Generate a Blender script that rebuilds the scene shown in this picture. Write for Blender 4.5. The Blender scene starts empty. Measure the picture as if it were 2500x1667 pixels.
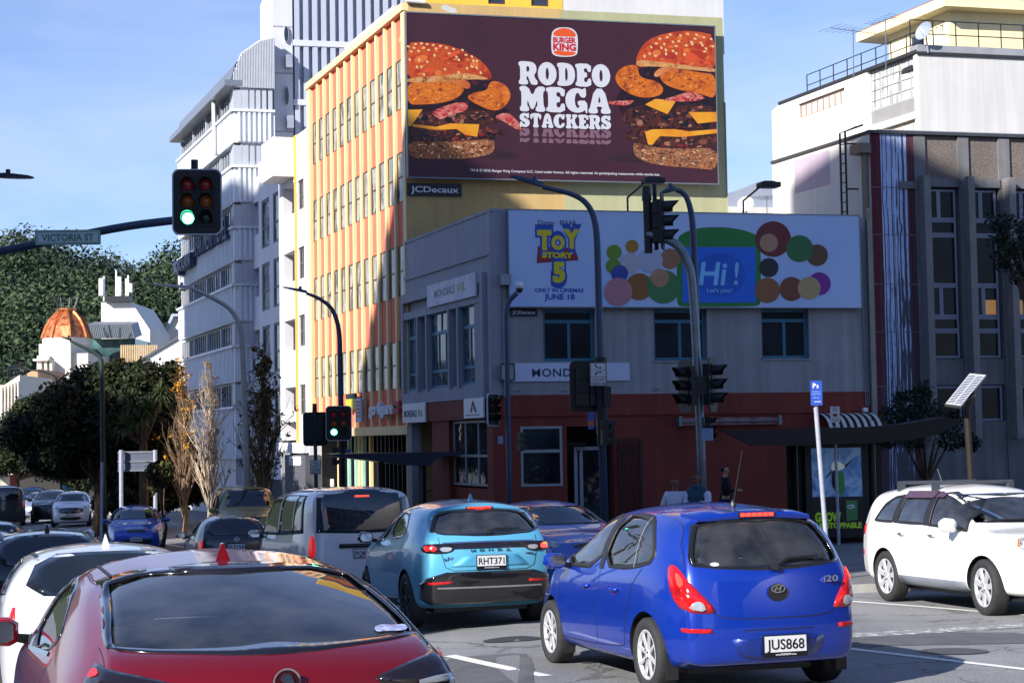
import bpy,bmesh,math,random
import numpy as np
from mathutils import Vector,Matrix
from mathutils.bvhtree import BVHTree
from mathutils.geometry import tessellate_polygon
random.seed(7)
SC=bpy.context.scene
COL=SC.collection
R=math.radians
F_PX,CX,CY=4100.0,1250.0,833.5
CAM=Vector((0.0,0.0,1.65))
PITCH=math.atan(234.8/F_PX)
ROLL=math.atan(0.0165)
fw=Vector((0,math.cos(PITCH),math.sin(PITCH)))
up0=Vector((0,-math.sin(PITCH),math.cos(PITCH)))
rt0=Vector((1,0,0))
rt=math.cos(ROLL)*rt0-math.sin(ROLL)*up0
upv=math.sin(ROLL)*rt0+math.cos(ROLL)*up0
cd=bpy.data.cameras.new("camera")
cam=bpy.data.objects.new("camera",cd)
COL.objects.link(cam)
m=Matrix((rt,upv,-fw)).transposed().to_4x4()
m.translation=CAM
cam.matrix_world=m
cd.sensor_width=36.0
cd.lens=F_PX/2500.0*36.0
cd.clip_start=0.1
cd.clip_end=6000
SC.camera=cam
SUN_EL=R(29.0)
SUN_AL=R(48.0)
S_H=Vector((-math.cos(SUN_AL),-math.sin(SUN_AL),0))
SUN_DIR=Vector((S_H.x*math.cos(SUN_EL),S_H.y*math.cos(SUN_EL),math.sin(SUN_EL)))
sl=bpy.data.lights.new("sun",'SUN')
sl.energy=5.0
sl.angle=R(0.53)
sl.color=(1.0,0.95,0.88)
so=bpy.data.objects.new("sun",sl)
COL.objects.link(so)
so.location=(-60,-60,90)
so.rotation_euler=(-SUN_DIR).to_track_quat('-Z','Y').to_euler()
W=bpy.data.worlds.new("World")
SC.world=W
W.use_nodes=True
nt=W.node_tree
nt.nodes.clear()
wo=nt.nodes.new('ShaderNodeOutputWorld')
bg=nt.nodes.new('ShaderNodeBackground')
sky=nt.nodes.new('ShaderNodeTexSky')
sky.sky_type='NISHITA'
sky.sun_disc=False
sky.sun_elevation=SUN_EL
sky.sun_rotation=math.atan2(S_H.x,S_H.y)
sky.air_density=1.0
sky.dust_density=0.4
sky.ozone_density=3.0
SKY_STRENGTH=0.078
bg.inputs['Strength'].default_value=SKY_STRENGTH
tc=nt.nodes.new('ShaderNodeTexCoord')
mp=nt.nodes.new('ShaderNodeMapping')
mp.inputs['Scale'].default_value=(2.2,2.2,9.0)
mp.inputs['Rotation'].default_value=(R(6),R(8),R(20))
n1=nt.nodes.new('ShaderNodeTexNoise')
n1.inputs['Scale'].default_value=2.4
n1.inputs['Detail'].default_value=7
n1.inputs['Roughness'].default_value=0.55
n1.inputs['Distortion'].default_value=0.4
cr=nt.nodes.new('ShaderNodeValToRGB')
cr.color_ramp.elements[0].position=0.22
cr.color_ramp.elements[0].color=(.12,.12,.12,1)
cr.color_ramp.elements[1].position=0.80
cr.color_ramp.elements[1].color=(0.62,0.62,0.62,1)
mx=nt.nodes.new('ShaderNodeMix')
mx.data_type='RGBA'
mx.inputs[7].default_value=(9.0,7.6,7.0,1)
nt.links.new(tc.outputs['Generated'],mp.inputs['Vector'])
nt.links.new(mp.outputs['Vector'],n1.inputs['Vector'])
nt.links.new(n1.outputs['Fac'],cr.inputs['Fac'])
sep=nt.nodes.new('ShaderNodeSeparateXYZ');nt.links.new(tc.outputs['Generated'],sep.inputs[0])
low=nt.nodes.new('ShaderNodeMapRange');low.inputs['From Min'].default_value=.05;low.inputs['From Max'].default_value=.55;low.inputs['To Min'].default_value=1.0;low.inputs['To Max'].default_value=.12
nt.links.new(sep.outputs['Z'],low.inputs['Value'])
cm=nt.nodes.new('ShaderNodeMath');cm.operation='MULTIPLY'
nt.links.new(cr.outputs['Color'],cm.inputs[0]);nt.links.new(low.outputs[0],cm.inputs[1]);nt.links.new(cm.outputs[0],mx.inputs[0])
nt.links.new(sky.outputs['Color'],mx.inputs[6])
vm=nt.nodes.new('ShaderNodeVectorMath');vm.operation='MULTIPLY';vm.inputs[1].default_value=(.76,.95,1.28)
nt.links.new(mx.outputs[2],vm.inputs[0])
nt.links.new(vm.outputs[0],bg.inputs['Color'])
nt.links.new(bg.outputs['Background'],wo.inputs['Surface'])
SC.view_settings.view_transform='Standard'
SC.view_settings.look='None'
SC.view_settings.gamma=1.0
SC.view_settings.exposure=0.85
SC.render.engine='CYCLES'
SC.cycles.max_bounces=7
SC.cycles.transparent_max_bounces=12
SC.cycles.sample_clamp_indirect=6.0
def ray(px,py):
 d=fw+((px-CX)/F_PX)*rt-((py-CY)/F_PX)*upv
 return d
def at(px,py,y):
 d=ray(px,py)
 return CAM+d*(y/d.y)
def pix(P):
 v=Vector(P)-CAM
 z=v.dot(fw)
 return CX+F_PX*v.dot(rt)/z,CY-F_PX*v.dot(upv)/z
GY=[-60,0,14,22,30,45,60,100,200,600]
GZ=[1.8,0,-.44,-.69,-.95,-1.25,-1.40,-1.62,-2.0,-3.0]
def ground_z(x,y):
 xx=max(-25.0,min(25.0,x))
 return float(np.interp(y,GY,GZ))+xx*(.036*max(0.0,min(1.0,(y-22)/18.0))if x>0 else float(np.interp(y,[4,12,25,60],[0,.067,.067,.030])))
def ground_hit(px,py):
 d=ray(px,py)
 lo,hi=2.0,300.0
 for _ in range(60):
  mid=(lo+hi)/2
  P=CAM+d*(mid/d.y)
  if P.z>ground_z(P.x,P.y):lo=mid
  else:hi=mid
 P=CAM+d*(lo/d.y)
 return Vector((P.x,P.y,ground_z(P.x,P.y)))
MATS={}
def _new(name):
 m=bpy.data.materials.new(name)
 m.use_nodes=True
 nt=m.node_tree
 b=nt.nodes['Principled BSDF']
 return m,nt,b
def hexc(h):
 h=h.lstrip('#')
 v=[int(h[i:i+2],16)/255 for i in(0,2,4)]
 return tuple(c/12.92 if c<=.04045 else((c+.055)/1.055)**2.4 for c in v)
def pm(name,col,rough=.6,metal=0.,var=.12,vs=2.0,bump=0.,bs=30.,coat=0.,streak=0.,spec=.5,speck=0.,em=0.,scol=None):
 if name in MATS:return MATS[name]
 if isinstance(col,str):col=hexc(col)
 m,nt,b=_new(name)
 N,L=nt.nodes,nt.links
 b.inputs['Roughness'].default_value=rough
 b.inputs['Metallic'].default_value=metal
 b.inputs['Coat Weight'].default_value=coat
 b.inputs['Coat Roughness'].default_value=.03
 b.inputs['Specular IOR Level'].default_value=spec
 tc=N.new('ShaderNodeTexCoord')
 cur=None
 base=N.new('ShaderNodeRGB');base.outputs[0].default_value=(*col,1)
 cur=base.outputs[0]
 def mul(cur,fac_socket,lo,hi):
  mr=N.new('ShaderNodeMapRange')
  mr.inputs['From Min'].default_value=.3;mr.inputs['From Max'].default_value=.7
  mr.inputs['To Min'].default_value=lo;mr.inputs['To Max'].default_value=hi
  L.new(fac_socket,mr.inputs['Value'])
  vm=N.new('ShaderNodeVectorMath');vm.operation='SCALE'
  L.new(cur,vm.inputs[0]);L.new(mr.outputs[0],vm.inputs['Scale'])
  return vm.outputs[0]
 if var:
  n=N.new('ShaderNodeTexNoise');n.inputs['Scale'].default_value=vs;n.inputs['Detail'].default_value=5
  L.new(tc.outputs['Object'],n.inputs['Vector'])
  cur=mul(cur,n.outputs['Fac'],1-var,1+var*.6)
 if streak:
  mp=N.new('ShaderNodeMapping');mp.inputs['Scale'].default_value=(5,5,.22)
  n=N.new('ShaderNodeTexNoise');n.inputs['Scale'].default_value=1.0;n.inputs['Detail'].default_value=6
  L.new(tc.outputs['Object'],mp.inputs['Vector']);L.new(mp.outputs[0],n.inputs['Vector'])
  cur=mul(cur,n.outputs['Fac'],1-streak,1+streak*.3)
 if speck:
  n=N.new('ShaderNodeTexNoise');n.inputs['Scale'].default_value=bs;n.inputs['Detail'].default_value=2
  L.new(tc.outputs['Object'],n.inputs['Vector'])
  cur=mul(cur,n.outputs['Fac'],1-speck,1+speck)
 L.new(cur,b.inputs['Base Color'])
 if bump:
  n=N.new('ShaderNodeTexNoise');n.inputs['Scale'].default_value=bs;n.inputs['Detail'].default_value=4
  L.new(tc.outputs['Object'],n.inputs['Vector'])
  bm=N.new('ShaderNodeBump');bm.inputs['Strength'].default_value=bump;bm.inputs['Distance'].default_value=.02
  L.new(n.outputs['Fac'],bm.inputs['Height']);L.new(bm.outputs[0],b.inputs['Normal'])
 if em:
  b.inputs['Emission Color'].default_value=(*(scol or col),1)
  b.inputs['Emission Strength'].default_value=em
 MATS[name]=m
 return m
def car_paint(name,col,metal=.25,rough=.38,flake=.0):
 if name in MATS:return MATS[name]
 if isinstance(col,str):col=hexc(col)
 m,nt,b=_new(name)
 N,L=nt.nodes,nt.links
 tc=N.new('ShaderNodeTexCoord')
 n=N.new('ShaderNodeTexNoise');n.inputs['Scale'].default_value=900;n.inputs['Detail'].default_value=1
 L.new(tc.outputs['Object'],n.inputs['Vector'])
 d=N.new('ShaderNodeTexNoise');d.inputs['Scale'].default_value=3;d.inputs['Detail'].default_value=6
 L.new(tc.outputs['Object'],d.inputs['Vector'])
 mr=N.new('ShaderNodeMapRange');mr.inputs['To Min'].default_value=.85;mr.inputs['To Max'].default_value=1.15
 L.new(n.outputs['Fac'],mr.inputs['Value'])
 vm=N.new('ShaderNodeVectorMath');vm.operation='SCALE';vm.inputs[0].default_value=col
 L.new(mr.outputs[0],vm.inputs['Scale'])
 ge=N.new('ShaderNodeNewGeometry')
 mx=N.new('ShaderNodeMix');mx.data_type='RGBA'
 mx.inputs[7].default_value=(.012,.012,.014,1)
 L.new(ge.outputs['Backfacing'],mx.inputs[0]);L.new(vm.outputs[0],mx.inputs[6])
 L.new(mx.outputs[2],b.inputs['Base Color'])
 mr2=N.new('ShaderNodeMapRange');mr2.inputs['From Min'].default_value=.45;mr2.inputs['From Max'].default_value=.8
 mr2.inputs['To Min'].default_value=.02;mr2.inputs['To Max'].default_value=.10
 L.new(d.outputs['Fac'],mr2.inputs['Value']);L.new(mr2.outputs[0],b.inputs['Coat Roughness'])
 sub=N.new('ShaderNodeMath');sub.operation='SUBTRACT';sub.inputs[0].default_value=1
 L.new(ge.outputs['Backfacing'],sub.inputs[1]);L.new(sub.outputs[0],b.inputs['Coat Weight'])
 b.inputs['Metallic'].default_value=metal
 b.inputs['Roughness'].default_value=rough
 MATS[name]=m
 return m
def glass(name,tint=(.25,.3,.32),rough=.01,refl=1.0,body=(0.006,.008,.01)):
 if name in MATS:return MATS[name]
 m=bpy.data.materials.new(name);m.use_nodes=True
 nt=m.node_tree;N,L=nt.nodes,nt.links
 N.clear()
 o=N.new('ShaderNodeOutputMaterial')
 t=N.new('ShaderNodeBsdfTransparent');t.inputs['Color'].default_value=(*tint,1)
 g=N.new('ShaderNodeBsdfGlossy');g.inputs['Roughness'].default_value=rough
 g.inputs['Color'].default_value=(.95,.97,1,1)
 fr=N.new('ShaderNodeFresnel');fr.inputs['IOR'].default_value=1.55
 ma=N.new('ShaderNodeMath');ma.operation='MULTIPLY_ADD';ma.use_clamp=True
 ma.inputs[1].default_value=1.25*refl;ma.inputs[2].default_value=.035*refl
 L.new(fr.outputs[0],ma.inputs[0])
 tcn=N.new('ShaderNodeTexCoord');nz=N.new('ShaderNodeTexNoise');nz.inputs['Scale'].default_value=1.3
 L.new(tcn.outputs['Object'],nz.inputs['Vector'])
 bp=N.new('ShaderNodeBump');bp.inputs['Strength'].default_value=.02;bp.inputs['Distance'].default_value=.03
 L.new(nz.outputs['Fac'],bp.inputs['Height']);L.new(bp.outputs[0],g.inputs['Normal'])
 mx=N.new('ShaderNodeMixShader')
 df=N.new('ShaderNodeBsdfDiffuse');df.inputs['Color'].default_value=(.5,.5,.5,1);md=N.new('ShaderNodeMixShader')  # dusty diffuse film, lightening the glass in place of a hazy sky reflection
 nd=N.new('ShaderNodeTexNoise');nd.inputs['Scale'].default_value=5;nd.inputs['Detail'].default_value=5;L.new(tcn.outputs['Object'],nd.inputs['Vector'])
 mr=N.new('ShaderNodeMapRange');mr.inputs['From Min'].default_value=.3;mr.inputs['From Max'].default_value=.75;mr.inputs['To Min'].default_value=.02;mr.inputs['To Max'].default_value=.09
 L.new(nd.outputs['Fac'],mr.inputs['Value']);L.new(mr.outputs[0],md.inputs[0]);L.new(t.outputs[0],md.inputs[1]);L.new(df.outputs[0],md.inputs[2])
 L.new(ma.outputs[0],mx.inputs[0]);L.new(md.outputs[0],mx.inputs[1]);L.new(g.outputs[0],mx.inputs[2])
 L.new(mx.outputs[0],o.inputs['Surface'])
 MATS[name]=m
 return m
def pane(name,col=(.012,.016,.022),rough=.04,wav=.15,spec=.8):
 if name in MATS:return MATS[name]
 m,nt,b=_new(name)
 N,L=nt.nodes,nt.links
 tc=N.new('ShaderNodeTexCoord')
 n=N.new('ShaderNodeTexNoise');n.inputs['Scale'].default_value=.8;n.inputs['Detail'].default_value=3
 L.new(tc.outputs['Object'],n.inputs['Vector'])
 r=N.new('ShaderNodeValToRGB')
 r.color_ramp.elements[0].position=.35;r.color_ramp.elements[0].color=(*[c*.5 for c in col],1)
 r.color_ramp.elements[1].position=.7;r.color_ramp.elements[1].color=(*[c*1.9 for c in col],1)
 L.new(n.outputs['Fac'],r.inputs['Fac']);L.new(r.outputs['Color'],b.inputs['Base Color'])
 b.inputs['Roughness'].default_value=rough
 b.inputs['Specular IOR Level'].default_value=spec
 n2=N.new('ShaderNodeTexNoise');n2.inputs['Scale'].default_value=1.6
 L.new(tc.outputs['Object'],n2.inputs['Vector'])
 bp=N.new('ShaderNodeBump');bp.inputs['Strength'].default_value=wav;bp.inputs['Distance'].default_value=.06
 L.new(n2.outputs['Fac'],bp.inputs['Height']);L.new(bp.outputs[0],b.inputs['Normal'])
 MATS[name]=m
 return m
def noise_mix(name,cols,scale=8,detail=6,rough=.6,dist=.5,stops=None,bump=0,mapping=None,spec=.5):
 if name in MATS:return MATS[name]
 m,nt,b=_new(name)
 N,L=nt.nodes,nt.links
 tc=N.new('ShaderNodeTexCoord')
 mp=N.new('ShaderNodeMapping')
 if mapping:mp.inputs['Scale'].default_value=mapping
 n=N.new('ShaderNodeTexNoise');n.inputs['Scale'].default_value=scale;n.inputs['Detail'].default_value=detail
 n.inputs['Distortion'].default_value=dist
 L.new(tc.outputs['Object'],mp.inputs['Vector']);L.new(mp.outputs[0],n.inputs['Vector'])
 r=N.new('ShaderNodeValToRGB')
 k=len(cols)
 stops=stops or[.3+.4*i/(k-1)for i in range(k)]
 el=r.color_ramp.elements
 while len(el)<k:el.new(.5)
 for i,c in enumerate(cols):
  c=hexc(c)if isinstance(c,str)else c
  if name.startswith('printed_')and name!='printed_pale_blue':c=tuple(q*.55 for q in c)
  el[i].position=stops[i];el[i].color=(*c,1)
 L.new(n.outputs['Fac'],r.inputs['Fac']);L.new(r.outputs['Color'],b.inputs['Base Color'])
 b.inputs['Roughness'].default_value=rough
 b.inputs['Specular IOR Level'].default_value=spec
 if bump:
  bp=N.new('ShaderNodeBump');bp.inputs['Strength'].default_value=bump;bp.inputs['Distance'].default_value=.02
  L.new(n.outputs['Fac'],bp.inputs['Height']);L.new(bp.outputs[0],b.inputs['Normal'])
 MATS[name]=m
 return m
def emit(name,col,strength,base=None):
 if name in MATS:return MATS[name]
 m,nt,b=_new(name)
 b.inputs['Base Color'].default_value=(*(base or col),1)
 b.inputs['Roughness'].default_value=.2
 b.inputs['Emission Color'].default_value=(*col,1)
 b.inputs['Emission Strength'].default_value=strength
 MATS[name]=m
 return m
def tag(o,label=None,cat=None,group=None,kind=None):
 if label:o['label']=label
 if cat:o['category']=cat
 if group:o['group']=group
 if kind:o['kind']=kind
 return o
def thing(name,label,cat,loc=(0,0,0),rotz=0.,group=None):
 o=bpy.data.objects.new(name,None)
 o.empty_display_size=.2
 COL.objects.link(o)
 o.location=loc
 o.rotation_euler=(0,0,rotz)
 return tag(o,label,cat,group)
def kids(o):
 return[c for c in bpy.data.objects if c.parent==o]
def copy_tree(o,parent=None):
 c=o.copy();COL.objects.link(c)
 if parent:c.parent=parent
 for ch in kids(o):copy_tree(ch,c)
 return c
class Frame:
 def __init__(s,O,U):
  s.O=Vector((O[0],O[1],0));s.U=Vector((U[0],U[1],0)).normalized()
  s.N=Vector((s.U.y,-s.U.x,0))
 def P(s,u,z,n=0.):return s.O+s.U*u+s.N*n+Vector((0,0,z))
 def uz(s,px,py,n=0.):
  d=ray(px,py)
  O=s.O+s.N*n
  t=(O-CAM).dot(s.N)/d.dot(s.N)
  H=CAM+d*t
  return(H-s.O).dot(s.U),H.z
 def rect(s,x0,y0,x1,y1,n=0.):
  u0,_=s.uz(x0,(y0+y1)/2,n);u1,_=s.uz(x1,(y0+y1)/2,n)
  _,z1=s.uz((x0+x1)/2,y0,n);_,z0=s.uz((x0+x1)/2,y1,n)
  return u0,z0,u1,z1
 def shifted(s,n):return Frame(s.O+s.N*n,s.U)
WORLD=Frame((0,0,0),(1,0,0))
class MB:
 def __init__(s):s.v=[];s.f=[];s.mi=[];s.mats=[];s.cur=0;s.sm=[];s.smooth=False
 def use(s,m):
  if m not in s.mats:s.mats.append(m)
  s.cur=s.mats.index(m);return s
 def face(s,idx):s.f.append(tuple(idx));s.mi.append(s.cur);s.sm.append(s.smooth)
 def poly(s,pts):
  b=len(s.v);s.v+=[Vector(p)for p in pts];s.face(range(b,b+len(pts)));return s
 def hexa(s,p):
  b=len(s.v);s.v+=[Vector(q)for q in p]
  for q in((0,3,2,1),(4,5,6,7),(0,1,5,4),(1,2,6,5),(2,3,7,6),(3,0,4,7)):
   s.face([b+i for i in q])
  return s
 def box(s,fr,u0,u1,z0,z1,n0,n1):
  return s.hexa([fr.P(u0,z0,n1),fr.P(u1,z0,n1),fr.P(u1,z0,n0),fr.P(u0,z0,n0),fr.P(u0,z1,n1),fr.P(u1,z1,n1),fr.P(u1,z1,n0),fr.P(u0,z1,n0)])
 def cube(s,x0,x1,y0,y1,z0,z1):
  return s.hexa([(x0,y0,z0),(x1,y0,z0),(x1,y1,z0),(x0,y1,z0),(x0,y0,z1),(x1,y0,z1),(x1,y1,z1),(x0,y1,z1)])
 def ring(s,fr,u0,u1,z0,z1,w,n0,n1,wb=None,wt=None):
  wb=w if wb is None else wb;wt=w if wt is None else wt
  s.box(fr,u0,u0+w,z0,z1,n0,n1);s.box(fr,u1-w,u1,z0,z1,n0,n1)
  s.box(fr,u0+w,u1-w,z0,z0+wb,n0,n1);s.box(fr,u0+w,u1-w,z1-wt,z1,n0,n1)
  return s
 def wall(s,fr,u0,u1,z0,z1,n0,n1,holes=()):
  us=sorted({u0,u1,*[h[0]for h in holes],*[h[1]for h in holes]})
  us=[u for u in us if u0<=u<=u1]
  for a,b in zip(us,us[1:]):
   if b-a<1e-5:continue
   mid=(a+b)/2
   hs=sorted((max(h[2],z0),min(h[3],z1))for h in holes if h[0]<mid<h[1])
   z=z0
   for h0,h1 in hs:
    if h0>z+1e-5:s.box(fr,a,b,z,h0,n0,n1)
    z=max(z,h1)
   if z<z1-1e-5:s.box(fr,a,b,z,z1,n0,n1)
  return s
 def tube(s,pts,r,seg=10,cap=True):
  pts=[Vector(p)for p in pts]
  rs=r if hasattr(r,'__len__')else[r]*len(pts)
  base=len(s.v);n=len(pts)
  ref=None
  for i,p in enumerate(pts):
   t=(pts[min(i+1,n-1)]-pts[max(i-1,0)]).normalized()
   if ref is None:
    ref=Vector((0,0,1))if abs(t.z)<.9 else Vector((1,0,0))
   a=(ref-t*ref.dot(t)).normalized();b=t.cross(a);ref=a
   for k in range(seg):
    th=2*math.pi*k/seg
    s.v.append(p+(a*math.cos(th)+b*math.sin(th))*rs[i])
  for i in range(n-1):
   for k in range(seg):
    k2=(k+1)%seg
    s.face((base+i*seg+k,base+i*seg+k2,base+(i+1)*seg+k2,base+(i+1)*seg+k))
  if cap:
   s.face([base+k for k in range(seg)][::-1]);s.face([base+(n-1)*seg+k for k in range(seg)])
  return s
 def lathe(s,C,axis,prof,seg=24,a0=0.):
  axis=Vector(axis).normalized()
  ref=Vector((0,0,1))if abs(axis.z)<.9 else Vector((1,0,0))
  a=(ref-axis*ref.dot(axis)).normalized();b=axis.cross(a)
  C=Vector(C);base=len(s.v);n=len(prof)
  for(r,h)in prof:
   for k in range(seg):
    th=a0+2*math.pi*k/seg
    s.v.append(C+axis*h+(a*math.cos(th)+b*math.sin(th))*r)
  for i in range(n-1):
   for k in range(seg):
    k2=(k+1)%seg
    s.face((base+i*seg+k,base+i*seg+k2,base+(i+1)*seg+k2,base+(i+1)*seg+k))
  if prof[0][0]>1e-4:s.face([base+k for k in range(seg)][::-1])
  if prof[-1][0]>1e-4:s.face([base+(n-1)*seg+k for k in range(seg)])
  return s
 def prism(s,pts,off):
  pts=[Vector(p)for p in pts];off=Vector(off);n=len(pts);b=len(s.v)
  s.v+=pts+[p+off for p in pts]
  tris=tessellate_polygon([pts])
  for t in tris:
   s.face([b+i for i in t]);s.face([b+n+i for i in t][::-1])
  for i in range(n):
   j=(i+1)%n;s.face((b+i,b+j,b+n+j,b+n+i))
  return s
 def outline(s,fr,pts,n0,n1):
  return s.prism([fr.P(u,z,n0)for u,z in pts],fr.N*(n1-n0))
 def text(s,fr,txt,u,z,h,w=None,n0=0.,n1=.01,bold=0.,align='L',slab=0.,italic=0.,space=1.):
  vs,fs,tw,th=glyphs(txt,bold,space,italic)
  sc=h/CAP
  sx=sc if w is None else w/max(tw,1e-6)
  ou=u if align=='L' else(u-tw*sx/2 if align=='C' else u-tw*sx)
  b=len(s.v)
  for(x,y,d)in vs:s.v.append(fr.P(ou+x*sx,z+y*sc,n1 if d>.5 else n0))
  for f in fs:s.face([b+i for i in f])
  return s
 def build(s,name,mat=None,parent=None,bevel=0.,smooth=None,local=False,merge=False,recalc=True,bev_seg=1):
  me=bpy.data.meshes.new(name)
  off=Vector((0,0,0))
  if parent is not None and not local:
   root=parent
   off=Vector(root.location)
   while root.parent is not None:
    root=root.parent;off=off+Vector(root.location)
  me.from_pydata([tuple(v-off)for v in s.v],[],s.f)
  if s.mats:
   for m_ in s.mats:me.materials.append(m_)
   me.polygons.foreach_set('material_index',s.mi)
  elif mat:me.materials.append(mat)
  me.polygons.foreach_set('use_smooth',[bool(smooth)if smooth is not None else q for q in s.sm])
  if recalc or merge:
   bm=bmesh.new();bm.from_mesh(me)
   if merge:bmesh.ops.remove_doubles(bm,verts=bm.verts,dist=1e-4)
   bmesh.ops.recalc_face_normals(bm,faces=bm.faces)
   bm.to_mesh(me);bm.free()
  o=bpy.data.objects.new(name,me)
  COL.objects.link(o)
  if parent is not None:o.parent=parent
  if bevel:
   md=o.modifiers.new('bevel','BEVEL');md.width=bevel;md.segments=bev_seg;md.limit_method='ANGLE'
  return o
_G={}
CAP=1.0
def glyphs(txt,bold,space,italic):
 key=(txt,bold,space,italic)
 if key in _G:return _G[key]
 cu=bpy.data.curves.new('t','FONT');cu.body=txt;cu.size=1.0
 cu.offset=bold;cu.extrude=.5;cu.resolution_u=3;cu.space_character=space;cu.shear=italic
 ob=bpy.data.objects.new('t',cu);COL.objects.link(ob)
 dg=bpy.context.evaluated_depsgraph_get()
 me=bpy.data.meshes.new_from_object(ob.evaluated_get(dg))
 vs=np.array([v.co[:]for v in me.vertices])if len(me.vertices)else np.zeros((1,3))
 fs=[tuple(p.vertices)for p in me.polygons]
 bpy.data.objects.remove(ob);bpy.data.curves.remove(cu);bpy.data.meshes.remove(me)
 x0=vs[:,0].min();tw=vs[:,0].max()-x0
 cap=.729+0*bold
 out=[((x-x0)/cap,y/cap,1.0 if z>0 else 0.0)for x,y,z in vs]
 r=(out,fs,tw/cap,1.0)
 _G[key]=r
 return r
def chaikin(pts,n=2,closed=True):
 for _ in range(n):
  q=[]
  m_=len(pts)
  rng=range(m_)if closed else range(m_-1)
  if not closed:q.append(pts[0])
  for i in rng:
   a,b=pts[i],pts[(i+1)%m_]
   q.append(tuple(.75*x+.25*y for x,y in zip(a,b)))
   q.append(tuple(.25*x+.75*y for x,y in zip(a,b)))
  if not closed:q.append(pts[-1])
  pts=q
 return pts
def arc3(P0,P1,P2,n=10):
 P0,P1,P2=Vector(P0),Vector(P1),Vector(P2)
 return[P0*(1-t)**2+P1*2*t*(1-t)+P2*t*t for t in[i/n for i in range(n+1)]]
M_DARKPOLE=pm('dark_painted_steel','#23262c',.45,.3,.1)
M_BLACK=pm('black_plastic',(.012,.012,.014),.5,0,.1)
M_GALV=pm('galvanised_steel','#7d858c',.45,.6,.18,6)
M_WHITE=pm('white_sign_face',(.78,.78,.78),.45,0,.05)
M_BLUEPAINT=pm('navy_lettering','#1b2150',.5,0,0)
M_CHROME=pm('chrome',(.75,.77,.8),.12,1.0,.05)
M_RUBBER=pm('tyre_rubber',(.022,.022,.024),.8,0,.25,20,.2,60)
def asphalt():
 m,nt,b=_new('asphalt')
 N,L=nt.nodes,nt.links
 tc=N.new('ShaderNodeTexCoord')
 big=N.new('ShaderNodeTexNoise');big.inputs['Scale'].default_value=.35;big.inputs['Detail'].default_value=6
 fine=N.new('ShaderNodeTexNoise');fine.inputs['Scale'].default_value=55;fine.inputs['Detail'].default_value=3
 vor=N.new('ShaderNodeTexVoronoi');vor.inputs['Scale'].default_value=90
 trk=N.new('ShaderNodeTexNoise');trk.inputs['Scale'].default_value=1.0;trk.inputs['Detail'].default_value=4
 mp=N.new('ShaderNodeMapping');mp.inputs['Scale'].default_value=(1.1,.12,1);mp.inputs['Rotation'].default_value=(0,0,R(-18))
 for n in(big,fine,vor):L.new(tc.outputs['Object'],n.inputs['Vector'])
 L.new(tc.outputs['Object'],mp.inputs['Vector']);L.new(mp.outputs[0],trk.inputs['Vector'])
 r=N.new('ShaderNodeValToRGB')
 r.color_ramp.elements[0].position=.3;r.color_ramp.elements[0].color=(.165,.166,.172,1)
 r.color_ramp.elements[1].position=.75;r.color_ramp.elements[1].color=(.25,.25,.25,1)
 L.new(big.outputs['Fac'],r.inputs['Fac'])
 cur=r.outputs['Color']
 for src,lo,hi in((fine.outputs['Fac'],.6,1.4),(trk.outputs['Fac'],.8,1.2),(vor.outputs['Distance'],.75,1.2)):
  mr=N.new('ShaderNodeMapRange');mr.inputs['From Min'].default_value=.25;mr.inputs['From Max'].default_value=.75
  mr.inputs['To Min'].default_value=lo;mr.inputs['To Max'].default_value=hi
  L.new(src,mr.inputs['Value'])
  vm=N.new('ShaderNodeVectorMath');vm.operation='SCALE'
  L.new(cur,vm.inputs[0]);L.new(mr.outputs[0],vm.inputs['Scale']);cur=vm.outputs[0]
 ck=N.new('ShaderNodeTexVoronoi');ck.feature='DISTANCE_TO_EDGE';ck.inputs['Scale'].default_value=.45
 wp=N.new('ShaderNodeTexNoise');wp.inputs['Scale'].default_value=1.5;wp.inputs['Detail'].default_value=4
 L.new(tc.outputs['Object'],wp.inputs['Vector'])
 add=N.new('ShaderNodeVectorMath');add.operation='MULTIPLY_ADD';add.inputs[1].default_value=(1.2,1.2,0)
 L.new(wp.outputs['Color'],add.inputs[0]);L.new(tc.outputs['Object'],add.inputs[2]);L.new(add.outputs[0],ck.inputs['Vector'])
 mr=N.new('ShaderNodeMapRange');mr.inputs['From Min'].default_value=.002;mr.inputs['From Max'].default_value=.012
 mr.inputs['To Min'].default_value=.45;mr.inputs['To Max'].default_value=1
 L.new(ck.outputs['Distance'],mr.inputs['Value'])
 vm=N.new('ShaderNodeVectorMath');vm.operation='SCALE'
 L.new(cur,vm.inputs[0]);L.new(mr.outputs[0],vm.inputs['Scale']);cur=vm.outputs[0]
 L.new(cur,b.inputs['Base Color'])
 b.inputs['Roughness'].default_value=.82
 bp=N.new('ShaderNodeBump');bp.inputs['Strength'].default_value=.5;bp.inputs['Distance'].default_value=.008
 L.new(fine.outputs['Fac'],bp.inputs['Height']);L.new(bp.outputs[0],b.inputs['Normal'])
 return m
M_ASPHALT=asphalt()
def sheet(name,xs,ys,dz,mat,kind='structure'):
 mb=MB();mb.smooth=True
 for y in ys:
  for x in xs:mb.v.append(Vector((x,y,ground_z(x,y)+dz)))
 nx=len(xs)
 for j in range(len(ys)-1):
  for i in range(nx-1):
   a=j*nx+i
   mb.face((a,a+1,a+nx+1,a+nx))
 return tag(mb.build(name,mat),kind=kind)
xs=list(np.concatenate([np.linspace(-600,-60,10),np.linspace(-50,50,101),np.linspace(60,600,10)]))
ys=list(np.concatenate([np.linspace(-300,-10,12),np.linspace(-8,130,139),np.linspace(140,1500,30)]))
sheet('road',xs,ys,0,M_ASPHALT)
_d=ray(-310,1094);DA=Vector((_d.x,_d.y,0)).normalized()
_d=ray(17550,817);DB=Vector((_d.x,_d.y,0)).normalized()
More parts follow.
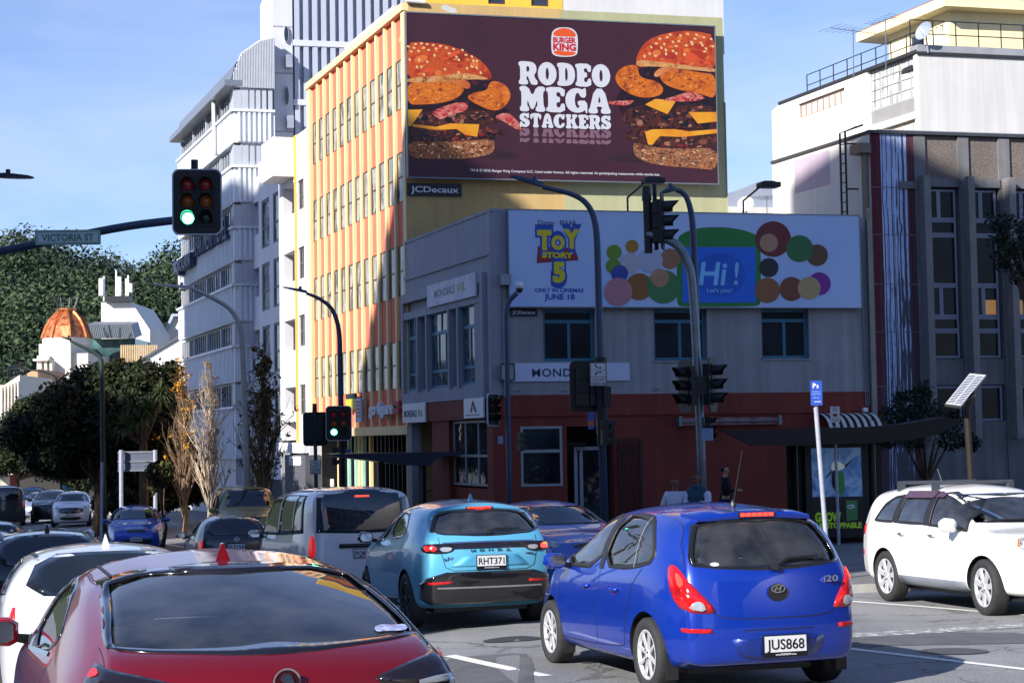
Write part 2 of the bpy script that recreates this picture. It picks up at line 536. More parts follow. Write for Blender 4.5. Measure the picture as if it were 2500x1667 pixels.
P0=at(1200,800,48.0);P0.z=0
FA=Frame(P0,-DA)
FB=Frame(P0,DB)
def kerbed(name,outline,mat_top,mat_kerb):
 mb=MB()
 n=40
 pts=[]
 for i in range(len(outline)):
  a,b_=Vector(outline[i]),Vector(outline[(i+1)%len(outline)])
  k=max(1,int((b_-a).length/2.0))
  for q in range(k):pts.append(a.lerp(b_,q/k))
 top=[Vector((p.x,p.y,ground_z(p.x,p.y)+.13))for p in pts]
 bot=[Vector((p.x,p.y,ground_z(p.x,p.y)-.3))for p in pts]
 b0=len(mb.v);mb.v+=top+bot
 mb.use(mat_top)
 for t in tessellate_polygon([[Vector((p.x,p.y,0))for p in pts]]):mb.face([b0+i for i in t])
 mb.use(mat_kerb)
 k=len(pts)
 for i in range(k):
  j=(i+1)%k;mb.face((b0+i,b0+j,b0+k+j,b0+k+i))
 return tag(mb.build(name),kind='structure')
M_PATH=pm('footpath_paving',(.17,.165,.16),.8,0,.2,1.2,.2,40,speck=.2)
M_KERB=pm('kerb_concrete',(.36,.35,.33),.8,0,.2,3,.2,30)
K0=ground_hit(2090,1447)
tK=(K0-P0).dot(DB)
nK=(K0-P0).dot(FB.N)
tL=4.2
corner=P0+FB.N*nK-DB*1.5
kerbed('footpath',[tuple((corner)),tuple(P0+FB.N*nK+DB*45),tuple(P0+DB*45),tuple(P0+FA.N*-.5),tuple(P0+DA*90),tuple(P0+DA*90+FA.N*tL),tuple(P0+FA.N*tL-DA*(nK-5)),tuple(P0+FA.N*(tL-1.5)-DA*(nK-1.0))],M_PATH,M_KERB)
def marking(name,pts,w,mat,dz=.005):
 pts=[Vector(p)for p in pts]
 q=[]
 for a,b in zip(pts,pts[1:]):
  k=max(1,int((b-a).length/.8))
  q+=[a.lerp(b,i/k)for i in range(k)]
 q.append(pts[-1])
 mb=MB()
 L_,R_=[],[]
 for i,p in enumerate(q):
  t=(q[min(i+1,len(q)-1)]-q[max(i-1,0)]);t.z=0;t.normalize()
  s=Vector((-t.y,t.x,0))*w/2
  for lst,v in((L_,p+s),(R_,p-s)):lst.append(Vector((v.x,v.y,ground_z(v.x,v.y)+dz)))
 for i in range(len(q)-1):mb.poly([L_[i],R_[i],R_[i+1],L_[i+1]])
 return tag(mb.build(name,mat,recalc=False),kind='structure')
def worn_paint(name,keep):
 m,nt,b=_new(name)
 N,L=nt.nodes,nt.links
 tc=N.new('ShaderNodeTexCoord')
 n=N.new('ShaderNodeTexNoise');n.inputs['Scale'].default_value=9;n.inputs['Detail'].default_value=8;n.inputs['Roughness'].default_value=.7
 L.new(tc.outputs['Object'],n.inputs['Vector'])
 r=N.new('ShaderNodeValToRGB')
 r.color_ramp.elements[0].position=keep;r.color_ramp.elements[0].color=(.2,.2,.2,1)
 r.color_ramp.elements[1].position=keep+.12;r.color_ramp.elements[1].color=(.72,.72,.7,1)
 L.new(n.outputs['Fac'],r.inputs['Fac']);L.new(r.outputs['Color'],b.inputs['Base Color'])
 b.inputs['Roughness'].default_value=.7
 return m
M_LINE=worn_paint('road_paint',.3)
M_LINE2=worn_paint('worn_road_paint',.5)
G=ground_hit
marking('road_marking',[G(1985,1461),G(2260,1481),G(2620,1510)],.12,M_LINE)
marking('road_marking',[G(2060,1552),G(2560,1524)],.45,M_LINE2)
marking('road_marking',[G(2030,1578),G(2250,1604),G(2600,1645)],.12,M_LINE)
marking('road_marking',[G(1098,1600),G(1216,1626),G(1334,1650)],.13,M_LINE)
marking('road_marking',[G(1225,1476),G(1300,1486)],.12,M_LINE)
marking('road_marking',[G(380,1322),G(470,1340)],.12,M_LINE)
marking('road_marking',[G(95,1275),G(190,1300)],.12,M_LINE)
marking('road_marking',[P0+FA.N*8-DA*20,P0+FA.N*8+DA*60],.12,M_LINE2)
marking('road_marking',[P0+FA.N*11.2-DA*20,P0+FA.N*11.2+DA*60],.12,M_LINE2)
rg_=random.Random(8)
M_PATCH=pm('tar_patch',(.10,.10,.105),.8,0,.25,3,.3,60,speck=.25);M_IRON=pm('cast_iron',(.09,.085,.08),.5,.5,.2,20,.5,60)
def ground_poly(name,c,pts,mat,dz):return tag(MB().use(mat).poly([(c.x+x,c.y+y,ground_z(c.x+x,c.y+y)+dz)for x,y in pts]).build(name,None,recalc=False),kind='structure')
for px_,py_,rx,ry in((1180,1640,.5,1.6),(2250,1560,1.3,.7),(1420,1500,.6,2.2)):
 ground_poly('road_patch',G(px_,py_),[(rx*math.copysign(abs(math.cos(a))**.4,math.cos(a))*rg_.uniform(.9,1.1),ry*math.copysign(abs(math.sin(a))**.4,math.sin(a))*rg_.uniform(.9,1.1))for a in[2*math.pi*k/18 for k in range(18)]],M_PATCH,.004)
for px_,py_ in((2330,1590),(1250,1560)):ground_poly('manhole_cover',G(px_,py_),[(.33*math.cos(2*math.pi*k/24),.33*math.sin(2*math.pi*k/24))for k in range(24)],M_IRON,.008)
ZB=-3.0
M_GREYWALL=pm('grey_painted_concrete','#9698a2',.75,0,.08,1.2,.15,25,streak=.16)
M_RENDER=pm('cream_render','#979699',.8,0,.14,.8,.35,45,streak=.22)
M_RED=pm('oxide_red_paint','#7a2a1c',.7,0,.2,.9,.25,30,streak=.2)
M_TEAL=pm('teal_window_paint','#2f6f86',.5,0,.1,3)
M_ALU=pm('aluminium_frame','#9aa0a8',.4,.4,.06)
M_PANE=pane('window_glass',spec=1.0)
M_PANE2=pane('room_glass',(.02,.024,.03),spec=.6)
M_CURTAIN=noise_mix('curtain_behind_glass',['#15181d','#5c6068','#20242b','#8b8f95'],1.4,6,.08,1.5,bump=.02,mapping=(1,1,.5),spec=.9)
cb=thing('corner_building','grey over red corner office block in shade, two storeys under the white cinema poster','building',(P0.x,P0.y,ground_z(P0.x,P0.y)))
uF=FA.uz(991,800)[0]
uR=FB.uz(2128,900)[0]
zTop=FA.uz(1200,515)[1];zCap=FA.uz(1199,616)[1];zBay=FA.uz(1198,661)[1]
zBand=FA.uz(1163,727)[1];zWT=FA.uz(1163,738)[1];zWB=FA.uz(1164,937)[1]
zSill=FA.uz(1134,974)[1];zFas=FA.uz(1184,1022)[1]
zRed=FB.uz(1676,960)[1]
w3=[(FA.uz(a,850)[0],FA.uz(b,850)[0])for a,b in((997,1024),(1051,1101),(1128,1165))]
uB0,uB1=FA.uz(989,850)[0],FA.uz(1190,850)[0]
up=MB()
up.use(M_GREYWALL)
up.wall(FA,uF,0,zSill,zTop,-.45,0,[(uB0+.2,uB1-.12,zSill+.1,zBay-.2)])
up.box(FA,uF,.1,zTop,zTop+.08,-.5,.03)
up.box(FA,uF,.06,zCap-.06,zCap+.06,0,.06)
up.ring(FA,uB0,uB1,zSill-.02,zBay,.22,-.02,.14,wb=.34,wt=.3)
up.box(FA,uB0+.2,uB1-.2,zWT-.05,zBand+.05,-.5,.12)
for(a0,a1),(b0,b1)in zip(w3,w3[1:]):
 up.box(FA,a1+.02,a1+.16,zSill+.25,zBand,-.2,.125)
 up.box(FA,b0-.16,b0-.02,zSill+.25,zBand,-.2,.125)
up.box(FA,w3[2][1]+.05,uB1-.22,zSill+.25,zBay-.3,-.5,.1)
up.box(FA,uB0+.2,uB1-.2,zBand+.05,zBay-.3,-.25,-.1)
up.box(FA,uB0+.2,uB1-.2,zSill+.2,zWB,-.6,.02)
up.use(M_RENDER)
holesB=[]
winsB=[FB.rect(1326,755,1453,882),FB.rect(1596,755,1726,880),FB.rect(1859,754,1975,875)]
for w in winsB:holesB.append((w[0],w[2],w[1],w[3]))
zTopB=FB.uz(1668,520)[1]
up.wall(FB,0.0,uR,zRed,zTopB-.05,-.4,-.001,holesB)
up.use(M_GREYWALL)
up.box(FB,-.04,FB.uz(1241,700)[0],zRed,zTop+.02,-.4,.06)
up.box(FB,.0,uR,zTopB-.3,zTopB-.05,-9,-.41)
up.build('upper_wall',None,cb)
roof=MB().use(pm('flat_roof',(.12,.12,.12),.9))
roof.hexa([P0+FA.U*0+Vector((0,0,zTop-1.2))+FB.N*-.4,P0+DB*uR+FB.N*-.4+Vector((0,0,zTop-1.2)),P0+DB*(uR)+DA*8+Vector((0,0,zTop-1.2)),P0+DA*8.2+Vector((0,0,zTop-1.2)),P0+FB.N*-.4+Vector((0,0,zTop-1.0)),P0+DB*uR+FB.N*-.4+Vector((0,0,zTop-1.0)),P0+DB*(uR)+DA*8+Vector((0,0,zTop-1.0)),P0+DA*8.2+Vector((0,0,zTop-1.0))])
roof.build('roof',None,cb)
def casement(parent,fr,u0,z0,u1,z1,frame_mat,pane_mat,n=-.12,fwid=.07,bars_v=(),bars_h=(),depth=.07,label=None):
 mb=MB().use(frame_mat)
 mb.ring(fr,u0+.003,u1-.003,z0+.003,z1-.003,fwid,n-depth,n)
 zs0,zs1=z0+fwid,z1-fwid
 for h,t in bars_h:mb.box(fr,u0+fwid,u1-fwid,z0+h*(z1-z0)-t/2,z0+h*(z1-z0)+t/2,n-depth+.004,n-.004)
 for v,t,a,b in bars_v:mb.box(fr,u0+v*(u1-u0)-t/2,u0+v*(u1-u0)+t/2,max(zs0,z0+a*(z1-z0)),min(zs1,z0+b*(z1-z0)),n-depth+.008,n-.008)
 f=mb.build('window',None,parent)
 if label:f['label']=label
 p=MB().use(pane_mat)
 p.box(fr,u0+fwid*.5,u1-fwid*.5,z0+fwid*.5,z1-fwid*.5,n-depth*.7,n-depth*.5)
 p.build('pane',None,f)
 return f
for i,(a,b)in enumerate(w3):
 casement(cb,FA,a,zWB,b,zWT,M_TEAL,M_CURTAIN,-.03,.08,bars_v=[(.5,.06,0,.22),(.5 if i!=1 else.36,.06,.22,.72)]+([(.7,.06,.22,.72)]if i==1 else[])+[(.5,.06,.72,1)]*(i!=2),bars_h=[(.22,.09),(.72,.11)])
for w in winsB:
 u0,z0,u1,z1=w
 casement(cb,FB,u0,z0,u1,z1,M_TEAL,M_PANE,-.16,.09,bars_v=[(.52,.09,0,.74)],bars_h=[(.77,.10)])
 MB().use(M_RENDER).box(FB,u0-.03,u1+.03,z0-.05,z0-.002,-.2,.04).build('sill',None,cb)
lo=MB().use(M_RED)
lo.box(FA,uF,-.001,zFas,zSill-.02,-.5,.10)
uW0,uW1=FA.uz(1099,1100)[0],FA.uz(1191,1100)[0]
uP0,uP1=FA.uz(1057,1100)[0],FA.uz(1098,1100)[0]
lo.box(FA,uP0,uP1,ZB,zFas,-1.2,.02)
lo.box(FA,uW1,-.002,ZB,zFas,-.5,.02)
zGs=FA.uz(1147,1186)[1]
lo.box(FA,uP1,uW1,ZB,zGs-.06,-.4,-.12)
zGF=FB.uz(1320,1016)[1]
dr=FB.rect(1386,1040,1500,1260)
sw=FB.rect(1272,1040,1374,1187)
lo.wall(FB,0,uR,ZB,zGF,-.4,-.05,[(sw[0],sw[2],sw[1],sw[3]),(dr[0],dr[2],ZB,dr[3])])
lo.box(FB,-.0,uR,zGF,zRed,-.4,.02)
lo.box(FB,sw[0],sw[2],ZB,sw[1]-.05,-.3,-.045)
lo.build('lower_wall',None,cb)
pt=MB().use(M_GREYWALL)
pt.box(FA,FA.uz(999,1060)[0],FA.uz(1007,1060)[0],ZB,zFas,-.3,.03)
pt.box(FA,FA.uz(1007,1060)[0],uP0,ZB,zFas,-1.6,-1.5)
pt.box(FA,FA.uz(1007,1060)[0],uP0,ZB,ZB+.9,-1.5,-.2)
pt.build('porch',None,cb)
casement(cb,FA,uW0,zGs,uW1,zFas-.03,M_ALU,M_PANE2,-.1,.07,bars_v=[(.33,.07,0,1),(.67,.07,0,1)],bars_h=[(.46,.07)])
casement(cb,FB,sw[0],sw[1],sw[2],sw[3],M_ALU,M_PANE2,-.03,.07,bars_h=[(.585,.09)])
hr=MB().use(M_BLACK)
h0=FA.uz(1012,1210);hr.tube([FA.P(h0[0],FA.uz(1036,1203)[1],-.4),FA.P(FA.uz(1058,1187)[0],FA.uz(1058,1187)[1],-.4)],.03,8)
hr.build('handrail',None,cb)
lb=MB().use(pm('dark_lobby',(.03,.028,.03),.8))
lb.box(FB,dr[0],dr[2],ZB,dr[3],-2.0,-1.6)
lb.box(FB,dr[0]-.1,dr[0],ZB,dr[3],-1.6,-.4);lb.box(FB,dr[2],dr[2]+.1,ZB,dr[3],-1.6,-.4)
lb.box(FB,dr[0],dr[2],dr[3],dr[3]+.1,-1.6,-.4)
lb.build('lobby',None,cb)
dd=FB.rect(1403,1090,1482,1262,-.5)
df=MB().use(M_ALU);df.ring(FB,dd[0],dd[2],ZB,dd[3],.10,-.62,-.52,wb=.1)
uu=FB.uz(1410+6,1150,-.5)[0]
df.box(FB,uu,uu+.1,ZB,dd[3]-.1,-.61,-.53)
door=df.build('door',None,cb)
MB().use(M_PANE2).box(FB,dd[0]+.1,dd[2]-.1,ZB,dd[3]-.1,-.585,-.565).build('pane',None,door)
hd=MB().use(M_CHROME);q=FB.uz(1431,1180,-.5);hd.lathe(FB.P(q[0],q[1],-.53),FB.N,[(.045,0),(.05,.03),(.02,.06)],12);hd.build('handle',None,door)
def gate(u0,u1,z0,z1,n,bars,name='security_gate'):
 mb=MB().use(M_BLACK)
 mb.box(FB,u0,u1,z1-.35,z1-.31,n,n+.03)
 mb.box(FB,u0,u0+.06,z0,z1,n-.005,n+.035);mb.box(FB,u1-.06,u1,z0,z1,n-.005,n+.035)
 for k in range(bars):
  u=u0+(u1-u0)*(k+.5)/bars
  mb.tube([FB.P(u,z0,n+.015),FB.P(u,z1+.05,n+.015)],.011,6)
 mb.tube([FB.P(u0,z1-.1,n+.05),FB.P(u1,z0+.4,n+.05)],.015,6)
 return mb.build(name,None,cb)
g0=FB.uz(1508,1072);g1=FB.uz(1565,1076)
gate(g0[0],g1[0],ZB+1.6,g0[1],.02,10)
gt=MB().use(M_BLACK)
a=FB.uz(1386,1075);b=FB.uz(1437,1075)
for k in range(8):
 u=a[0]+(b[0]-a[0])*k/7
 gt.tube([FB.P(u,FB.uz(1400,1104)[1],-.3),FB.P(u,a[1]-.0,-.3)],.012,6)
gt.box(FB,a[0],b[0],a[1]-.12,a[1]-.09,-.32,-.28)
gt.build('gate_crest',None,cb)
vt=MB().use(pm('vent_grey','#77767a',.7))
for x,y in((1262,955),(1377,954),(1602,951)):
 u0,z0,u1,z1=FB.rect(x-8,y-2,x+8,y+3)
 vt.box(FB,u0,u1,z0,z1,-.002,.012)
vt.build('air_vent',None,cb)
pp=MB().use(M_GALV)
for x in(2104,2109,2114):
 u=FB.uz(x,700)[0];pp.tube([FB.P(u,zTopB-.4,.05),FB.P(FB.uz(x+7,950)[0]*.5+u*.5,FB.uz(x,990)[1],.05)],.018,8)
pp.use(pm('painted_downpipe','#8d887f',.6))
u=FB.uz(2117,700)[0];pp.box(FB,u,u+.16,ZB,zTop+.3,-.0,.13)
u=FB.uz(1228,700)[0];pp.box(FB,u-.05,u+.05,FB.uz(1228,970)[1],FB.uz(1228,700)[1],.06,.13)
pp.build('downpipe',None,cb)
bx=MB().use(M_GREYWALL)
u0,z0,u1,z1=FB.rect(1217,672,1241,698);bx.box(FB,u0,u1,z0,z1,.06,.35);bx.build('rainwater_head',None,cb)
lbx=MB().use(pm('old_lightbox','#8d9a96',.4));u0,z0,u1,z1=FB.rect(1217,890,1249,928);lbx.box(FB,u0,u1,z0,z1,.07,.3)
lbx.use(M_BLACK).ring(FB,u0-.02,u1+.02,z0-.02,z1+.02,.03,.3,.32)
tag(lbx.build('light_box'),'grey-green empty light box on the corner pier beside the white name board','sign')
def signboard(name,label,fr,u0,z0,u1,z1,n0,n1,mat,cat='sign',edge=None):
 mb=MB().use(mat);mb.box(fr,u0,u1,z0,z1,n0,n1)
 o=mb.build(name,None,None)
 return tag(o,label,cat)
def add_text(parent,fr,items,mat,n,name='lettering',t=.006):
 mb=MB().use(mat)
 for it in items:
  txt,u,z,h=it[:4];kw=it[4]if len(it)>4 else{}
  mb.text(fr,txt,u,z,h,n0=n,n1=n+t,**kw)
 return mb.build(name,None,parent,recalc=False)
M_NAVY=pm('navy_letters','#20264f',.5,0,.03)
M_OLIVE=pm('olive_letters','#8f9a3c',.5,0,.03)
M_GREYL=pm('grey_letters','#6f7078',.5,0,.03)
q=[FA.uz(1057,724),FA.uz(1176,695)]
su0,su1=q[0][0],q[1][0];sz0=FA.uz(1116,737)[1];sz1=FA.uz(1116,682)[1]
M_FADED=noise_mix('faded_sign_face',['#a3a6bd','#c9cad4','#b3b4c6','#d6d6dc'],.9,5,.6,.6)
s1=signboard('name_sign','faded white name sign in the grey window bay above the tall teal windows',FA,su0,sz0,su1,sz1,.14,.2,M_FADED)
zz=sz0+(sz1-sz0)*.36;hh=(sz1-sz0)*.36;ww=su1-su0
add_text(s1,FA,[('MONDIALE',su0+ww*.16,zz,hh,dict(w=ww*.44,bold=.02))],M_GREYL,.2)
add_text(s1,FA,[('VGL',su0+ww*.63,zz,hh,dict(w=ww*.18,bold=.01))],M_OLIVE,.2)
u0,z0,u1,z1=FA.rect(986,984,1041,1031,.12)
s2=signboard('name_sign','small white name sign on the red fascia beside the painted orange building',FA,u0,z0,u1,z1,.12,.17,M_WHITE)
add_text(s2,FA,[('MONDIALE',u0+(u1-u0)*.08,z0+(z1-z0)*.3,(z1-z0)*.36,dict(w=(u1-u0)*.57,bold=.02))],M_NAVY,.17)
add_text(s2,FA,[('VGL',u0+(u1-u0)*.70,z0+(z1-z0)*.3,(z1-z0)*.36,dict(w=(u1-u0)*.2,bold=.01))],M_OLIVE,.17)
u0,z0,u1,z1=FA.rect(1136,972,1183,1020,.12)
s3=signboard('shop_sign','square white sign with a big dark red letter A on the red fascia',FA,u0,z0,u1,z1,.12,.17,M_WHITE)
mr_=pm('dark_red_letters','#6d1420',.5)
uw=u1-u0;zh=z1-z0
mb=MB().use(mr_)
A_=[(.34,.28),(.47,.86),(.53,.86),(.68,.28),(.60,.28),(.56,.40),(.53,.40),(.53,.50),(.545,.50),(.50,.66),(.455,.50),(.47,.50),(.47,.40),(.44,.40),(.42,.28)]
mb.outline(FA,[(u0+uw*x,z0+zh*y)for x,y in A_],.17,.177);mb.build('emblem',None,s3)
add_text(s3,FA,[('MEXICAN FONDA',u0+uw*.13,z0+zh*.13,zh*.055,dict(w=uw*.72,bold=.02))],M_NAVY,.17)
u0,z0,u1,z1=FB.rect(1248,886,1536,930)
s4=signboard('name_board','long white name board under the first upper window of the corner building',FB,u0,z0,u1,z1,.0,.05,pm('pale_board','#c4cbe0',.5,0,.04))
x0=FB.uz(1298,910)[0];x1=FB.uz(1396,910)[0]
add_text(s4,FB,[('MONDIALE',x0,FB.uz(1350,919)[1],FB.uz(1350,899)[1]-FB.uz(1350,919)[1],dict(w=(x1-x0)*1.62,bold=.012,space=1.1))],M_NAVY,.05)
u0,z0,u1,z1=FB.rect(1246,754,1311,772)
s5=signboard('plate_sign','small navy plate with white lettering under the left end of the cinema poster',FB,u0,z0,u1,z1,.0,.05,pm('navy_plate','#101c3c',.4))
add_text(s5,FB,[('JCDecaux',u0+(u1-u0)*.06,z0+(z1-z0)*.3,(z1-z0)*.45,dict(w=(u1-u0)*.86,bold=.008))],M_WHITE,.05)
u0,z0,u1,z1=FB.rect(1650,1015,1900,1037)
aw=MB().use(noise_mix('faded_awning_cloth',['#6d3a37','#8c6a66','#5a2c2a'],2.5,2,.8,0,mapping=(1,1,.01)))
zc=(z0+z1)/2
aw.lathe(FB.P(u0+.1,zc,.14),FB.U,[(.0,0),(.085,.001),(.085,u1-u0-.2),(0,u1-u0-.199)],12)
aw.box(FB,u0+.1,u1-.1,z0,zc,.2,.215)
awo=aw.build('rolled_awning');tag(awo,'rolled-up red striped awning on the red wall behind the signal pole','awning')
ab=MB().use(M_GALV);ab.box(FB,u0,u0+.1,z0-.02,z1,-.05,.28);ab.box(FB,u1-.1,u1,z0-.02,z1,-.05,.28);ab.tube([FB.P(u0,zc-.02,.24),FB.P(u1,zc-.02,.24)],.025,8);ab.build('bracket',None,awo)
u0,z0,u1,z1=FB.rect(1995,1008,2122,1045)
cw,cb_=pm('awning_white','#c9c7bd',.8),pm('awning_black','#15171c',.8)
cn=MB()
nS=15
for k in range(nS):
 cn.use(cw if k%2==0 else cb_)
 a,b=u0+(u1-u0)*k/nS,u0+(u1-u0)*(k+1)/nS
 prev=None
 for t in range(9):
  th=math.pi/2*t/8
  p=(z0-.15+(z1-z0+.15)*math.cos(th),.0+.9*math.sin(th))
  if prev:cn.poly([FB.P(a,prev[0],prev[1]),FB.P(b,prev[0],prev[1]),FB.P(b,p[0],p[1]),FB.P(a,p[0],p[1])])
  prev=p
tag(cn.build('striped_awning'),'black and white striped barrel awning behind the bus stop sign','awning')
wl=MB().use(M_WHITE);u,z=FB.uz(2109,1000);wl.box(FB,u-.07,u+.07,z-.06,z+.06,.02,.14);tag(wl.build('wall_lamp'),'tiny white lamp on the red wall above the striped awning','lamp')
uO=FA.uz(988,300)[0]
PO=FA.P(uO,0)
FO=Frame(PO,DB)
def ellipse(cx,cy,rx,ry,rot=0.,n=20):
 c,s=math.cos(rot),math.sin(rot)
 return[(cx+rx*math.cos(t)*c-ry*math.sin(t)*s,cy+rx*math.cos(t)*s+ry*math.sin(t)*c)for t in[2*math.pi*i/n for i in range(n)]]
class Art:
 def __init__(s,fr,n):s.fr=fr;s.n=n
 def layer(s,mb,pts,k,sm=1):
  if sm:pts=chaikin(pts,sm)
  mb.outline(s.fr,[s.fr.uz(x,y,s.n)for x,y in pts],s.n+.001+.002*k,s.n+.0025+.002*k)
bu0,_=FO.uz(993,230);bu1,_=FO.uz(1750,260)
NB=.38
c4=[FO.uz(993,31,NB),FO.uz(1744,67,NB),FO.uz(1752.5,447.5,NB),FO.uz(996.5,433,NB)]
bz1=(c4[0][1]+c4[1][1])/2;bz0=(c4[2][1]+c4[3][1])/2
bu0=(c4[0][0]+c4[3][0])/2;bu1=(c4[1][0]+c4[2][0])/2
M_MAROON=noise_mix('printed_maroon',['#3a1426','#431a2b','#3d1527'],.5,4,.45,.3)
mb=MB().use(M_MAROON);mb.box(FO,bu0,bu1,bz0,bz1,NB-.10,NB)
mb.use(M_GALV);mb.ring(FO,bu0-.04,bu1+.04,bz0-.04,bz1+.04,.04,NB-.12,NB+.02)
bill=tag(mb.build('billboard'),'huge dark maroon billboard with two giant burgers on the upper wall','billboard')
sup=MB().use(M_GALV)
for k in range(9):
 u=bu0+.4+(bu1-bu0-.8)*k/8
 sup.box(FO,u-.05,u+.05,bz0+.1,bz1-.1,.0,NB-.12)
sup.build('support_frame',None,bill)
AB=Art(FO,NB)
Lb=lambda pts:[(600+x/2.8,y/2.8)for x,y in pts]
Rb=lambda pts:[(1200+x/2.8,y/2.8)for x,y in pts]
M_BUN=noise_mix('printed_bun',['#7a1e08','#b83a0e','#cf5518','#b5380f','#e08a48'],1.3,5,.4,.8,[.28,.42,.52,.62,.78])
M_BUNLOW=noise_mix('printed_bun_crust',['#a6571e','#cf8a48','#d9a268','#8d3d12'],2.4,6,.5,.6)
M_RING=noise_mix('printed_onion_ring',['#8c3204','#c45c08','#dc7410','#cf660c','#ab4806'],2.2,10,.5,.4,[.3,.42,.52,.62,.72])
M_PATTY=noise_mix('printed_patty',['#0c0504','#2a100a','#5b2414','#160806','#7c4030','#201010'],2.6,9,.35,1.2,[.3,.42,.5,.58,.66,.74])
M_CHEESE=noise_mix('printed_cheese',['#e07a0c','#eda01c','#f0b02e'],1.0,2,.4,.2)
M_BACON=noise_mix('printed_bacon',['#7a1420','#c23a3c','#d98a7c','#a3222c'],2.5,4,.4,1.5,mapping=(1,1,2))
M_SAUCE=noise_mix('printed_sauce',['#c25a1e','#d97a3c','#e09a68'],1.5,3,.4)
M_DKSAUCE=noise_mix('printed_dark_sauce',['#0d0406','#2a0a10','#14060a','#3d141c'],3,5,.3,1)
M_BOTBUN=noise_mix('printed_bottom_bun',['#3d1a0e','#8d4a26','#b0744a','#5b2a14','#c29a72'],5.5,10,.6,.4,[.3,.42,.52,.6,.72])
M_SEED=pm('printed_sesame','#b89868',.5,0,.12,8)
M_SHADE=pm('printed_shadow_dark','#220a16',.5,0,.05)  # cast shadow of each burger, drawn as part of the billboard picture
M_WHITEL=pm('printed_white','#a9abb3',.5,0,.03)
def inside(p,poly):
 r=False
 for a,b in zip(poly,poly[1:]+poly[:1]):
  if(a[1]>p[1])!=(b[1]>p[1])and p[0]<a[0]+(b[0]-a[0])*(p[1]-a[1])/(b[1]-a[1]):r=not r
 return r
BLOT={'upper_patty':(['#5b2616','#140806','#7d4430','#341409','#a06a50','#0a0404'],150,5,24),'lower_patty':(['#5b2616','#140806','#7d4430','#341409','#a06a50','#0a0404','#7a1c14'],170,5,22),'bottom_bun':(['#3d1a0e','#c99a70','#8a4a26','#5a2a16','#e0bd94'],420,2,8),'onion_ring':(['#e8902c','#a84c08','#cf6a0c','#dc7c18','#8c3a06'],220,3,10),'top_bun':(['#d9521a','#b02f0a','#e0702c'],70,10,34),'bacon':(['#e0a090','#8a1420','#d05a50'],26,4,13),'dark_sauce':(['#4a1420','#0a0305','#2a0a12'],60,6,22),'bun_crust':(['#e0a868','#a85a20','#c98a48'],70,4,12)}
def blotches(tr,name,pts,k,seed):
 cols,n,r0,r1=BLOT[name];rg=random.Random(seed);xs_=[p[0]for p in pts];ys_=[p[1]for p in pts];sets={c:MB().use(led('printed_'+name+c[1:],c))for c in cols}
 q=chaikin(pts,1);cen=(sum(xs_)/len(xs_),sum(ys_)/len(ys_));sh=[(cen[0]+(x-cen[0])*.95,cen[1]+(y-cen[1])*.92)for x,y in q]
 for _ in range(n):
  p=(rg.uniform(min(xs_),max(xs_)),rg.uniform(min(ys_),max(ys_)));r=r0+(r1-r0)*rg.random()**2
  el=[(p[0]+x,p[1]+y)for x,y in ellipse(0,0,r*rg.uniform(.9,1.8),r*rg.uniform(.5,1),rg.uniform(-.5,.5),9)]
  if all(inside(e,sh)for e in el):AB.layer(sets[rg.choice(cols)],tr(el),k+.25+.2*rg.random(),0)
 mb=MB()
 for m_ in sets.values():
  mb.use(m_.mats[0]);b=len(mb.v);mb.v+=m_.v
  for f in m_.f:mb.face([i+b for i in f])
 return mb
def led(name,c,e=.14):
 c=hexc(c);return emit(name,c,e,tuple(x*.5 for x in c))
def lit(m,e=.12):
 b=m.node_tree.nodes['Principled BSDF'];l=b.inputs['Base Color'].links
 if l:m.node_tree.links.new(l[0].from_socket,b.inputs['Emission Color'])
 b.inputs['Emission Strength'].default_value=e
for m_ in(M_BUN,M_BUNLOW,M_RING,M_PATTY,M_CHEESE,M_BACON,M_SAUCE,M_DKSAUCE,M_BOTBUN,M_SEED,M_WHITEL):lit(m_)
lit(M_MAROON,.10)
def burger(tr,P,seeds):
 for nm,mat,k,pts,sm in P:
  mb=MB().use(mat);AB.layer(mb,tr(pts),k,sm);po=mb.build(nm,None,bill)
  if nm in BLOT:blotches(tr,nm,pts,k,len(pts)).build('printed_texture',None,po,recalc=False)
 mb=MB().use(M_SEED);rnd=random.Random(3)
 for(x,y,a)in seeds:AB.layer(mb,tr(ellipse(x,y,11,7.5,a,10)),9,0)
 mb.build('sesame_seeds',None,bill)
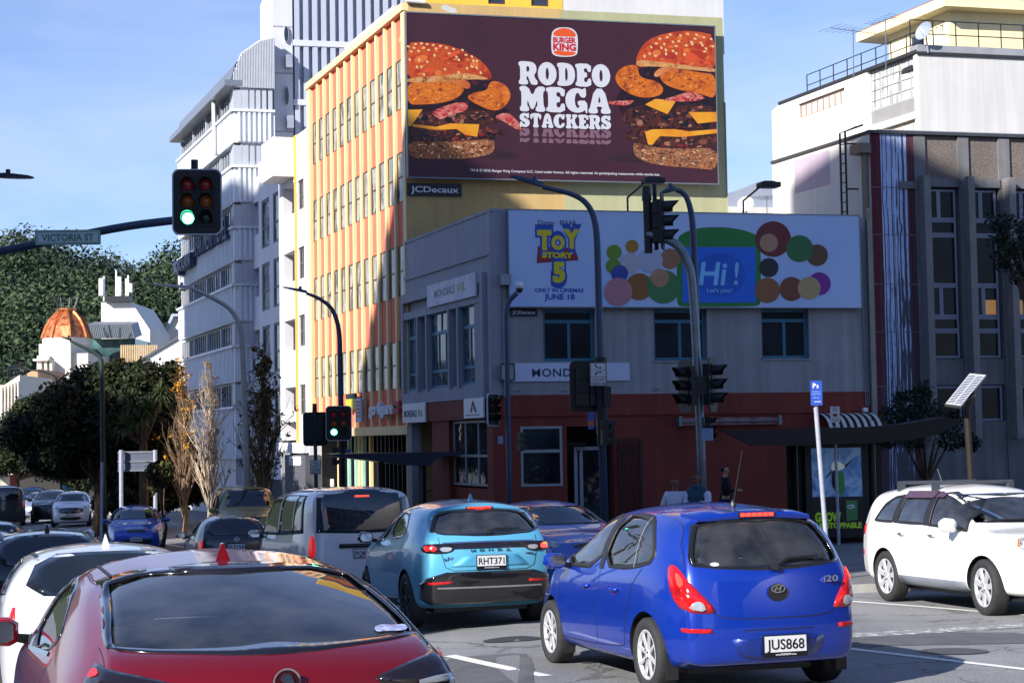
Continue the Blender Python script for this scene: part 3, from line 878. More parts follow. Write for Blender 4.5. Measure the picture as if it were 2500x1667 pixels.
burger(Lb,[('printed_shadow',M_SHADE,0,[(1560,1085),(1690,1015),(1790,1035),(1895,1080),(1760,1090)],1),('dark_sauce',M_DKSAUCE,1,[(1104,545),(1400,530),(1640,520),(1690,590),(1640,660),(1690,750),(1800,735),(1790,800),(1600,860),(1104,880)],1),('upper_patty',M_PATTY,2,[(1104,790),(1250,760),(1500,740),(1640,762),(1740,770),(1765,810),(1700,850),(1590,860),(1104,860)],2),('lower_patty',M_PATTY,2,[(1104,868),(1440,880),(1600,860),(1700,868),(1772,900),(1762,930),(1690,952),(1500,968),(1300,972),(1106,960)],2),('bottom_bun',M_BOTBUN,3,[(1106,965),(1300,970),(1500,965),(1690,952),(1704,1000),(1690,1044),(1640,1066),(1500,1087),(1300,1090),(1110,1078)],1),('cheese',M_CHEESE,4,[(1140,850),(1300,868),(1400,845),(1596,852),(1582,938),(1500,922),(1440,884),(1300,890),(1140,868)],0),('cheese',M_CHEESE,4,[(1104,752),(1208,750),(1130,862),(1104,864)],0),('bacon',M_BACON,5,[(1265,770),(1350,728),(1470,696),(1525,720),(1500,765),(1400,782),(1335,824),(1300,800)],1),('bacon',M_BACON,5,[(1690,800),(1780,765),(1850,815),(1892,895),(1840,882),(1760,830)],1),('onion_ring',M_RING,6,[(1103,566),(1200,562),(1330,556),(1440,548),(1494,580),(1490,632),(1430,682),(1330,708),(1200,718),(1104,716)],2),('onion_ring',M_RING,6,[(1500,668),(1560,632),(1650,622),(1662,572),(1700,552),(1775,580),(1812,640),(1802,692),(1750,750),(1680,760),(1590,722)],2),('top_bun',M_BUN,7,[(1102,296),(1190,288),(1300,296),(1420,322),(1540,372),(1620,428),(1670,490),(1686,548),(1640,552),(1540,542),(1440,548),(1330,560),(1103,572)],1),('bun_crust',M_BUNLOW,8,[(1102,535),(1330,520),(1480,500),(1600,520),(1676,545),(1540,545),(1440,551),(1330,562),(1103,570)],1),('sauce',M_SAUCE,8,[(1330,545),(1380,524),(1450,538),(1530,560),(1538,604),(1500,612),(1450,570)],2),],[(x,y,a)for x,y,a in[(1130,355,.3),(1150,330,.2),(1180,352,.6),(1215,330,-.2),(1120,410,1.4),(1170,460,1.2),(1185,412,1.5),(1290,382,1.2),(1390,368,.2),(1440,392,.8),(1455,412,1.0),(1480,345,.2),(1505,378,.1),(1545,390,.9),(1555,418,.6),(1580,420,1.2),(1512,470,1),(1545,458,.9),(1578,466,1.2),(1606,500,1.3),(1455,498,1.2),(1360,476,.8),(1492,525,1.4),(1218,512,1.2),(1200,300,0),(1240,305,.1),(1280,312,.1),(1330,318,.2),(1370,330,.3),(1420,338,.3),(1250,345,.1),(1300,335,.3),(1240,425,1.2),(1110,320,.3),(1160,305,.1),(1200,460,1)]])
burger(Rb,[('printed_shadow',M_SHADE,0,[(760,1092),(880,1052),(990,1045),(1070,1115),(900,1108)],1),('dark_sauce',M_DKSAUCE,1,[(840,690),(880,620),(1000,440),(1532,470),(1540,900),(1000,900),(900,790)],1),('upper_patty',M_PATTY,2,[(890,810),(925,742),(1050,716),(1140,756),(1210,780),(1260,722),(1536,700),(1540,885),(1300,890),(1100,882),(915,868)],2),('lower_patty',M_PATTY,2,[(902,905),(1000,868),(1300,880),(1541,880),(1545,1020),(1300,1020),(1050,1010),(935,965)],2),('bottom_bun',M_BOTBUN,3,[(964,1015),(978,972),(1100,1008),(1300,1020),(1546,1010),(1548,1166),(1400,1152),(1200,1138),(1060,1112),(985,1072)],1),('cheese',M_CHEESE,4,[(1048,902),(1100,886),(1250,884),(1350,900),(1541,884),(1541,912),(1300,938),(1150,932),(1098,992),(1070,990)],0),('cheese',M_CHEESE,4,[(1048,716),(1120,678),(1262,690),(1202,782),(1130,752)],0),('cheese',M_CHEESE,4,[(1344,768),(1538,768),(1539,832),(1410,846)],0),('bacon',M_BACON,5,[(764,702),(850,692),(930,688),(984,688),(930,724),(850,722)],1),('bacon',M_BACON,5,[(1168,684),(1280,650),(1360,624),(1474,668),(1400,692),(1320,697),(1200,694)],1),('onion_ring',M_RING,6,[(838,550),(862,484),(920,448),(1000,446),(1004,512),(1040,540),(1130,556),(1175,600),(1168,644),(1100,670),(1000,668),(900,622)],2),('onion_ring',M_RING,6,[(1136,510),(1200,470),(1320,478),(1430,500),(1533,510),(1535,684),(1430,642),(1300,622),(1180,582)],2),('top_bun',M_BUN,7,[(986,462),(988,400),(1018,328),(1080,268),(1180,232),(1300,212),(1420,220),(1524,244),(1531,498),(1430,487),(1250,470),(1100,455)],1),('bun_crust',M_BUNLOW,8,[(988,460),(994,412),(1100,420),(1280,440),(1420,462),(1531,470),(1531,497),(1430,486),(1250,470),(1100,455)],1),('sauce',M_SAUCE,8,[(1108,505),(1150,463),(1240,458),(1290,490),(1200,490),(1140,528),(1112,528)],2),],[(1045,388,1.4),(1120,385,.1),(1080,370,1.2),(1125,300,.3),(1180,305,1.2),(1190,345,1.4),(1192,372,1.4),(1240,352,.6),(1262,368,1.1),(1318,375,1.3),(1260,318,.1),(1330,314,0),(1365,290,.4),(1370,305,.5),(1430,295,.2),(1440,312,.8),(1465,335,.9),(1455,355,.1),(1512,320,.1),(1150,268,.2),(1200,258,.1),(1240,290,.8),(1290,245,.2),(1340,235,.3),(1400,240,.3),(1450,258,.3),(1500,270,.4),(1090,325,1),(1220,240,.1),(1160,330,1.3),(1280,285,.2),(1390,268,.2)])
SLAB={'E':([(0,0),(1,0),(1,.36),(.8,.36),(.74,.2),(.55,.2),(.55,.4),(.74,.4),(.74,.62),(.55,.62),(.55,.8),(.74,.8),(.8,.64),(1,.64),(1,1),(0,1),(0,.82),(.1,.8),(.1,.2),(0,.18)],[]),'O':(ellipse(.5,.5,.52,.51,0,16),[ellipse(.5,.5,.09,.26,0,12)]),'D':([(0,0),(.55,0),(.86,.09),(1.02,.34),(1.02,.66),(.86,.91),(.55,1),(0,1),(0,.82),(.1,.8),(.1,.2),(0,.18)],[[(.45,.2),(.57,.24),(.61,.5),(.57,.76),(.45,.8)]]),'R':([(0,0),(.5,0),(.5,.18),(.42,.2),(.42,.36),(.5,.36),(.62,.1),(.7,0),(1.02,0),(1.02,.2),(.93,.22),(.82,.42),(.95,.54),(.98,.75),(.88,.93),(.62,1),(0,1),(0,.82),(.08,.8),(.08,.2),(0,.18)],[[(.42,.55),(.55,.57),(.59,.68),(.55,.79),(.42,.8)]]),'M':([(0,0),(.36,0),(.36,.18),(.29,.2),(.3,.5),(.42,.1),(.56,.1),(.69,.5),(.69,.2),(.62,.18),(.62,0),(1,0),(1,.18),(.94,.2),(.92,.8),(1,.82),(1,1),(.67,1),(.5,.6),(.33,1),(0,1),(0,.82),(.07,.8),(.06,.2),(0,.18)],[]),'G':([(.5,0),(.78,.05),(.88,.14),(.93,0),(1,0),(1,.5),(.55,.5),(.55,.33),(.63,.3),(.62,.22),(.52,.19),(.42,.35),(.42,.65),(.52,.81),(.62,.78),(.7,.62),(.95,.62),(.95,1),(.85,1),(.8,.93),(.5,1.01),(.18,.92),(-.02,.68),(-.02,.32),(.18,.08)],[]),'A':([(0,0),(.42,0),(.42,.18),(.36,.2),(.38,.28),(.6,.28),(.62,.2),(.56,.18),(.56,0),(1,0),(1,.18),(.94,.2),(.72,1),(.28,1),(.06,.2),(0,.18)],[[(.43,.44),(.56,.44),(.5,.74)]]),'S':([(.03,0),(.16,0),(.22,.08),(.5,-.01),(.87,.08),(1.02,.3),(.92,.52),(.6,.62),(.42,.7),(.5,.8),(.66,.74),(.72,.64),(.94,.64),(.94,1),(.8,1),(.75,.94),(.48,1.01),(.13,.92),(0,.7),(.1,.5),(.4,.38),(.58,.29),(.5,.2),(.32,.27),(.26,.38),(.03,.38)],[]),'T':([(.25,0),(.75,0),(.75,.18),(.68,.2),(.68,.76),(.78,.76),(.84,.58),(1,.58),(1,1),(0,1),(0,.58),(.16,.58),(.22,.76),(.32,.76),(.32,.2),(.25,.18)],[]),'C':([(.5,-.01),(.84,.08),(1,.36),(.72,.38),(.63,.22),(.52,.19),(.42,.35),(.42,.65),(.52,.81),(.62,.78),(.7,.62),(.95,.62),(.95,1),(.85,1),(.8,.93),(.5,1.01),(.18,.92),(-.02,.68),(-.02,.32),(.18,.08)],[]),'K':([(0,0),(.46,0),(.46,.18),(.4,.2),(.4,.38),(.46,.42),(.58,.2),(.54,.18),(.54,0),(1.02,0),(1.02,.18),(.92,.2),(.72,.58),(.88,.8),(.97,.82),(.97,1),(.54,1),(.54,.82),(.6,.8),(.4,.55),(.4,.8),(.46,.82),(.46,1),(0,1),(0,.82),(.08,.8),(.08,.2),(0,.18)],[]),}
def slab_word(word,u0,u1,z0,z1,widths,mat,cmat,n,crop=None):
 mb=MB();tot=sum(widths);u=u0;gap=.05
 for ch,w in zip(word,widths):
  wu=(u1-u0)*w/tot
  outer,holes=SLAB[ch]
  f=lambda p:(u+wu*(gap/2+p[0]*(1-gap)),z0+(z1-z0)*p[1])
  if crop is None:
   mb.use(mat).outline(FO,[f(p)for p in chaikin(outer,1)],n,n+.002)
   mb.use(cmat)
   for h in holes:mb.outline(FO,[f(p)for p in chaikin(h,1)],n+.001,n+.0035)
  u+=wu
 return mb
def uzr(x0,y0,x1,y1):
 r=FO.rect(*Rb([(x0,y0)])[0],*Rb([(x1,y1)])[0],NB);return r
for word,box,wd in(('RODEO',(182,432,812,590),[1.1,1.1,1.05,.95,1.1]),('MEGA',(188,600,816,772),[1.35,1.0,1.15,1.2]),('STACKERS',(188,782,818,880),[.95,1,1.05,1.05,1.1,.95,1.05,.95])):
 u0,z0,u1,z1=uzr(*box)
 slab_word(word,u0,u1,z0,z1,wd,M_WHITEL,M_MAROON,NB+.012).build('lettering',None,bill)
M_FADE=pm('printed_dusty_pink','#6a4c5a',.5,0,.03)
from mathutils import geometry as _geo
def crop_word(u0,u1,z0,z1,widths,zc0,zc1,zoff):
 mb=MB().use(M_FADE);tot=sum(widths);u=u0
 for ch,w in zip('STACKERS',widths):
  wu=(u1-u0)*w/tot
  poly=chaikin(SLAB[ch][0],1)
  steps=9
  for k in range(steps):
   y=zc0+(zc1-zc0)*(k+.5)/steps;dy=(zc1-zc0)/steps/2
   xs_=[]
   for a,b in zip(poly,poly[1:]+poly[:1]):
    if(a[1]-y)*(b[1]-y)<0:xs_.append(a[0]+(b[0]-a[0])*(y-a[1])/(b[1]-a[1]))
   xs_.sort()
   for a,b in zip(xs_[::2],xs_[1::2]):
    zb=zoff+(y-zc0)*(z1-z0)
    hh=dy*(z1-z0)
    mb.box(FO,u+wu*(.025+a*.95),u+wu*(.025+b*.95),zb-hh,zb+hh,NB+.004,NB+.006)
  u+=wu
 return mb
wd=[.95,1,1.05,1.05,1.1,.95,1.05,.95]
u0,z0,u1,z1=uzr(188,782,818,880)
zA=uzr(188,885,818,940);zB_=uzr(188,947,818,982)
crop_word(u0,u1,z0,z1,wd,0,.55,zA[1]).build('lettering',None,bill)
crop_word(u0,u1,z0,z1,wd,0,.3,zB_[1]).build('lettering',None,bill)
em=MB()
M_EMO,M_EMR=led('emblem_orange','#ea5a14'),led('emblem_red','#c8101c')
def remb(pts,mat,k):em.use(mat);AB.layer(em,Rb(pts),k,2)
remb([(408,255),(415,215),(450,192),(500,188),(548,195),(580,222),(590,260),(590,350),(580,384),(500,394),(420,382),(408,345)],M_WHITEL,2)
remb([(418,250),(425,218),(470,196),(500,194),(540,202),(572,228),(580,257),(500,252)],M_EMO,3)
remb([(420,347),(500,352),(579,357),(570,378),(500,386),(432,374)],M_EMO,3)
for tx,b in(('BURGER',(420,258,577,294)),('KING',(420,300,578,346))):
 u0,z0,u1,z1=uzr(*b)
 em.use(M_EMR).text(FO,tx,u0,z0,z1-z0,u1-u0,NB+.008,NB+.0095,bold=.05)
em.build('emblem',None,bill)
u0,z0,_,_=FO.rect(1147,410,1611,426,NB);u1=FO.uz(1611,420,NB)[0]
add_text(bill,FO,[('TM & \u00a9 2026 Burger King Company LLC. Used under license. All rights reserved. At participating restaurants while stocks last.',u0,FO.uz(1380,424,NB)[1],.085,dict(w=u1-u0,bold=.015))],M_WHITEL,NB+.003,t=.002)
u0,z0,u1,z1=FO.rect(994,449,1126,479,.0)
s6=signboard('plate_sign','long black plate with white lettering under the huge billboard',FO,u0,z0,u1,z1,.0,.09,pm('black_plate','#0b0f1c',.4))
add_text(s6,FO,[('JCDecaux',u0+(u1-u0)*.06,z0+(z1-z0)*.27,(z1-z0)*.5,dict(w=(u1-u0)*.88,bold=.012))],M_WHITE,.09)
NT=.26
c4=[FB.uz(1241,512,NT),FB.uz(2097,528,NT),FB.uz(2103,750,NT),FB.uz(1245,749,NT)]
tz1=(c4[0][1]+c4[1][1])/2;tz0=(c4[2][1]+c4[3][1])/2;tu0=(c4[0][0]+c4[3][0])/2;tu1=(c4[1][0]+c4[2][0])/2
M_POSTER=noise_mix('printed_pale_blue',['#9fb9e2','#b4c8ea','#a8c0e6'],.25,2,.5)
mb=MB().use(M_POSTER);mb.box(FB,tu0,tu1,tz0,tz1,NT-.08,NT)
mb.use(M_GALV).ring(FB,tu0-.03,tu1+.03,tz0-.03,tz1+.03,.03,NT-.1,NT+.015)
mb.box(FB,tu0,tu1,tz0-.03,tz1,.03,.1)
toy=tag(mb.build('cinema_poster'),'long pale blue cinema poster with yellow title and green tablet','poster')
AT=Art(FB,NT)
T6=lambda pts:[(1200+x/2.8,500+y/2.8)for x,y in pts]
T8=lambda pts:[(1800+x/2.8,500+y/2.8)for x,y in pts]
def tr6(x0,y0,x1,y1):return FB.rect(*T6([(x0,y0)])[0],*T6([(x1,y1)])[0],NT)
M_TBLUE,M_TYEL,M_TRED=pm('title_blue','#1c4aa8',.5,0,.02),pm('title_yellow','#d9c81e',.5,0,.02),pm('title_red','#8f2226',.5,0,.03)
tt=MB()
def outlined(txt,b,bold,grow):
 u0,z0,u1,z1=tr6(*b)
 tt.use(M_TBLUE).text(FB,txt,u0-grow,z0-grow,z1-z0+2*grow,u1-u0+2*grow,NT+.003,NT+.005,bold=bold+.10)
 tt.use(M_TYEL).text(FB,txt,u0,z0,z1-z0,u1-u0,NT+.006,NT+.008,bold=bold)
tt.use(M_TRED);AT.layer(tt,T6([(316,283),(570,296),(596,380),(308,400)]),0,0)
u0,z0,u1,z1=tr6(345,325,560,362);tt.use(M_TYEL).text(FB,'STORY',u0,z0,z1-z0,u1-u0,NT+.004,NT+.006,bold=.06)
for ch,b in(('T',(312,176,410,300)),('O',(408,212,500,300)),('Y',(490,170,605,290))):outlined(ch,b,.07,.06)
outlined('5',(418,392,504,522),.06,.06)
for tx,b,bo in(('Disney \u00b7 PIXAR',(318,106,580,138),.01),('ONLY IN CINEMAS',(296,570,630,597),.035),('JUNE 18',(360,608,568,647),.04)):
 u0,z0,u1,z1=tr6(*b);tt.use(M_NAVY if bo<.02 else M_TBLUE).text(FB,tx,u0,z0,z1-z0,u1-u0,NT+.003,NT+.005,bold=bo)
tt.build('lettering',None,toy)
tb=MB();M_TG,M_TB,M_TB2,M_TL=pm('tablet_green','#1f7a34',.5,0,.06,1),pm('tablet_screen_blue','#1868d8',.5,0,.03),pm('tablet_screen_blue_dark','#1458c4',.5),pm('tablet_letters','#7cc4f0',.5)
tb.use(M_TG);AT.layer(tb,T6([(1268,250),(1290,200),(1400,160),(1540,150),(1700,165),(1815,205),(1840,260),(1842,640),(1835,685),(1790,696),(1320,698),(1275,690),(1265,640)]),0,2)
tb.use(M_TB);AT.layer(tb,T6([(1306,290),(1806,290),(1806,668),(1306,668)]),1,0)
tb.use(M_TB2);AT.layer(tb,T6(ellipse(1560,480,175,150)),2,0)
u0,z0,u1,z1=tr6(1415,385,1610,545);tb.use(M_TL).text(FB,'Hi',u0,z0,z1-z0,u1-u0,NT+.008,NT+.0095,bold=.02,italic=.15)
u0,z0,u1,z1=tr6(1655,385,1690,545);tb.text(FB,'!',u0,z0,z1-z0,u1-u0,NT+.008,NT+.0095,bold=.01,italic=.1)
u0,z0,u1,z1=tr6(1472,570,1645,598);tb.text(FB,"Let's play!",u0,z0,z1-z0,u1-u0,NT+.008,NT+.0095,bold=.01)
tb.build('tablet_picture',None,toy)
dots=MB()
def dot(T,x,y,r,c,k):dots.use(pm('printed_'+c.lstrip('#'),c,.5,0,.1,2));AT.layer(dots,T(ellipse(x,y,r,r,0,28)),k,0)
for k,(x,y,r,c)in enumerate([(960,285,45,'#a3781f'),(838,325,52,'#6d8f1e'),(1220,370,70,'#9a6a4a'),(1085,380,85,'#a9aec4'),(945,400,72,'#b3b2bd'),(832,420,52,'#64861c'),(875,470,58,'#24489a'),(1010,560,92,'#8d5a24'),(1175,560,115,'#3c7a44'),(1150,500,62,'#b08462'),(865,595,96,'#b77c86')]):dot(T6,x,y,r,c,3+.5*k)
for k,(x,y,r,c)in enumerate([(245,235,122,'#6d2426'),(545,345,74,'#5d4028'),(425,300,92,'#2a6a34'),(215,260,62,'#b08468'),(215,430,66,'#20242a'),(560,540,78,'#7a1c8c'),(205,585,86,'#8a5a34'),(370,575,82,'#74402a'),(490,570,78,'#b39a6a')]):dot(T8,x,y,r,c,3+.5*k)
dots.build('coloured_balls',None,toy)
for i,(pole_x,y0,y1,hx,hy,lab)in enumerate(((1530,514,484,1590,440,'floodlight on a bent bracket above the poster, nearer the billboard'),(1812,520,492,1872,450,'floodlight on a bent bracket above the right end of the cinema poster'))):
 mb=MB().use(M_DARKPOLE)
 a=FB.uz(pole_x,y0);b=FB.uz(pole_x,y1);c=FB.uz(hx-12,hy+6,1.6)
 pts=[FB.P(a[0],a[1]-.2,.1),FB.P(a[0],b[1],.1),FB.P(c[0]-.05,c[1],1.6)]
 mb.tube(pts,.03,8)
 fl=tag(mb.build('floodlight'),lab,'floodlight')
 h=MB().use(M_DARKPOLE);h.box(FB,c[0]-.1,c[0]+.5,c[1]-.03,c[1]+.12,1.4,1.85);h.box(FB,c[0]+.02,c[0]+.38,c[1]+.12,c[1]+.16,1.5,1.75)
 h.build('lamp_head',None,fl,bevel=.02)
ob=thing('orange_building','tall building with cream fins and salmon panels, carrying the huge billboard','building',(PO.x,PO.y,ground_z(PO.x,PO.y)))
M_CREAM=pm('cream_fin_paint','#ecd09a',.7,0,.06,1.5,.1,20,streak=.07)
M_SALMON=pm('salmon_panel','#dd6b54',.7,0,.05,1.5)
M_OCHRE=pm('ochre_wall','#bb9d66',.8,0,.10,.8,.25,35,streak=.10)
M_OLIVEW=pm('olive_wall','#9fa07c',.8,0,.08,.8,.25,35,streak=.07)
M_PALEW=pm('pale_grey_wall','#c3c3c6',.8,0,.06,.8,.2,30,streak=.08)
M_OGLASS=noise_mix('curtained_glass',['#5b5a54','#2a2c2e','#a8a598','#7d7b70','#45464a'],1.1,5,.08,1.2,mapping=(1.2,1.2,.5),spec=.9)
uL=FA.uz(752,600)[0]
zt=lambda y:FA.uz(891,y)[1]
zcorn=FA.uz(868,105)[1]
zPar=zt(103)
rows=[(207,316),(419.6,528.6),(633,745.7),(851,956)]
zbeam1,zbeam0=FA.uz(928,1041)[1],FA.uz(928,1062)[1]
nb=12
ue=uO-uL
pw=.55
bay=(ue-pw*.6-.45)/nb
bu=[uL+.45+bay*k for k in range(nb+1)]
wl=MB().use(M_SALMON);wl.box(FA,uL,uO,zbeam1,zPar,-.9,-.14)
wl.build('salmon_panels',None,ob)
fn=MB().use(M_CREAM)
fn.box(FA,uL,uL+.45,zbeam1,zPar,-.9,0)
fn.box(FA,uO-pw*.6,uO,zbeam1,zPar,-.9,0)
for k in range(1,nb):fn.box(FA,bu[k]-.085,bu[k]+.085,zbeam1,zPar,-.14,-.03)
fn.build('fins',None,ob)
cn=MB().use(M_CREAM)
cn.box(FA,uL-.02,uO+.02,zPar,zcorn,-.95,.06)
cn.box(FA,uL,uO,zbeam0,zbeam1,-.9,.05)
cn.use(M_PALEW);cn.box(FA,FA.uz(820,130)[0],uO-2.2,zcorn+.25,zcorn+.5,-2.5,-.35)
cn.build('cornice',None,ob)
for r,(ya,yb)in enumerate(rows):
 z1,z0=zt(ya),zt(yb)
 for k in range(nb):
  mb=MB().use(M_OGLASS);mb.box(FA,bu[k]+.2,bu[k+1]-.1,z0,z1,-.137,-.115)
  mb.use(pm('dark_bronze_frame','#4a3328',.5));
  mb.box(FA,bu[k]+.10,bu[k]+.20,z0,z1,-.137,-.10);mb.box(FA,bu[k]+.10,bu[k+1]-.1,z1,z1+.05,-.137,-.10);mb.box(FA,bu[k]+.22,bu[k+1]-.1,(z0+z1)/2-.03,(z0+z1)/2+.03,-.114,-.105)
  mb.build('window',None,ob)
gf=MB().use(pane('green_shop_glass',(.05,.09,.08),spec=.9));gf.box(FA,uL,uO,ZB,zbeam0,-1.5,-1.3)
gf.build('shopfront_glass',None,ob)
cl=MB()
for k in range(26):
 u=uL+.2+(ue-.4)*k/25
 cl.use(pm('mint_column','#a9d8c2',.6)if k<9 and k%2 else(M_CREAM if k%3==0 and k<12 else M_DARKPOLE));w=.16 if k<10 else.07
 cl.box(FA,u-w/2,u+w/2,ZB,zbeam0,-1.3,-1.1)
cl.use(M_DARKPOLE);cl.box(FA,uL,uO,ZB+2.4,ZB+2.5,-1.29,-1.2)
cl.build('shopfront_mullions',None,ob)
u1373,u1771=FO.uz(1375,300)[0],FO.uz(1770,300)[0]
zO=FO.uz(1180,14)[1];zOl=FO.uz(1570,35)[1]
wf=MB().use(M_OCHRE);wf.box(FO,.02,u1373,ZB,zO,-.6,0)
wf.build('ochre_wall',None,ob)
wf=MB().use(M_OLIVEW);wf.box(FO,u1373,u1771,ZB,zOl,-.6,0);wf.box(FO,u1771-.001,u1771+.02,ZB+9,zOl-3,-.5,.05)
wf.box(FO,u1771-.6,u1771,ZB,zOl,-14,-.6)
wf.build('olive_wall',None,ob)
FO2=FO.shifted(-1.2)
ur0,ur1,ur2=FO2.uz(1000,5)[0],FO2.uz(1375,5)[0],FO2.uz(1766,20)[0]
rf=MB().use(pm('yellow_roof_storey','#e0b13f',.75,0,.06,1));
hz=[FO2.rect(1192,-12,1234,11),FO2.rect(1297,-10,1340,16)]
rf.wall(FO2,ur0,ur1-.02,zO-1,zO+3.2,-.4,0,[(h[0],h[2],h[1],h[3])for h in hz])
rf.build('roof_storey',None,ob)
for h in hz:casement(ob,FO2,h[0],h[1],h[2],h[3],pm('brown_window_frame','#5a3b2e',.5),M_PANE,-.05,.05)
rf=MB().use(M_PALEW);rf.box(FO2,ur1,ur2,zOl-1,zOl+3.4,-10,0);rf.build('roof_storey',None,ob)
bk=MB().use(M_OCHRE);bk.box(FO,.02,u1771-.6,zO-1.2,zO-1.0,-13,-.6);bk.build('roof',None,ob)
pk=MB().use(pm('bare_peeling_patch','#b6b7b4',.8))
pts=[(1075,20),(1083,12),(1093,14),(1103,19),(1112,22),(1117,31),(1105,33),(1092,30)]
pk.outline(FO,[FO.uz(x,y)for x,y in pts],.001,.004);pk.build('peeled_patch',None,ob)
pc=MB().use(M_WHITE);a=FO.uz(990,4);b=FO.uz(1036,8);pc.tube([FO.P(a[0],a[1],.1),FO.P(b[0],b[1],.1)],.07,8);pc.build('roof_pipe',None,ob)
gl=MB().use(pm('white_letters','#c9cdd6',.5))
u0,z0,u1,z1=FA.rect(906,985,966,1010,.1)
u0=FA.uz(906,1000,.1)[0];u1=FA.uz(966,990,.1)[0];zb=FA.uz(935,1010,.1)[1]
gl.text(FA,'go figure',u0,zb,(FA.uz(935,986,.1)[1]-zb)*1.2,u1-u0,.06,.2,bold=.05)
gy=tag(gl.build('wall_lettering',recalc=False),'raised white letters spelling a gym name across the fins above the beam','sign')
rb=MB().use(pm('red_bracket','#a32030',.5));a0,a1=FA.uz(964,990,.1)[0],FA.uz(980,990,.1)[0]
for y in(985,1002):zz=FA.uz(970,y,.1)[1];rb.box(FA,a0,a1,zz-.08,zz+.08,.05,.2)
rb.build('red_bars',None,gy)
bs=MB();u0,z0,u1,z1=FA.rect(857,972,870,1030,.3)
bs.use(pm('blade_sign_pale','#aebfd6',.5)).box(FA,u0,u1,z0,z1,.06,.14)
bs.use(pm('blade_sign_orange','#c45f2c',.5))
for k in range(5):z=z0+(z1-z0)*(.2+.15*k);bs.box(FA,u0+.1,u1-.1,z,z+(z1-z0)*.09,.139,.146)
tag(bs.build('strip_sign'),'narrow pale vertical sign with orange blocks beside the green-lit signal','sign')
bs=MB();u0,z0,u1,z1=FA.rect(834,974,856,1000,.3)
bs.use(pm('yellow_sign','#d9d23a',.5)).box(FA,u0,u1,z0,z1,.06,.14);bs.use(M_DARKPOLE).box(FA,u0,u1,z1,z1+.2,.06,.14)
tag(bs.build('shop_sign'),'small yellow shop sign with a dark top behind the curved lamp pole','sign')
uE=FA.uz(589,700)[0]
wb=thing('apartment_building','white apartment block with an orange stripe between the fins and the ribbon-window hotel','building',(FA.P(uE,0).x,FA.P(uE,0).y,ground_z(-12,75)))
M_WHITEW=pm('white_wall_panel','#d6d5d8',.7,0,.05,1.0,streak=.05)
M_STRIPE=pm('orange_stripe','#e2a248',.6,0,.04)
uA=lambda x,y=600:FA.uz(x,y)[0]
zA_=lambda x,y:FA.uz(x,y)[1]
g=MB()
wz=[(438,511),(603,681),(769,846),(939,1012)]
g.use(M_WHITEW)
hol=[(uA(727.5),uA(742.5),zA_(735,b),zA_(735,a))for a,b in wz]
g.wall(FA,uA(726),uL-.05,ZB,zA_(735,323),-.5,0,hol)
g.use(M_STRIPE).box(FA,uA(719.5),uA(726),ZB,zA_(722,330),-.5,.01)
g.use(M_WHITEW)
bz=[(453,527),(617,691),(782,858),(946,1000)]
bh=[(uA(692),uA(719),zA_(705,b),zA_(705,a))for a,b in bz]
g.wall(FA,uA(690),uA(719.5),zA_(705,1030),zA_(705,345),-.4,0,bh)
g.box(FA,uA(690),uA(719.5),zA_(705,440),zA_(705,345),0,.9)
g.box(FA,uA(682),uA(690),zA_(686,1075),zA_(686,352),-1.4,.02)
zr=[(468,590),(629,748),(787,907),(946,1060)]
hb=[]
for a,b in zr:hb+=[(uA(638),uA(657),zA_(675,b),zA_(675,a)),(uA(666),uA(682),zA_(675,b),zA_(675,a))]
g.wall(FA,uA(631),uA(682),ZB+3,zA_(675,367),-.4,-.02,hb)
ro=[(492,572),(654,724),(806,880),(958,1030)]
g.wall(FA,uA(610),uA(631),ZB+3,zA_(620,432),-.4,-.15,[(uA(611),uA(631),zA_(620,b),zA_(620,a))for a,b in ro])
rn=[(523,586),(665,732),(811,876),(956,1020)]
g.wall(FA,uA(592),uA(608),ZB+3,zA_(600,430),-.4,-.1,[(uA(592.5),uA(607),zA_(600,b),zA_(600,a))for a,b in rn])
g.box(FA,uE,uA(592),ZB,zA_(600,405),-1.5,.05)
g.box(FA,uA(608),uA(610.5),ZB,zA_(609,395),-1.0,.05)
g.box(FA,uE,uL-.05,ZB,ZB+3.1,-1.0,-.9)
g.build('wall',None,wb)
bk=MB().use(pm('balcony_shade_grey','#9c9ba6',.8));bk.box(FA,uA(690),uA(719.5),ZB,zA_(705,350),-2.0,-1.9)  # balcony back painted grey to hold the shade inside the recess
bk.box(FA,uA(718.5),uA(719.5),ZB,zA_(705,350),-1.9,-.4)
bk.use(pm('dark_recess','#23262e',.8)).box(FA,uA(609),uA(631),ZB,zA_(620,440),-1.3,-1.2)
bk.use(M_WHITEW).box(FA,uE,uL-.05,ZB,zA_(735,330),-9,-2.1)
bk.build('balcony_back',None,wb)
for h in hol:casement(wb,FA,h[0],h[2],h[1],h[3],pm('brown_frame','#5d544e',.5),M_PANE,-.08,.09,bars_v=[(.5,.09,0,1)],bars_h=[(.5,.07)])
for h in hb:casement(wb,FA,h[0],h[2],h[1],h[3],pm('slate_frame','#4a505c',.5),M_OGLASS if h[3]>5 else M_PANE,-.06,.12,bars_h=[(.42,.1)])
for a,b in rn:casement(wb,FA,uA(592.5),zA_(600,b),uA(607),zA_(600,a),M_DARKPOLE,M_PANE,-.14,.12,bars_h=[(.5,.1)])
gg=MB().use(pane('dark_lobby_glass',(.02,.022,.03)));gg.box(FA,uA(631),uL-.1,ZB,ZB+3.2,-.5,-.42)
gg.use(M_WHITEW).box(FA,uA(690),uL-.1,zA_(720,1105),zA_(720,1080),-.4,.25)
gg.build('shopfront',None,wb)
lt=MB().use(pm('grey_fascia','#55565e',.7)).box(FA,uA(702),uA(752),ZB,zA_(725,1110),-.4,.2)
lt.use(M_WHITE);
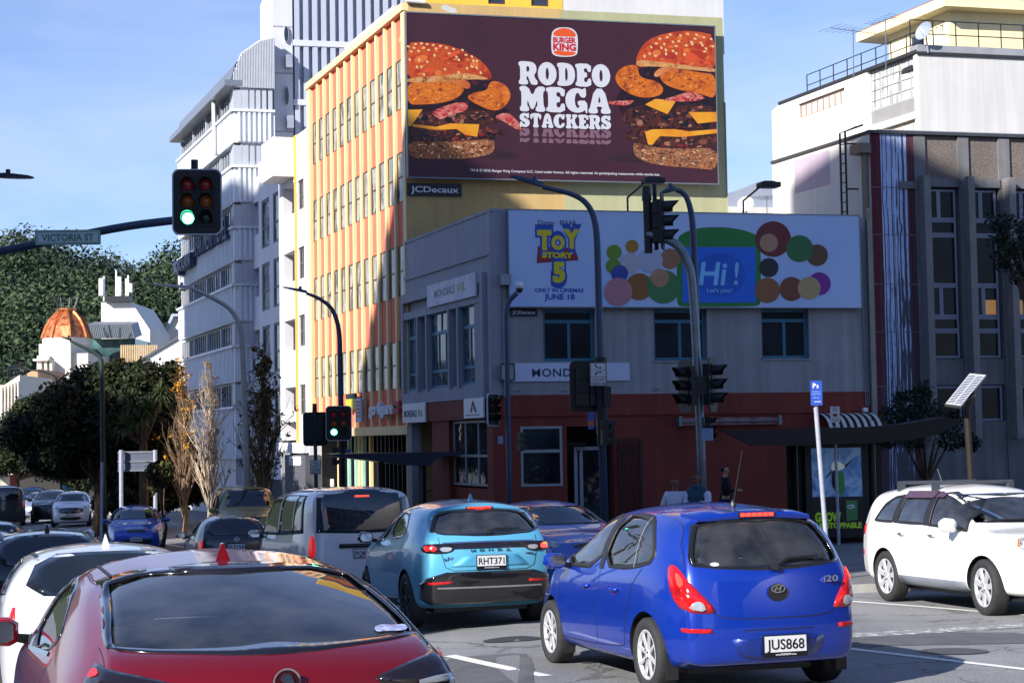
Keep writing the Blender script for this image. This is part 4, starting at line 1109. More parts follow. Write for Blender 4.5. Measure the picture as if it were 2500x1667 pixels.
lt.text(FA,'FITNESS',uA(714),zA_(728,1134),.35,uA(742)-uA(714),.2,.23,bold=.05)
lt.build('shop_wall',None,wb)
FH=FA.shifted(.75)
uh1=FH.uz(572,600)[0];uh0=FH.uz(437,700)[0]
PH=FH.P(uh1,0)
FHB=Frame(PH,DB)
ht=thing('hotel_building','ribbed white hotel with long ribbon windows and a curved metal roof','building',(PH.x,PH.y,ground_z(PH.x,PH.y)))
M_RIB=pm('ribbed_white_cladding','#d3d7de',.55,.0,.05,1)
M_RIBDARK=pm('grey_mullion','#b3b7bf',.5,.2,.05)
M_HGLASS=pane('hotel_glass',(.010,.016,.028),spec=1.0)
zh=lambda y:FH.uz(568,y)[1]
spand=[(268,350),(405,496),(554,638),(694,786),(843,933),(992,1120)]
ribb=[(212,268),(350,405),(496,554),(638,694),(786,843),(933,992)]
core=MB().use(M_RIBDARK);core.box(FH,uh0,uh1-.02,ZB,zh(212),-1.9,-.35)
core.box(FHB,0.02,FHB.uz(671,250)[0],ZB,zh(212),-6,-.3)
core.build('core_wall',None,ht)
for(a,b)in spand:
 mb=MB().use(M_RIB)
 z1,z0=zh(a),zh(b)
 mb.box(FH,uh0,uh1,z0,z1,-.35,0)
 n=46
 for k in range(n):
  u=uh0+.2+(uh1-uh0-.6)*k/(n-1)
  mb.box(FH,u-.05,u+.05,z0+.05,z1-.12,0,.07)
 mb.box(FH,uh0-.03,uh1+.06,z1-.12,z1,-.3,.14)
 w=FHB.uz(671,300)[0]
 mb.box(FHB,0.0,w,z0,z1,-.35,-.002)
 for k in range(7):u=.25+(w-.5)*k/6;mb.box(FHB,u-.06,u+.06,z0+.05,z1-.12,-.002,.09)
 mb.box(FHB,-.05,w,z1-.12,z1-.001,-.3,.13)
 mb.build('spandrel',None,ht)
for(a,b)in ribb:
 z1,z0=zh(a),zh(b)
 mb=MB().use(M_RIBDARK)
 n=25
 for k in range(n):
  u=uh0+.25+(uh1-uh0-.5)*k/(n-1)
  t=.09 if k%6==0 else.03
  mb.box(FH,u-t,u+t,z0,z1-.12,-.3,-.1 if k%6==0 else-.22)
 for k in range(5):
  u=.6+(FHB.uz(671,300)[0]-.8)*k/4;mb.box(FHB,u-.1,u+.1,z0,z1-.12,-.28,-.06)
 mb.box(FHB,.0,.55,z0,z1-.12,-.3,-.07)
 f=mb.build('window_band',None,ht)
 p=MB().use(M_HGLASS);p.box(FH,uh0+.1,uh1-.1,z0,z1-.1,-.34,-.26);p.box(FHB,.5,FHB.uz(671,300)[0],z0,z1-.1,-.29,-.2)
 p.build('pane',None,f)
rf=MB().use(pm('metal_roof','#8f949c',.4,.6,.08))
zg=zh(212)
rf.box(FH,uh0-.5,uh1+.1,zg,zg+.28,-.6,.42)
prof=[(-.1,0),(.1,.9),(.9,2.0),(1.9,2.5)]
w=FHB.uz(671,150)[0]
for(n0,h0),(n1,h1)in zip(prof,prof[1:]):
 rf.poly([FH.P(uh0,zg+.35+h0*.8,-n0),FH.P(uh1,zg+.35+h0*.8,-n0),FH.P(uh1,zg+.35+h1*.8,-n1),FH.P(uh0,zg+.35+h1*.8,-n1)])
rf.build('metal_roof',None,ht)
gb=MB().use(pm('corrugated_gable','#d3d6dc',.5,.3,.06))
n=26
for k in range(n):
 u0_,u1_=w*k/n,w*(k+.5)/n
 hh=.4+float(np.interp(w*k/n,[0,.35,1.2,2.6,6,12],[.3,1.3,2.0,2.4,2.9,3.4]))*.92
 gb.box(FHB,u0_,w*(k+1)/n,zg-.05,zg+hh,-.4,-.05);gb.box(FHB,u0_,u1_,zg-.05,zg+hh,-.05,.05)
gb.build('gable',None,ht)
dp=MB().use(M_WHITE);u=uA(534);q=FH.uz(532,300)[0];dp.tube([FH.P(q,zg,.2),FH.P(q,zh(350),.2)],.1,8);dp.build('downpipe',None,ht)
tx=MB().use(pm('dark_sign_letters','#2b3550',.5))
u0,u1=FH.uz(443,640)[0],FH.uz(484,640)[0]
zb_=FH.uz(470,654)[1];tx.text(FH,'SOJOURN',u0,zb_,(FH.uz(470,625)[1]-zb_),u1-u0,.1,.45,bold=.06)
u0,u1=FH.uz(486,640)[0],FH.uz(567,610)[0];zb_=zb_+.35
tx.text(FH,'APARTMENT HOTEL',u0,zb_,1.15,u1-u0,.1,.3,bold=.01)
tag(tx.build('roof_lettering',recalc=False),'dark raised hotel lettering running along the shaded ribbed wall','sign')
PT=at(668,300,79.6)
FT=Frame((PT.x,PT.y,0),DB)
tw=thing('tower_block','tall pale grey tower with oval windows and ribbed cladding rising out of the picture','building',(PT.x,PT.y,ground_z(PT.x,PT.y)))
ut=lambda x:FT.uz(x,200)[0]
zt_=lambda y:FT.uz(700,y)[1]
M_TOWER=pm('tower_concrete','#bfc1c8',.75,0,.05,.5,streak=.05)
mb=MB().use(M_TOWER)
holes=[(ut(694),ut(704),zt_(104),zt_(66)),(ut(694),ut(704),zt_(258),zt_(214))]
mb.box(FT,0,ut(715),ZB,zt_(-60),-6,0)
mb.use(pm('shadow_gap','#8a8d96',.8))
for y in(66,180,322):mb.box(FT,0,ut(715),zt_(y)-.03,zt_(y)+.03,0,.012)
mb.build('shaft',None,tw)
for h in holes:
 c=((h[0]+h[1])/2,(h[2]+h[3])/2)
 mb=MB().use(M_TOWER);e=ellipse(c[0],c[1],(h[1]-h[0])/2*1.25,(h[3]-h[2])/2*1.08,0,24);mb.outline(FT,e,.002,.12)
 f=mb.build('window',None,tw)
 p=MB().use(M_HGLASS);p.outline(FT,ellipse(c[0],c[1],(h[1]-h[0])/2,(h[3]-h[2])/2,0,24),.12,.13);p.build('pane',None,f)
mb=MB().use(pm('louvre_grey','#8b90a0',.6));
for(x0,y0,x1,y1)in((696,140,711,171),(698,287,713,318)):
 mb.box(FT,ut(x0),ut(x1),zt_(y1),zt_(y0),.0,.6)
mb.build('vent_box',None,tw)
mb=MB().use(pm('tower_cladding','#aab0bf',.6,.1,.05,.5))
u0,u1=ut(715)+.02,ut(1010)
mb.box(FT,u0,u1,ZB,zt_(-60),-10,-.35)
k=0
step=(ut(766)-ut(744))
u=u0+.2
while u<u1:mb.box(FT,u-.12,u+.12,ZB,zt_(-60),-.35,-.02);u+=step
mb.use(M_TOWER)
for y in(104,249,390):mb.box(FT,u0,u1,zt_(y)-.14,zt_(y)+.14,-.36,.02)
mb.build('ribbed_front',None,tw)
mb=MB().use(M_TOWER);mb.box(FT,ut(649),ut(669),zt_(200),zt_(90),-9,-4);mb.build('plant_room',None,tw)
uRR=FB.uz(2129,700)[0]
PR=FB.P(uRR,0)
FRB=Frame(PR+FB.N*.12,DB);FRA=Frame(PR+FB.N*.12,-DA)
rbd=thing('mural_building','dark concrete office block with red and white paint drips down its corner','building',(PR.x,PR.y,ground_z(PR.x,PR.y)))
urb=lambda x,y=700:FRB.uz(x,y)[0]
zrb=lambda y,x=2290:FRB.uz(x,y)[1]
M_CONC=pm('weathered_concrete','#6f6f72',.85,0,.18,1.2,.4,30,streak=.25)
M_PEBBLE=pm('pebble_dash','#6d645f',.9,0,.2,.6,.9,28,speck=.45)
M_SIDEW=pm('white_side_wall','#d5d2cc',.75,0,.06,.7,streak=.09)
M_LAV=pm('lavender_patch','#b3a3b3',.75,0,.05,1,streak=.08)
zt0=FRB.uz(2129,326)[1]
uRE=urb(2640)
u2216,u2153,u2234=urb(2216,500),urb(2153,500),urb(2234,500)
u2261=urb(2262,500)
M_SLATEW=pm('bluish_render','#6f7484',.85,0,.12,1,.3,40,streak=.12)
def drip_paint(name,base,paint,z_full,z_end,dens,seed,wob=.05):
 m,nt,b=_new(name);N,L=nt.nodes,nt.links
 tc=N.new('ShaderNodeTexCoord')
 wn=N.new('ShaderNodeTexNoise');wn.inputs['Scale'].default_value=.9;L.new(tc.outputs['Object'],wn.inputs['Vector'])
 add=N.new('ShaderNodeVectorMath');add.operation='MULTIPLY_ADD';add.inputs[1].default_value=(wob,wob,0)
 L.new(wn.outputs['Color'],add.inputs[0]);L.new(tc.outputs['Object'],add.inputs[2])
 mp=N.new('ShaderNodeMapping');mp.inputs['Scale'].default_value=(dens,dens,.02);mp.inputs['Location'].default_value=(seed,seed*2,0)
 L.new(add.outputs[0],mp.inputs['Vector'])
 n=N.new('ShaderNodeTexNoise');n.inputs['Scale'].default_value=1;n.inputs['Detail'].default_value=2
 L.new(mp.outputs[0],n.inputs['Vector'])
 sp=N.new('ShaderNodeSeparateXYZ');L.new(tc.outputs['Object'],sp.inputs[0])
 mr=N.new('ShaderNodeMapRange');mr.inputs['From Min'].default_value=z_end;mr.inputs['From Max'].default_value=z_full
 mr.inputs['To Min'].default_value=.66;mr.inputs['To Max'].default_value=.42
 L.new(sp.outputs['Z'],mr.inputs['Value'])
 sb=N.new('ShaderNodeMath');sb.operation='SUBTRACT';L.new(n.outputs['Fac'],sb.inputs[0]);L.new(mr.outputs[0],sb.inputs[1])
 m2=N.new('ShaderNodeMapRange');m2.inputs['From Min'].default_value=0;m2.inputs['From Max'].default_value=.03
 L.new(sb.outputs[0],m2.inputs['Value'])
 gr=N.new('ShaderNodeTexNoise');gr.inputs['Scale'].default_value=5;gr.inputs['Detail'].default_value=6;L.new(tc.outputs['Object'],gr.inputs['Vector'])
 mx=N.new('ShaderNodeMix');mx.data_type='RGBA'
 mx.inputs[6].default_value=(*hexc(base),1);mx.inputs[7].default_value=(*hexc(paint),1)
 L.new(m2.outputs[0],mx.inputs[0])
 ms=N.new('ShaderNodeVectorMath');ms.operation='SCALE';L.new(mx.outputs[2],ms.inputs[0])
 mr3=N.new('ShaderNodeMapRange');mr3.inputs['To Min'].default_value=.7;mr3.inputs['To Max'].default_value=1.25;L.new(gr.outputs['Fac'],mr3.inputs['Value'])
 L.new(mr3.outputs[0],ms.inputs['Scale']);L.new(ms.outputs[0],b.inputs['Base Color'])
 b.inputs['Roughness'].default_value=.8
 return m
zg_=ground_z(PR.x,PR.y)
M_DRIPW=drip_paint('white_drips','#4a4a55','#a9bbe0',zrb(400)-zg_,zrb(1000)-zg_-5,17.0,3.0,.10)
M_DRIPR=drip_paint('red_drips','#453a44','#5a1220',zrb(560)-zg_,zrb(1040)-zg_-3,12.0,9.0,.1)
mw=MB()
mw.use(M_DRIPR).box(FRB,0.0,u2153,ZB,zt0,-.4,0)
mw.use(M_DRIPW).box(FRB,u2153,u2216,ZB,zt0,-.4,-.001)
mw.use(M_DRIPR).box(FRB,u2216,u2234,ZB,zt0,-.4,0)
mw.use(M_CONC)
for y in(458,573,694,810,943):mw.box(FRB,.0,u2234,zrb(y,2180)-.012,zrb(y,2180)+.012,0,.004)
mw.build('mural_wall',None,rbd)
fr_=MB().use(M_CONC)
zs=zrb(455);
cols=[(2262,2342),(2368,2441),(2468,2540),(2566,2640)]
pil=[(2234,2262),(2342,2368),(2441,2468),(2540,2566)]
for a,b in pil:fr_.box(FRB,urb(a,500),urb(b,500),ZB+1.0,zt0-.02,-.4,.02)
fr_.build('pilasters',None,rbd)
fn=MB().use(pm('aggregate_fin','#7d7b7b',.9,0,.15,2,.8,40,speck=.35))
for a,b in pil:
 um=(urb(a,500)+urb(b,500))/2+.02
 fn.box(FRB,um-.11,um+.11,zrb(1072),zrb(434),.02,.42)
fn.build('fins',None,rbd)
pb=MB().use(M_PEBBLE)
for a,b in cols:pb.box(FRB,urb(a,500),urb(b,500),zs+.25,zt0-.02,-.4,-.06)
pb.build('pebble_panels',None,rbd)
lg=MB().use(M_CONC)
for a,b in cols:
 lg.box(FRB,urb(a,500),urb(b,500),zs-.02,zs+.25,-.4,.06)
 lg.box(FRB,urb(a,500),urb(b,500),zrb(940),zrb(876),-.4,-.05)
 lg.box(FRB,urb(a,500),urb(b,500),ZB,zrb(1030),-.4,-.02)
lg.box(FRB,urb(2196,500),urb(2236,500),zs-.1,zs+.12,0,.08)
lg.build('spandrels',None,rbd)
M_OFFICE=pane('office_glass',(.006,.008,.012),.1,.1,.18)
M_WFR=pm('pale_window_frame','#7f8596',.6,0,.08)
warm=emit('warm_lit_blind',(.9,.42,.10),.12,(.35,.16,.04))
segs=[(461,536,1),(536,573,0),(573,696,0),(696,773,1),(773,807,0),(807,874,0),(942,1029,0)]
for ci,(a,b)in enumerate(cols):
 ua,ub=urb(a,600)+.03,urb(b,600)-.03
 for si,(y0,y1,split)in enumerate(segs):
  z1,z0=zrb(y0),zrb(y1)
  casement(rbd,FRB,ua,z0,ub,z1,M_WFR,M_OFFICE,-.1,.07,bars_v=[(.45,.13,0,1)]if split else[])
 if ci in(1,2):
  z1,z0=zrb(731),zrb(769)
  mb=MB().use(warm);mb.box(FRB,ua+(ub-ua)*(.52 if ci==1 else.05),ub-.1,z0+.03,z1,-.12,-.115)
  mb.build('lit_blind',None,rbd)
bk=MB().use(pm('dark_interior','#101116',.9));bk.box(FRB,u2234,uRE,ZB,zt0-.1,-.9,-.42);bk.build('rear_wall',None,rbd)
cp=MB().use(pm('dark_coping','#3a3c42',.6));cp.box(FRB,-.05,uRE,zt0,zt0+.1,-.5,.08);
uFar=FRA.uz(1886,450)[0]
cp.box(FRA,uFar,-.05,zt0,zt0+.09,-.4,.06);cp.build('coping',None,rbd)
sw_=MB().use(M_SIDEW);sw_.box(FRA,uFar,-.0,ZB,zt0-.0,-.5,0)
sw_.box(FRB,0,uRE,zt0-.9,zt0-.7,-7,-.5)
sw_.build('side_wall',None,rbd)
lp=MB().use(M_LAV);q=[FRA.uz(*p)for p in((1940,391),(2026,366),(2027,450),(1940.5,474))]
lp.box(FRA,(q[0][0]+q[3][0])/2,(q[1][0]+q[2][0])/2,(q[2][1]+q[3][1])/2,(q[0][1]+q[1][1])/2,.001,.006);lp.build('painted_patch',None,rbd)
ld=MB().use(M_DARKPOLE)
l0,l1=FRA.uz(2076,400)[0],FRA.uz(2089,400)[0]
zb0,zb1=FRA.uz(2082,535)[1],FRA.uz(2082,325)[1]
for u in(l0,l1):ld.tube([FRA.P(u,zb0,.35),FRA.P(u,zb1,.35),FRA.P(u+.9,zb1+.05,.3)],.035,6)
n=int((zb1-zb0)/.3)
for k in range(n):z=zb0+.2+.3*k;ld.tube([FRA.P(l0,z,.35),FRA.P(l1,z,.35)],.018,6)
for y in(352,463):z=FRA.uz(2090,y)[1];ld.tube([FRA.P(l1,z,.35),FRA.P(l1+.1,z,0)],.025,6)
tag(ld.build('roof_ladder'),'dark steel roof ladder fixed to the pale side wall above the poster','ladder')
hp=MB().use(pm('brown_metal','#6f675c',.5,.3));
hu=FRA.uz(2113,380)[0];hz0=FRA.uz(2113,378)[1]
hp.box(FRA,hu-.25,hu+.35,hz0,hz0+.3,.02,.4);hp.box(FRA,hu+.0,hu+.16,ZB,hz0,.02,.16);hp.build('downpipe',None,rbd)
mb=MB().use(pm('railing_thin','#9a9ca4',.5));mb.tube([FRB.P(.3,zt0+.14,-.1),FRB.P(uRE,zt0+.14,-.1)],.02,6);mb.build('roof_conduit',None,rbd)
PW=at(2246,300,66);PW.z=0
FWA=Frame(PW,-DA);FWB=Frame(PW,DB)
wt=thing('white_building','tall white building with a big gridded corner window behind the mural block','building',(PW.x,PW.y,ground_z(PW.x,PW.y)))
zw1=FWB.uz(2246,127)[1]
uw0=FWA.uz(1903,300)[0]
M_WSIDE=pm('bright_white_wall','#e3e0da',.75,0,.04,.7,streak=.05)
M_WFRONT=pm('stained_pale_wall','#c7c5c2',.8,0,.06,.6,.2,30,streak=.12)
ua=lambda x,y:FWA.uz(x,y)[0]
strip=(ua(1949,270),ua(2062,232),(FWA.uz(1949,291)[1]+FWA.uz(2062,251)[1])/2,(FWA.uz(1949,254)[1]+FWA.uz(2062,214)[1])/2)
bigw=(ua(2118,210),ua(2243,190),(FWA.uz(2118,299)[1]+FWA.uz(2243,281)[1])/2,(FWA.uz(2118,162)[1]+FWA.uz(2243,138)[1])/2)
loww=(bigw[0]+.05,bigw[1],FWA.uz(2180,345)[1],FWA.uz(2180,306)[1])
zb2=FWA.uz(2180,345)[1]-6
s=MB().use(M_WSIDE)
s.wall(FWA,uw0,0,ZB,zw1,-.4,0,[strip,bigw,loww])
ch=FWA.P(uw0,0);chd=(DA*.95-FWA.N*.3).normalized()
FC=Frame(ch+chd*1.6,-chd)
s.box(FC,0,1.6,ZB,zw1,-.4,-.002)
s.build('side_wall',None,wt)
MB().use(M_WFRONT).box(FWB,0,FWB.uz(2640,300)[0],ZB,zw1-.001,-.4,0).build('front_wall',None,wt)
c=MB().use(pm('grey_roof_edge','#8d8f95',.7));c.box(FWB,-.05,FWB.uz(2640,300)[0],zw1,zw1+.28,-.6,.06);c.use(pm('black_edge','#2a2a2e',.7)).box(FWB,-.06,FWB.uz(2640,300)[0],zw1-.12,zw1,0,.07)
c.box(FWA,uw0,0,zw1-.03,zw1+.1,-.4,.05);c.box(FWB,0,12,zw1-.6,zw1-.4,-9,-.6);c.build('roof_edge',None,wt)
M_CURT2=noise_mix('white_curtains',['#8d9097','#d9d7d3','#c4c2c0','#6f7580','#e3e1dc'],2.0,3,.35,.3,mapping=(3.5,3.5,.15),stops=[.3,.42,.5,.58,.66])
M_BLIND=noise_mix('peach_blinds',['#d3b09a','#c9bdb6','#e0cfc2'],3,2,.5,0,mapping=(.2,.2,14))
casement(wt,FWA,strip[0],strip[2],strip[1],strip[3],pm('rust_frame','#8d7468',.6),M_BLIND,-.1,.07,bars_v=[(k/8,.05,0,1)for k in range(1,8)])
zp=bigw[2]+(FWA.uz(2118,299)[1]*0+(bigw[3]-bigw[2])*.26)
casement(wt,FWA,bigw[0],zp,bigw[1],bigw[3],pm('pale_steel_frame','#a3a39e',.6),M_CURT2,-.15,.07,bars_v=[(k/5,.07,0,1)for k in range(1,5)],bars_h=[(k/4,.04)for k in range(1,4)])
MB().use(pm('grey_panel','#8b8a8c',.8,0,.1)).box(FWA,bigw[0],bigw[1],bigw[2],zp,-.3,-.14).build('window_panel',None,wt)
casement(wt,FWA,loww[0],loww[2],loww[1],loww[3],pm('pale_steel_frame','#a3a39e',.6),M_BLIND,-.15,.07,bars_v=[(k/5,.07,0,1)for k in range(1,5)])
def railing(name,label,fr,us,z,h,n):
 mb=MB().use(M_DARKPOLE)
 for u in us:mb.tube([fr.P(u,z,n),fr.P(u,z+h,n)],.025,6)
 for hh in(h,h*.5):mb.tube([fr.P(us[0],z+hh,n),fr.P(us[-1],z+hh,n)],.022,6)
 return tag(mb.build(name),label,'railing')
us=list(np.linspace(ua(1956,200),-.1,9));railing('roof_railing','dark pipe railing along the side edge of the white roof',FWA,us,zw1,.95,-.3)
us=list(np.linspace(-.1,FWB.uz(2620,100)[0],8));railing('roof_railing','dark pipe railing along the front edge of the white roof',FWB,us,zw1+.28,1.1,-.4)
PP=at(2318,60,71.5);PP.z=0
FPA=Frame(PP,-DA);FPB=Frame(PP,DB)
ph=thing('penthouse','pale yellow penthouse with a flat oversailing roof on the white building','building',(PP.x,PP.y,zw1-.5))
M_YEL=pm('pale_yellow_wall','#ecdcae',.75,0,.05,1,streak=.06)
zp1=FPA.uz(2318,27)[1];up0=FPA.uz(2170,110)[0]
hw=[(FPA.rect(2219,84,2256,118)),FPA.rect(2269,74,2276,95),FPA.rect(2283,66,2289,92),FPA.rect(2294,61,2303,88)]
s=MB().use(M_YEL);s.wall(FPA,up0,0,zw1-.5,zp1,-.3,0,[(h[0],h[2],h[1],h[3])for h in hw])
s.box(FPB,0,9,zw1-.5,zp1,-.3,-.002);s.build('wall',None,ph)
for h in hw:casement(ph,FPA,h[0],h[1],h[2],h[3],M_WHITE,M_PANE,-.08,.05)
r_=MB().use(pm('yellow_eaves','#eddcae',.7,0,.05))
o_=[FPA.P(up0-1.6,0,.7),FPA.P(.7,0,.7),FPB.P(9,0,.7),FPB.P(9,0,-7),FPA.P(up0-1.6,0,-7)]
r_.prism([p+Vector((0,0,zp1))for p in o_],(0,0,.42))
r_.use(pm('terracotta_edge','#8d5a40',.7)).prism([p+Vector((0,0,zp1+.42))for p in o_],(0,0,.05));r_.build('roof',None,ph)
ac=MB().use(pm('dark_unit','#2a2d33',.6));u0,z0,u1,z1=FWB.rect(2288,104,2318,116);ac.box(FWB,u0,u1,zw1+.25,zw1+.7,-2.2,-1.7);tag(ac.build('air_conditioner'),'dark air conditioning unit on the white roof before the yellow wall','air conditioner')
def aerial(name,label,px,ytop,ybot,d,L_,n,rot):
 a=at(px,ybot,d);b=at(px,ytop,d)
 mb=MB().use(M_GALV);mb.tube([a-Vector((0,0,.6)),b],.022,6)
 dv=Vector((math.cos(rot),math.sin(rot),0));cv=Vector((-dv.y,dv.x,0));c0=b-Vector((0,0,.1))
 mb.tube([c0-dv*L_*.5,c0+dv*L_*.5],.014,5)
 for k in range(n):
  p=c0+dv*L_*(-.5+k/(n-1));w_=.75-.45*k/n
  mb.tube([p-cv*w_,p+cv*w_],.008,4)
 return tag(mb.build(name),label,'aerial')
aerial('television_aerial','wide television aerial on the thin mast left of the yellow penthouse',2083,70,158,68,2.4,9,.5)
aerial('television_aerial','shorter television aerial on the mast touching the yellow penthouse',2162,44,134,67.5,1.6,7,2.2)
dp_=at(2260,80,65.9)
mb=MB().use(pm('dish_grey','#8f98a8',.5));ax=Vector((-.75,-.5,.35)).normalized()
mb.smooth=True
mb.lathe(dp_,ax,[(.001,0),(.17,.03),(.3,.08),(.4,.16),(.38,.15),(.28,.06),(.001,-.02)],24);mb.smooth=False
mb.tube([dp_,dp_+Vector((.1,.1,-.8))],.03,6);mb.tube([dp_+ax*.02-Vector((0,0,.3)),dp_+ax*.5],.012,5)
tag(mb.build('satellite_dish'),'grey satellite dish on the roof rail before the yellow penthouse','dish')
PG=at(1700,490,82);FG=Frame((PG.x,PG.y,0),DB)
gbd=thing('grey_roof_building','low pale building with a sloping grey roof between the billboard and the white block','building',(PG.x,PG.y,ground_z(PG.x,PG.y)))
z0=FG.uz(1800,505)[1]
mb=MB().use(M_SIDEW);mb.box(FG,FG.uz(1690,500)[0],8,ZB,z0,-6,0);mb.build('wall',None,gbd)
mb=MB().use(pm('pale_roof_sheet','#9ba3b3',.5,.2,.06))
ra=[FG.uz(x,y)for x,y in((1690,505),(1727,486),(1822,458),(1860,440),(1900,436),(1900,510),(1690,512))]
mb.prism([FG.P(u,z,-.5)for u,z in ra],FG.N*-6);mb.build('roof',None,gbd)
c0=at(1822,501,79);mb=MB().use(M_WHITE);mb.smooth=True;mb.lathe(c0,(-.3,-.9,.3),[(.001,0),(.25,.05),(.38,.16),(.36,.15),(.2,.03),(.001,-.02)],20);mb.smooth=False;mb.tube([c0,c0-Vector((0,-.1,1))],.04,6)
tag(mb.build('satellite_dish'),'white satellite dish on the low roof right of the billboard','dish')
aerial('television_aerial','small bare aerial on the low roof beside the white block wall',1872,478,505,80,1.2,6,1.2)
def gpt(px,d):
 P=at(px,1100,d);return Vector((P.x,P.y,ground_z(P.x,P.y)))
def rrect(w,h,r,n=5):
 pts=[]
 for cx,cy,a0 in((w/2-r,h/2-r,0),(-w/2+r,h/2-r,90),(-w/2+r,-h/2+r,180),(w/2-r,-h/2+r,270)):
  for k in range(n+1):
   a=R(a0+90*k/n);pts.append((cx+r*math.cos(a),cy+r*math.sin(a)))
 return pts
M_SIGB=pm('signal_black','#0e0f12',.5,0,.15)
M_BORDER=pm('signal_board_edge','#b9bdc9',.5)
M_LR=emit('signal_red_off',(.35,.02,.02),.03,(.10,.015,.015));M_LA=emit('signal_amber_off',(.35,.1,.02),.03,(.11,.04,.01));M_LG=pm('signal_green_off',(.01,.035,.025),.25)
M_LIT=emit('signal_green_lit',(.08,1.0,.50),7.0,(.2,.9,.6))
def head(parent,C,yaw,cols=2,lit=None,board=True,s=1.0,edge=True,visor=.2):
 fr=Frame((C.x,C.y,0),(math.cos(R(yaw)),math.sin(R(yaw))))
 zc=C.z
 mb=MB().use(M_SIGB)
 w,h=(.87 if cols==2 else.55)*s,1.18*s
 if board:
  mb.outline(fr,[(u,zc+z)for u,z in rrect(w,h,.13*s)],-.03,-.005)
  if edge:
   o,i=rrect(w+.015,h+.015,.13*s),rrect(w-.03*s,h-.03*s,.12*s)
   mb.use(M_BORDER);k=len(o)
   for a in range(k):
    b=(a+1)%k
    mb.poly([fr.P(o[a][0],zc+o[a][1],.0),fr.P(o[b][0],zc+o[b][1],.0),fr.P(i[b][0],zc+i[b][1],.0),fr.P(i[a][0],zc+i[a][1],.0)])
    mb.poly([fr.P(o[a][0],zc+o[a][1],.0),fr.P(o[b][0],zc+o[b][1],.0),fr.P(o[b][0],zc+o[b][1],-.035),fr.P(o[a][0],zc+o[a][1],-.035)])
   mb.use(M_SIGB)
 us=[-.16*s,.16*s]if cols==2 else[0]
 for u in us:
  for r in(1,0,-1):
   z=zc+.3*s*r
   mb.box(fr,u-.145*s,u+.145*s,z-.142*s,z+.142*s,-.2*s,.02)
 hd=mb.build('signal_head',None,parent)
 for ui,u in enumerate(us):
  for r,mt in((1,M_LR),(0,M_LA),(-1,M_LG)):
   z=zc+.3*s*r
   on=lit==(ui,r)
   l=MB().use(M_LIT if on else mt);l.smooth=True
   l.lathe(fr.P(u,z,.021),fr.N,[(.105*s,0),(.09*s,.02),(.05*s,.032),(.001,.036)],20);l.build('lens',None,hd)
   v=MB().use(M_SIGB);n=18;rr=.125*s
   for k in range(n):
    a0,a1=R(-50+280*k/n),R(-50+280*(k+1)/n)
    L_=lambda a:visor*s*(.55+.45*max(0,math.sin(a)))
    p=[fr.P(u+rr*math.cos(a),z+rr*math.sin(a),nn)for a,nn in((a0,.02),(a1,.02),(a1,.02+L_(a1)),(a0,.02+L_(a0)))]
    v.poly(p)
   v.build('visor',None,hd,recalc=False)
 return hd
def lens_lamp(mb,tip,root,w=.17,t=.09):
 d=(root-tip);L_=d.length;d.normalize();s=Vector((-d.y,d.x,0)).normalized();u=d.cross(s)
 if u.z<0:u=-u
 sec=[(0,.35,.25),(.12,.8,.5),(.5,1,.8),(.8,.8,1),(1,.4,1)]
 b=len(mb.v)
 for f,ww,tt in sec:
  c=tip+d*(L_*f)
  for sx,sz in((-1,0),(1,0),(.7,1),(-.7,1)):mb.v.append(c+s*(sx*ww*w)+u*(sz*tt*t))
 for i in range(len(sec)-1):
  for k in range(4):mb.face((b+4*i+k,b+4*i+(k+1)%4,b+4*i+4+(k+1)%4,b+4*i+4+k))
 mb.face((b,b+1,b+2,b+3));e=b+4*(len(sec)-1);mb.face((e+3,e+2,e+1,e))
 mb.lathe(tip+d*(L_*.72)+u*t,(0,0,1),[(.05,0),(.05,.08),(.0,.09)],10)
def street_lamp(name,label,d,pole_px,path,tip,mat,r0=.075,r1=.045,lampmat=None,extra=None,group='street lamps on curved arms'):
 base=gpt(*pole_px)if len(pole_px)==2 else gpt(pole_px[0],d)
 t=thing(name,label,'street lamp',base,0,group)
 pts=[base]+[at(x,y,d)for x,y in path]
 sm=[pts[0]]+[Vector(p)for p in chaikin([tuple(p)for p in pts[1:]],3,False)]
 k=len(sm)
 mb=MB().use(mat);mb.smooth=True
 mb.tube(sm,[r0+(r1-r0)*min(1,i/(k-1)*1.1)for i in range(k)],10)
 mb.lathe(base,(0,0,1),[(.17,0),(.17,.25),(r0,.35)],12)
 mb.build('pole',None,t)
 mb=MB().use(lampmat or mat)
 lens_lamp(mb,at(tip[0],tip[1],d),sm[-1])
 mb.build('lamp_head',None,t)
 return t
M_LAMPW=pm('pale_lamp_pole','#a9a39d',.5,.2,.1,3)
M_LAMPD=pm('slate_lamp_pole','#3d4a63',.45,.3,.12,5)
street_lamp('street_lamp','pale curved street lamp before the ribbon-window hotel',52,(606,52),[(601,1100),(592,850),(585,790),(562,750),(500,718),(470,706)],(372,695),M_LAMPW,.10,.055)
l4=street_lamp('street_lamp','dark curved street lamp rising from the green signal before the fin building',54,(836,54),[(834,1080),(830,860),(828,800),(812,752),(780,728),(748,716)],(689,702),M_LAMPD,.10,.05)
l5=street_lamp('street_lamp','slate curved street lamp crossing the left part of the cinema poster',36,(1474,36),[(1468,1000),(1459,620),(1455,545),(1438,500),(1402,474),(1325,457)],(1244,431),M_LAMPD,.088,.05)
l6=street_lamp('street_lamp','slate street lamp with a short arm rising past the green tablet picture',37,(1712,37),[(1706,1000),(1694,600),(1690,530),(1680,488),(1668,470),(1650,464)],(1612,473),M_LAMPD,.088,.05)
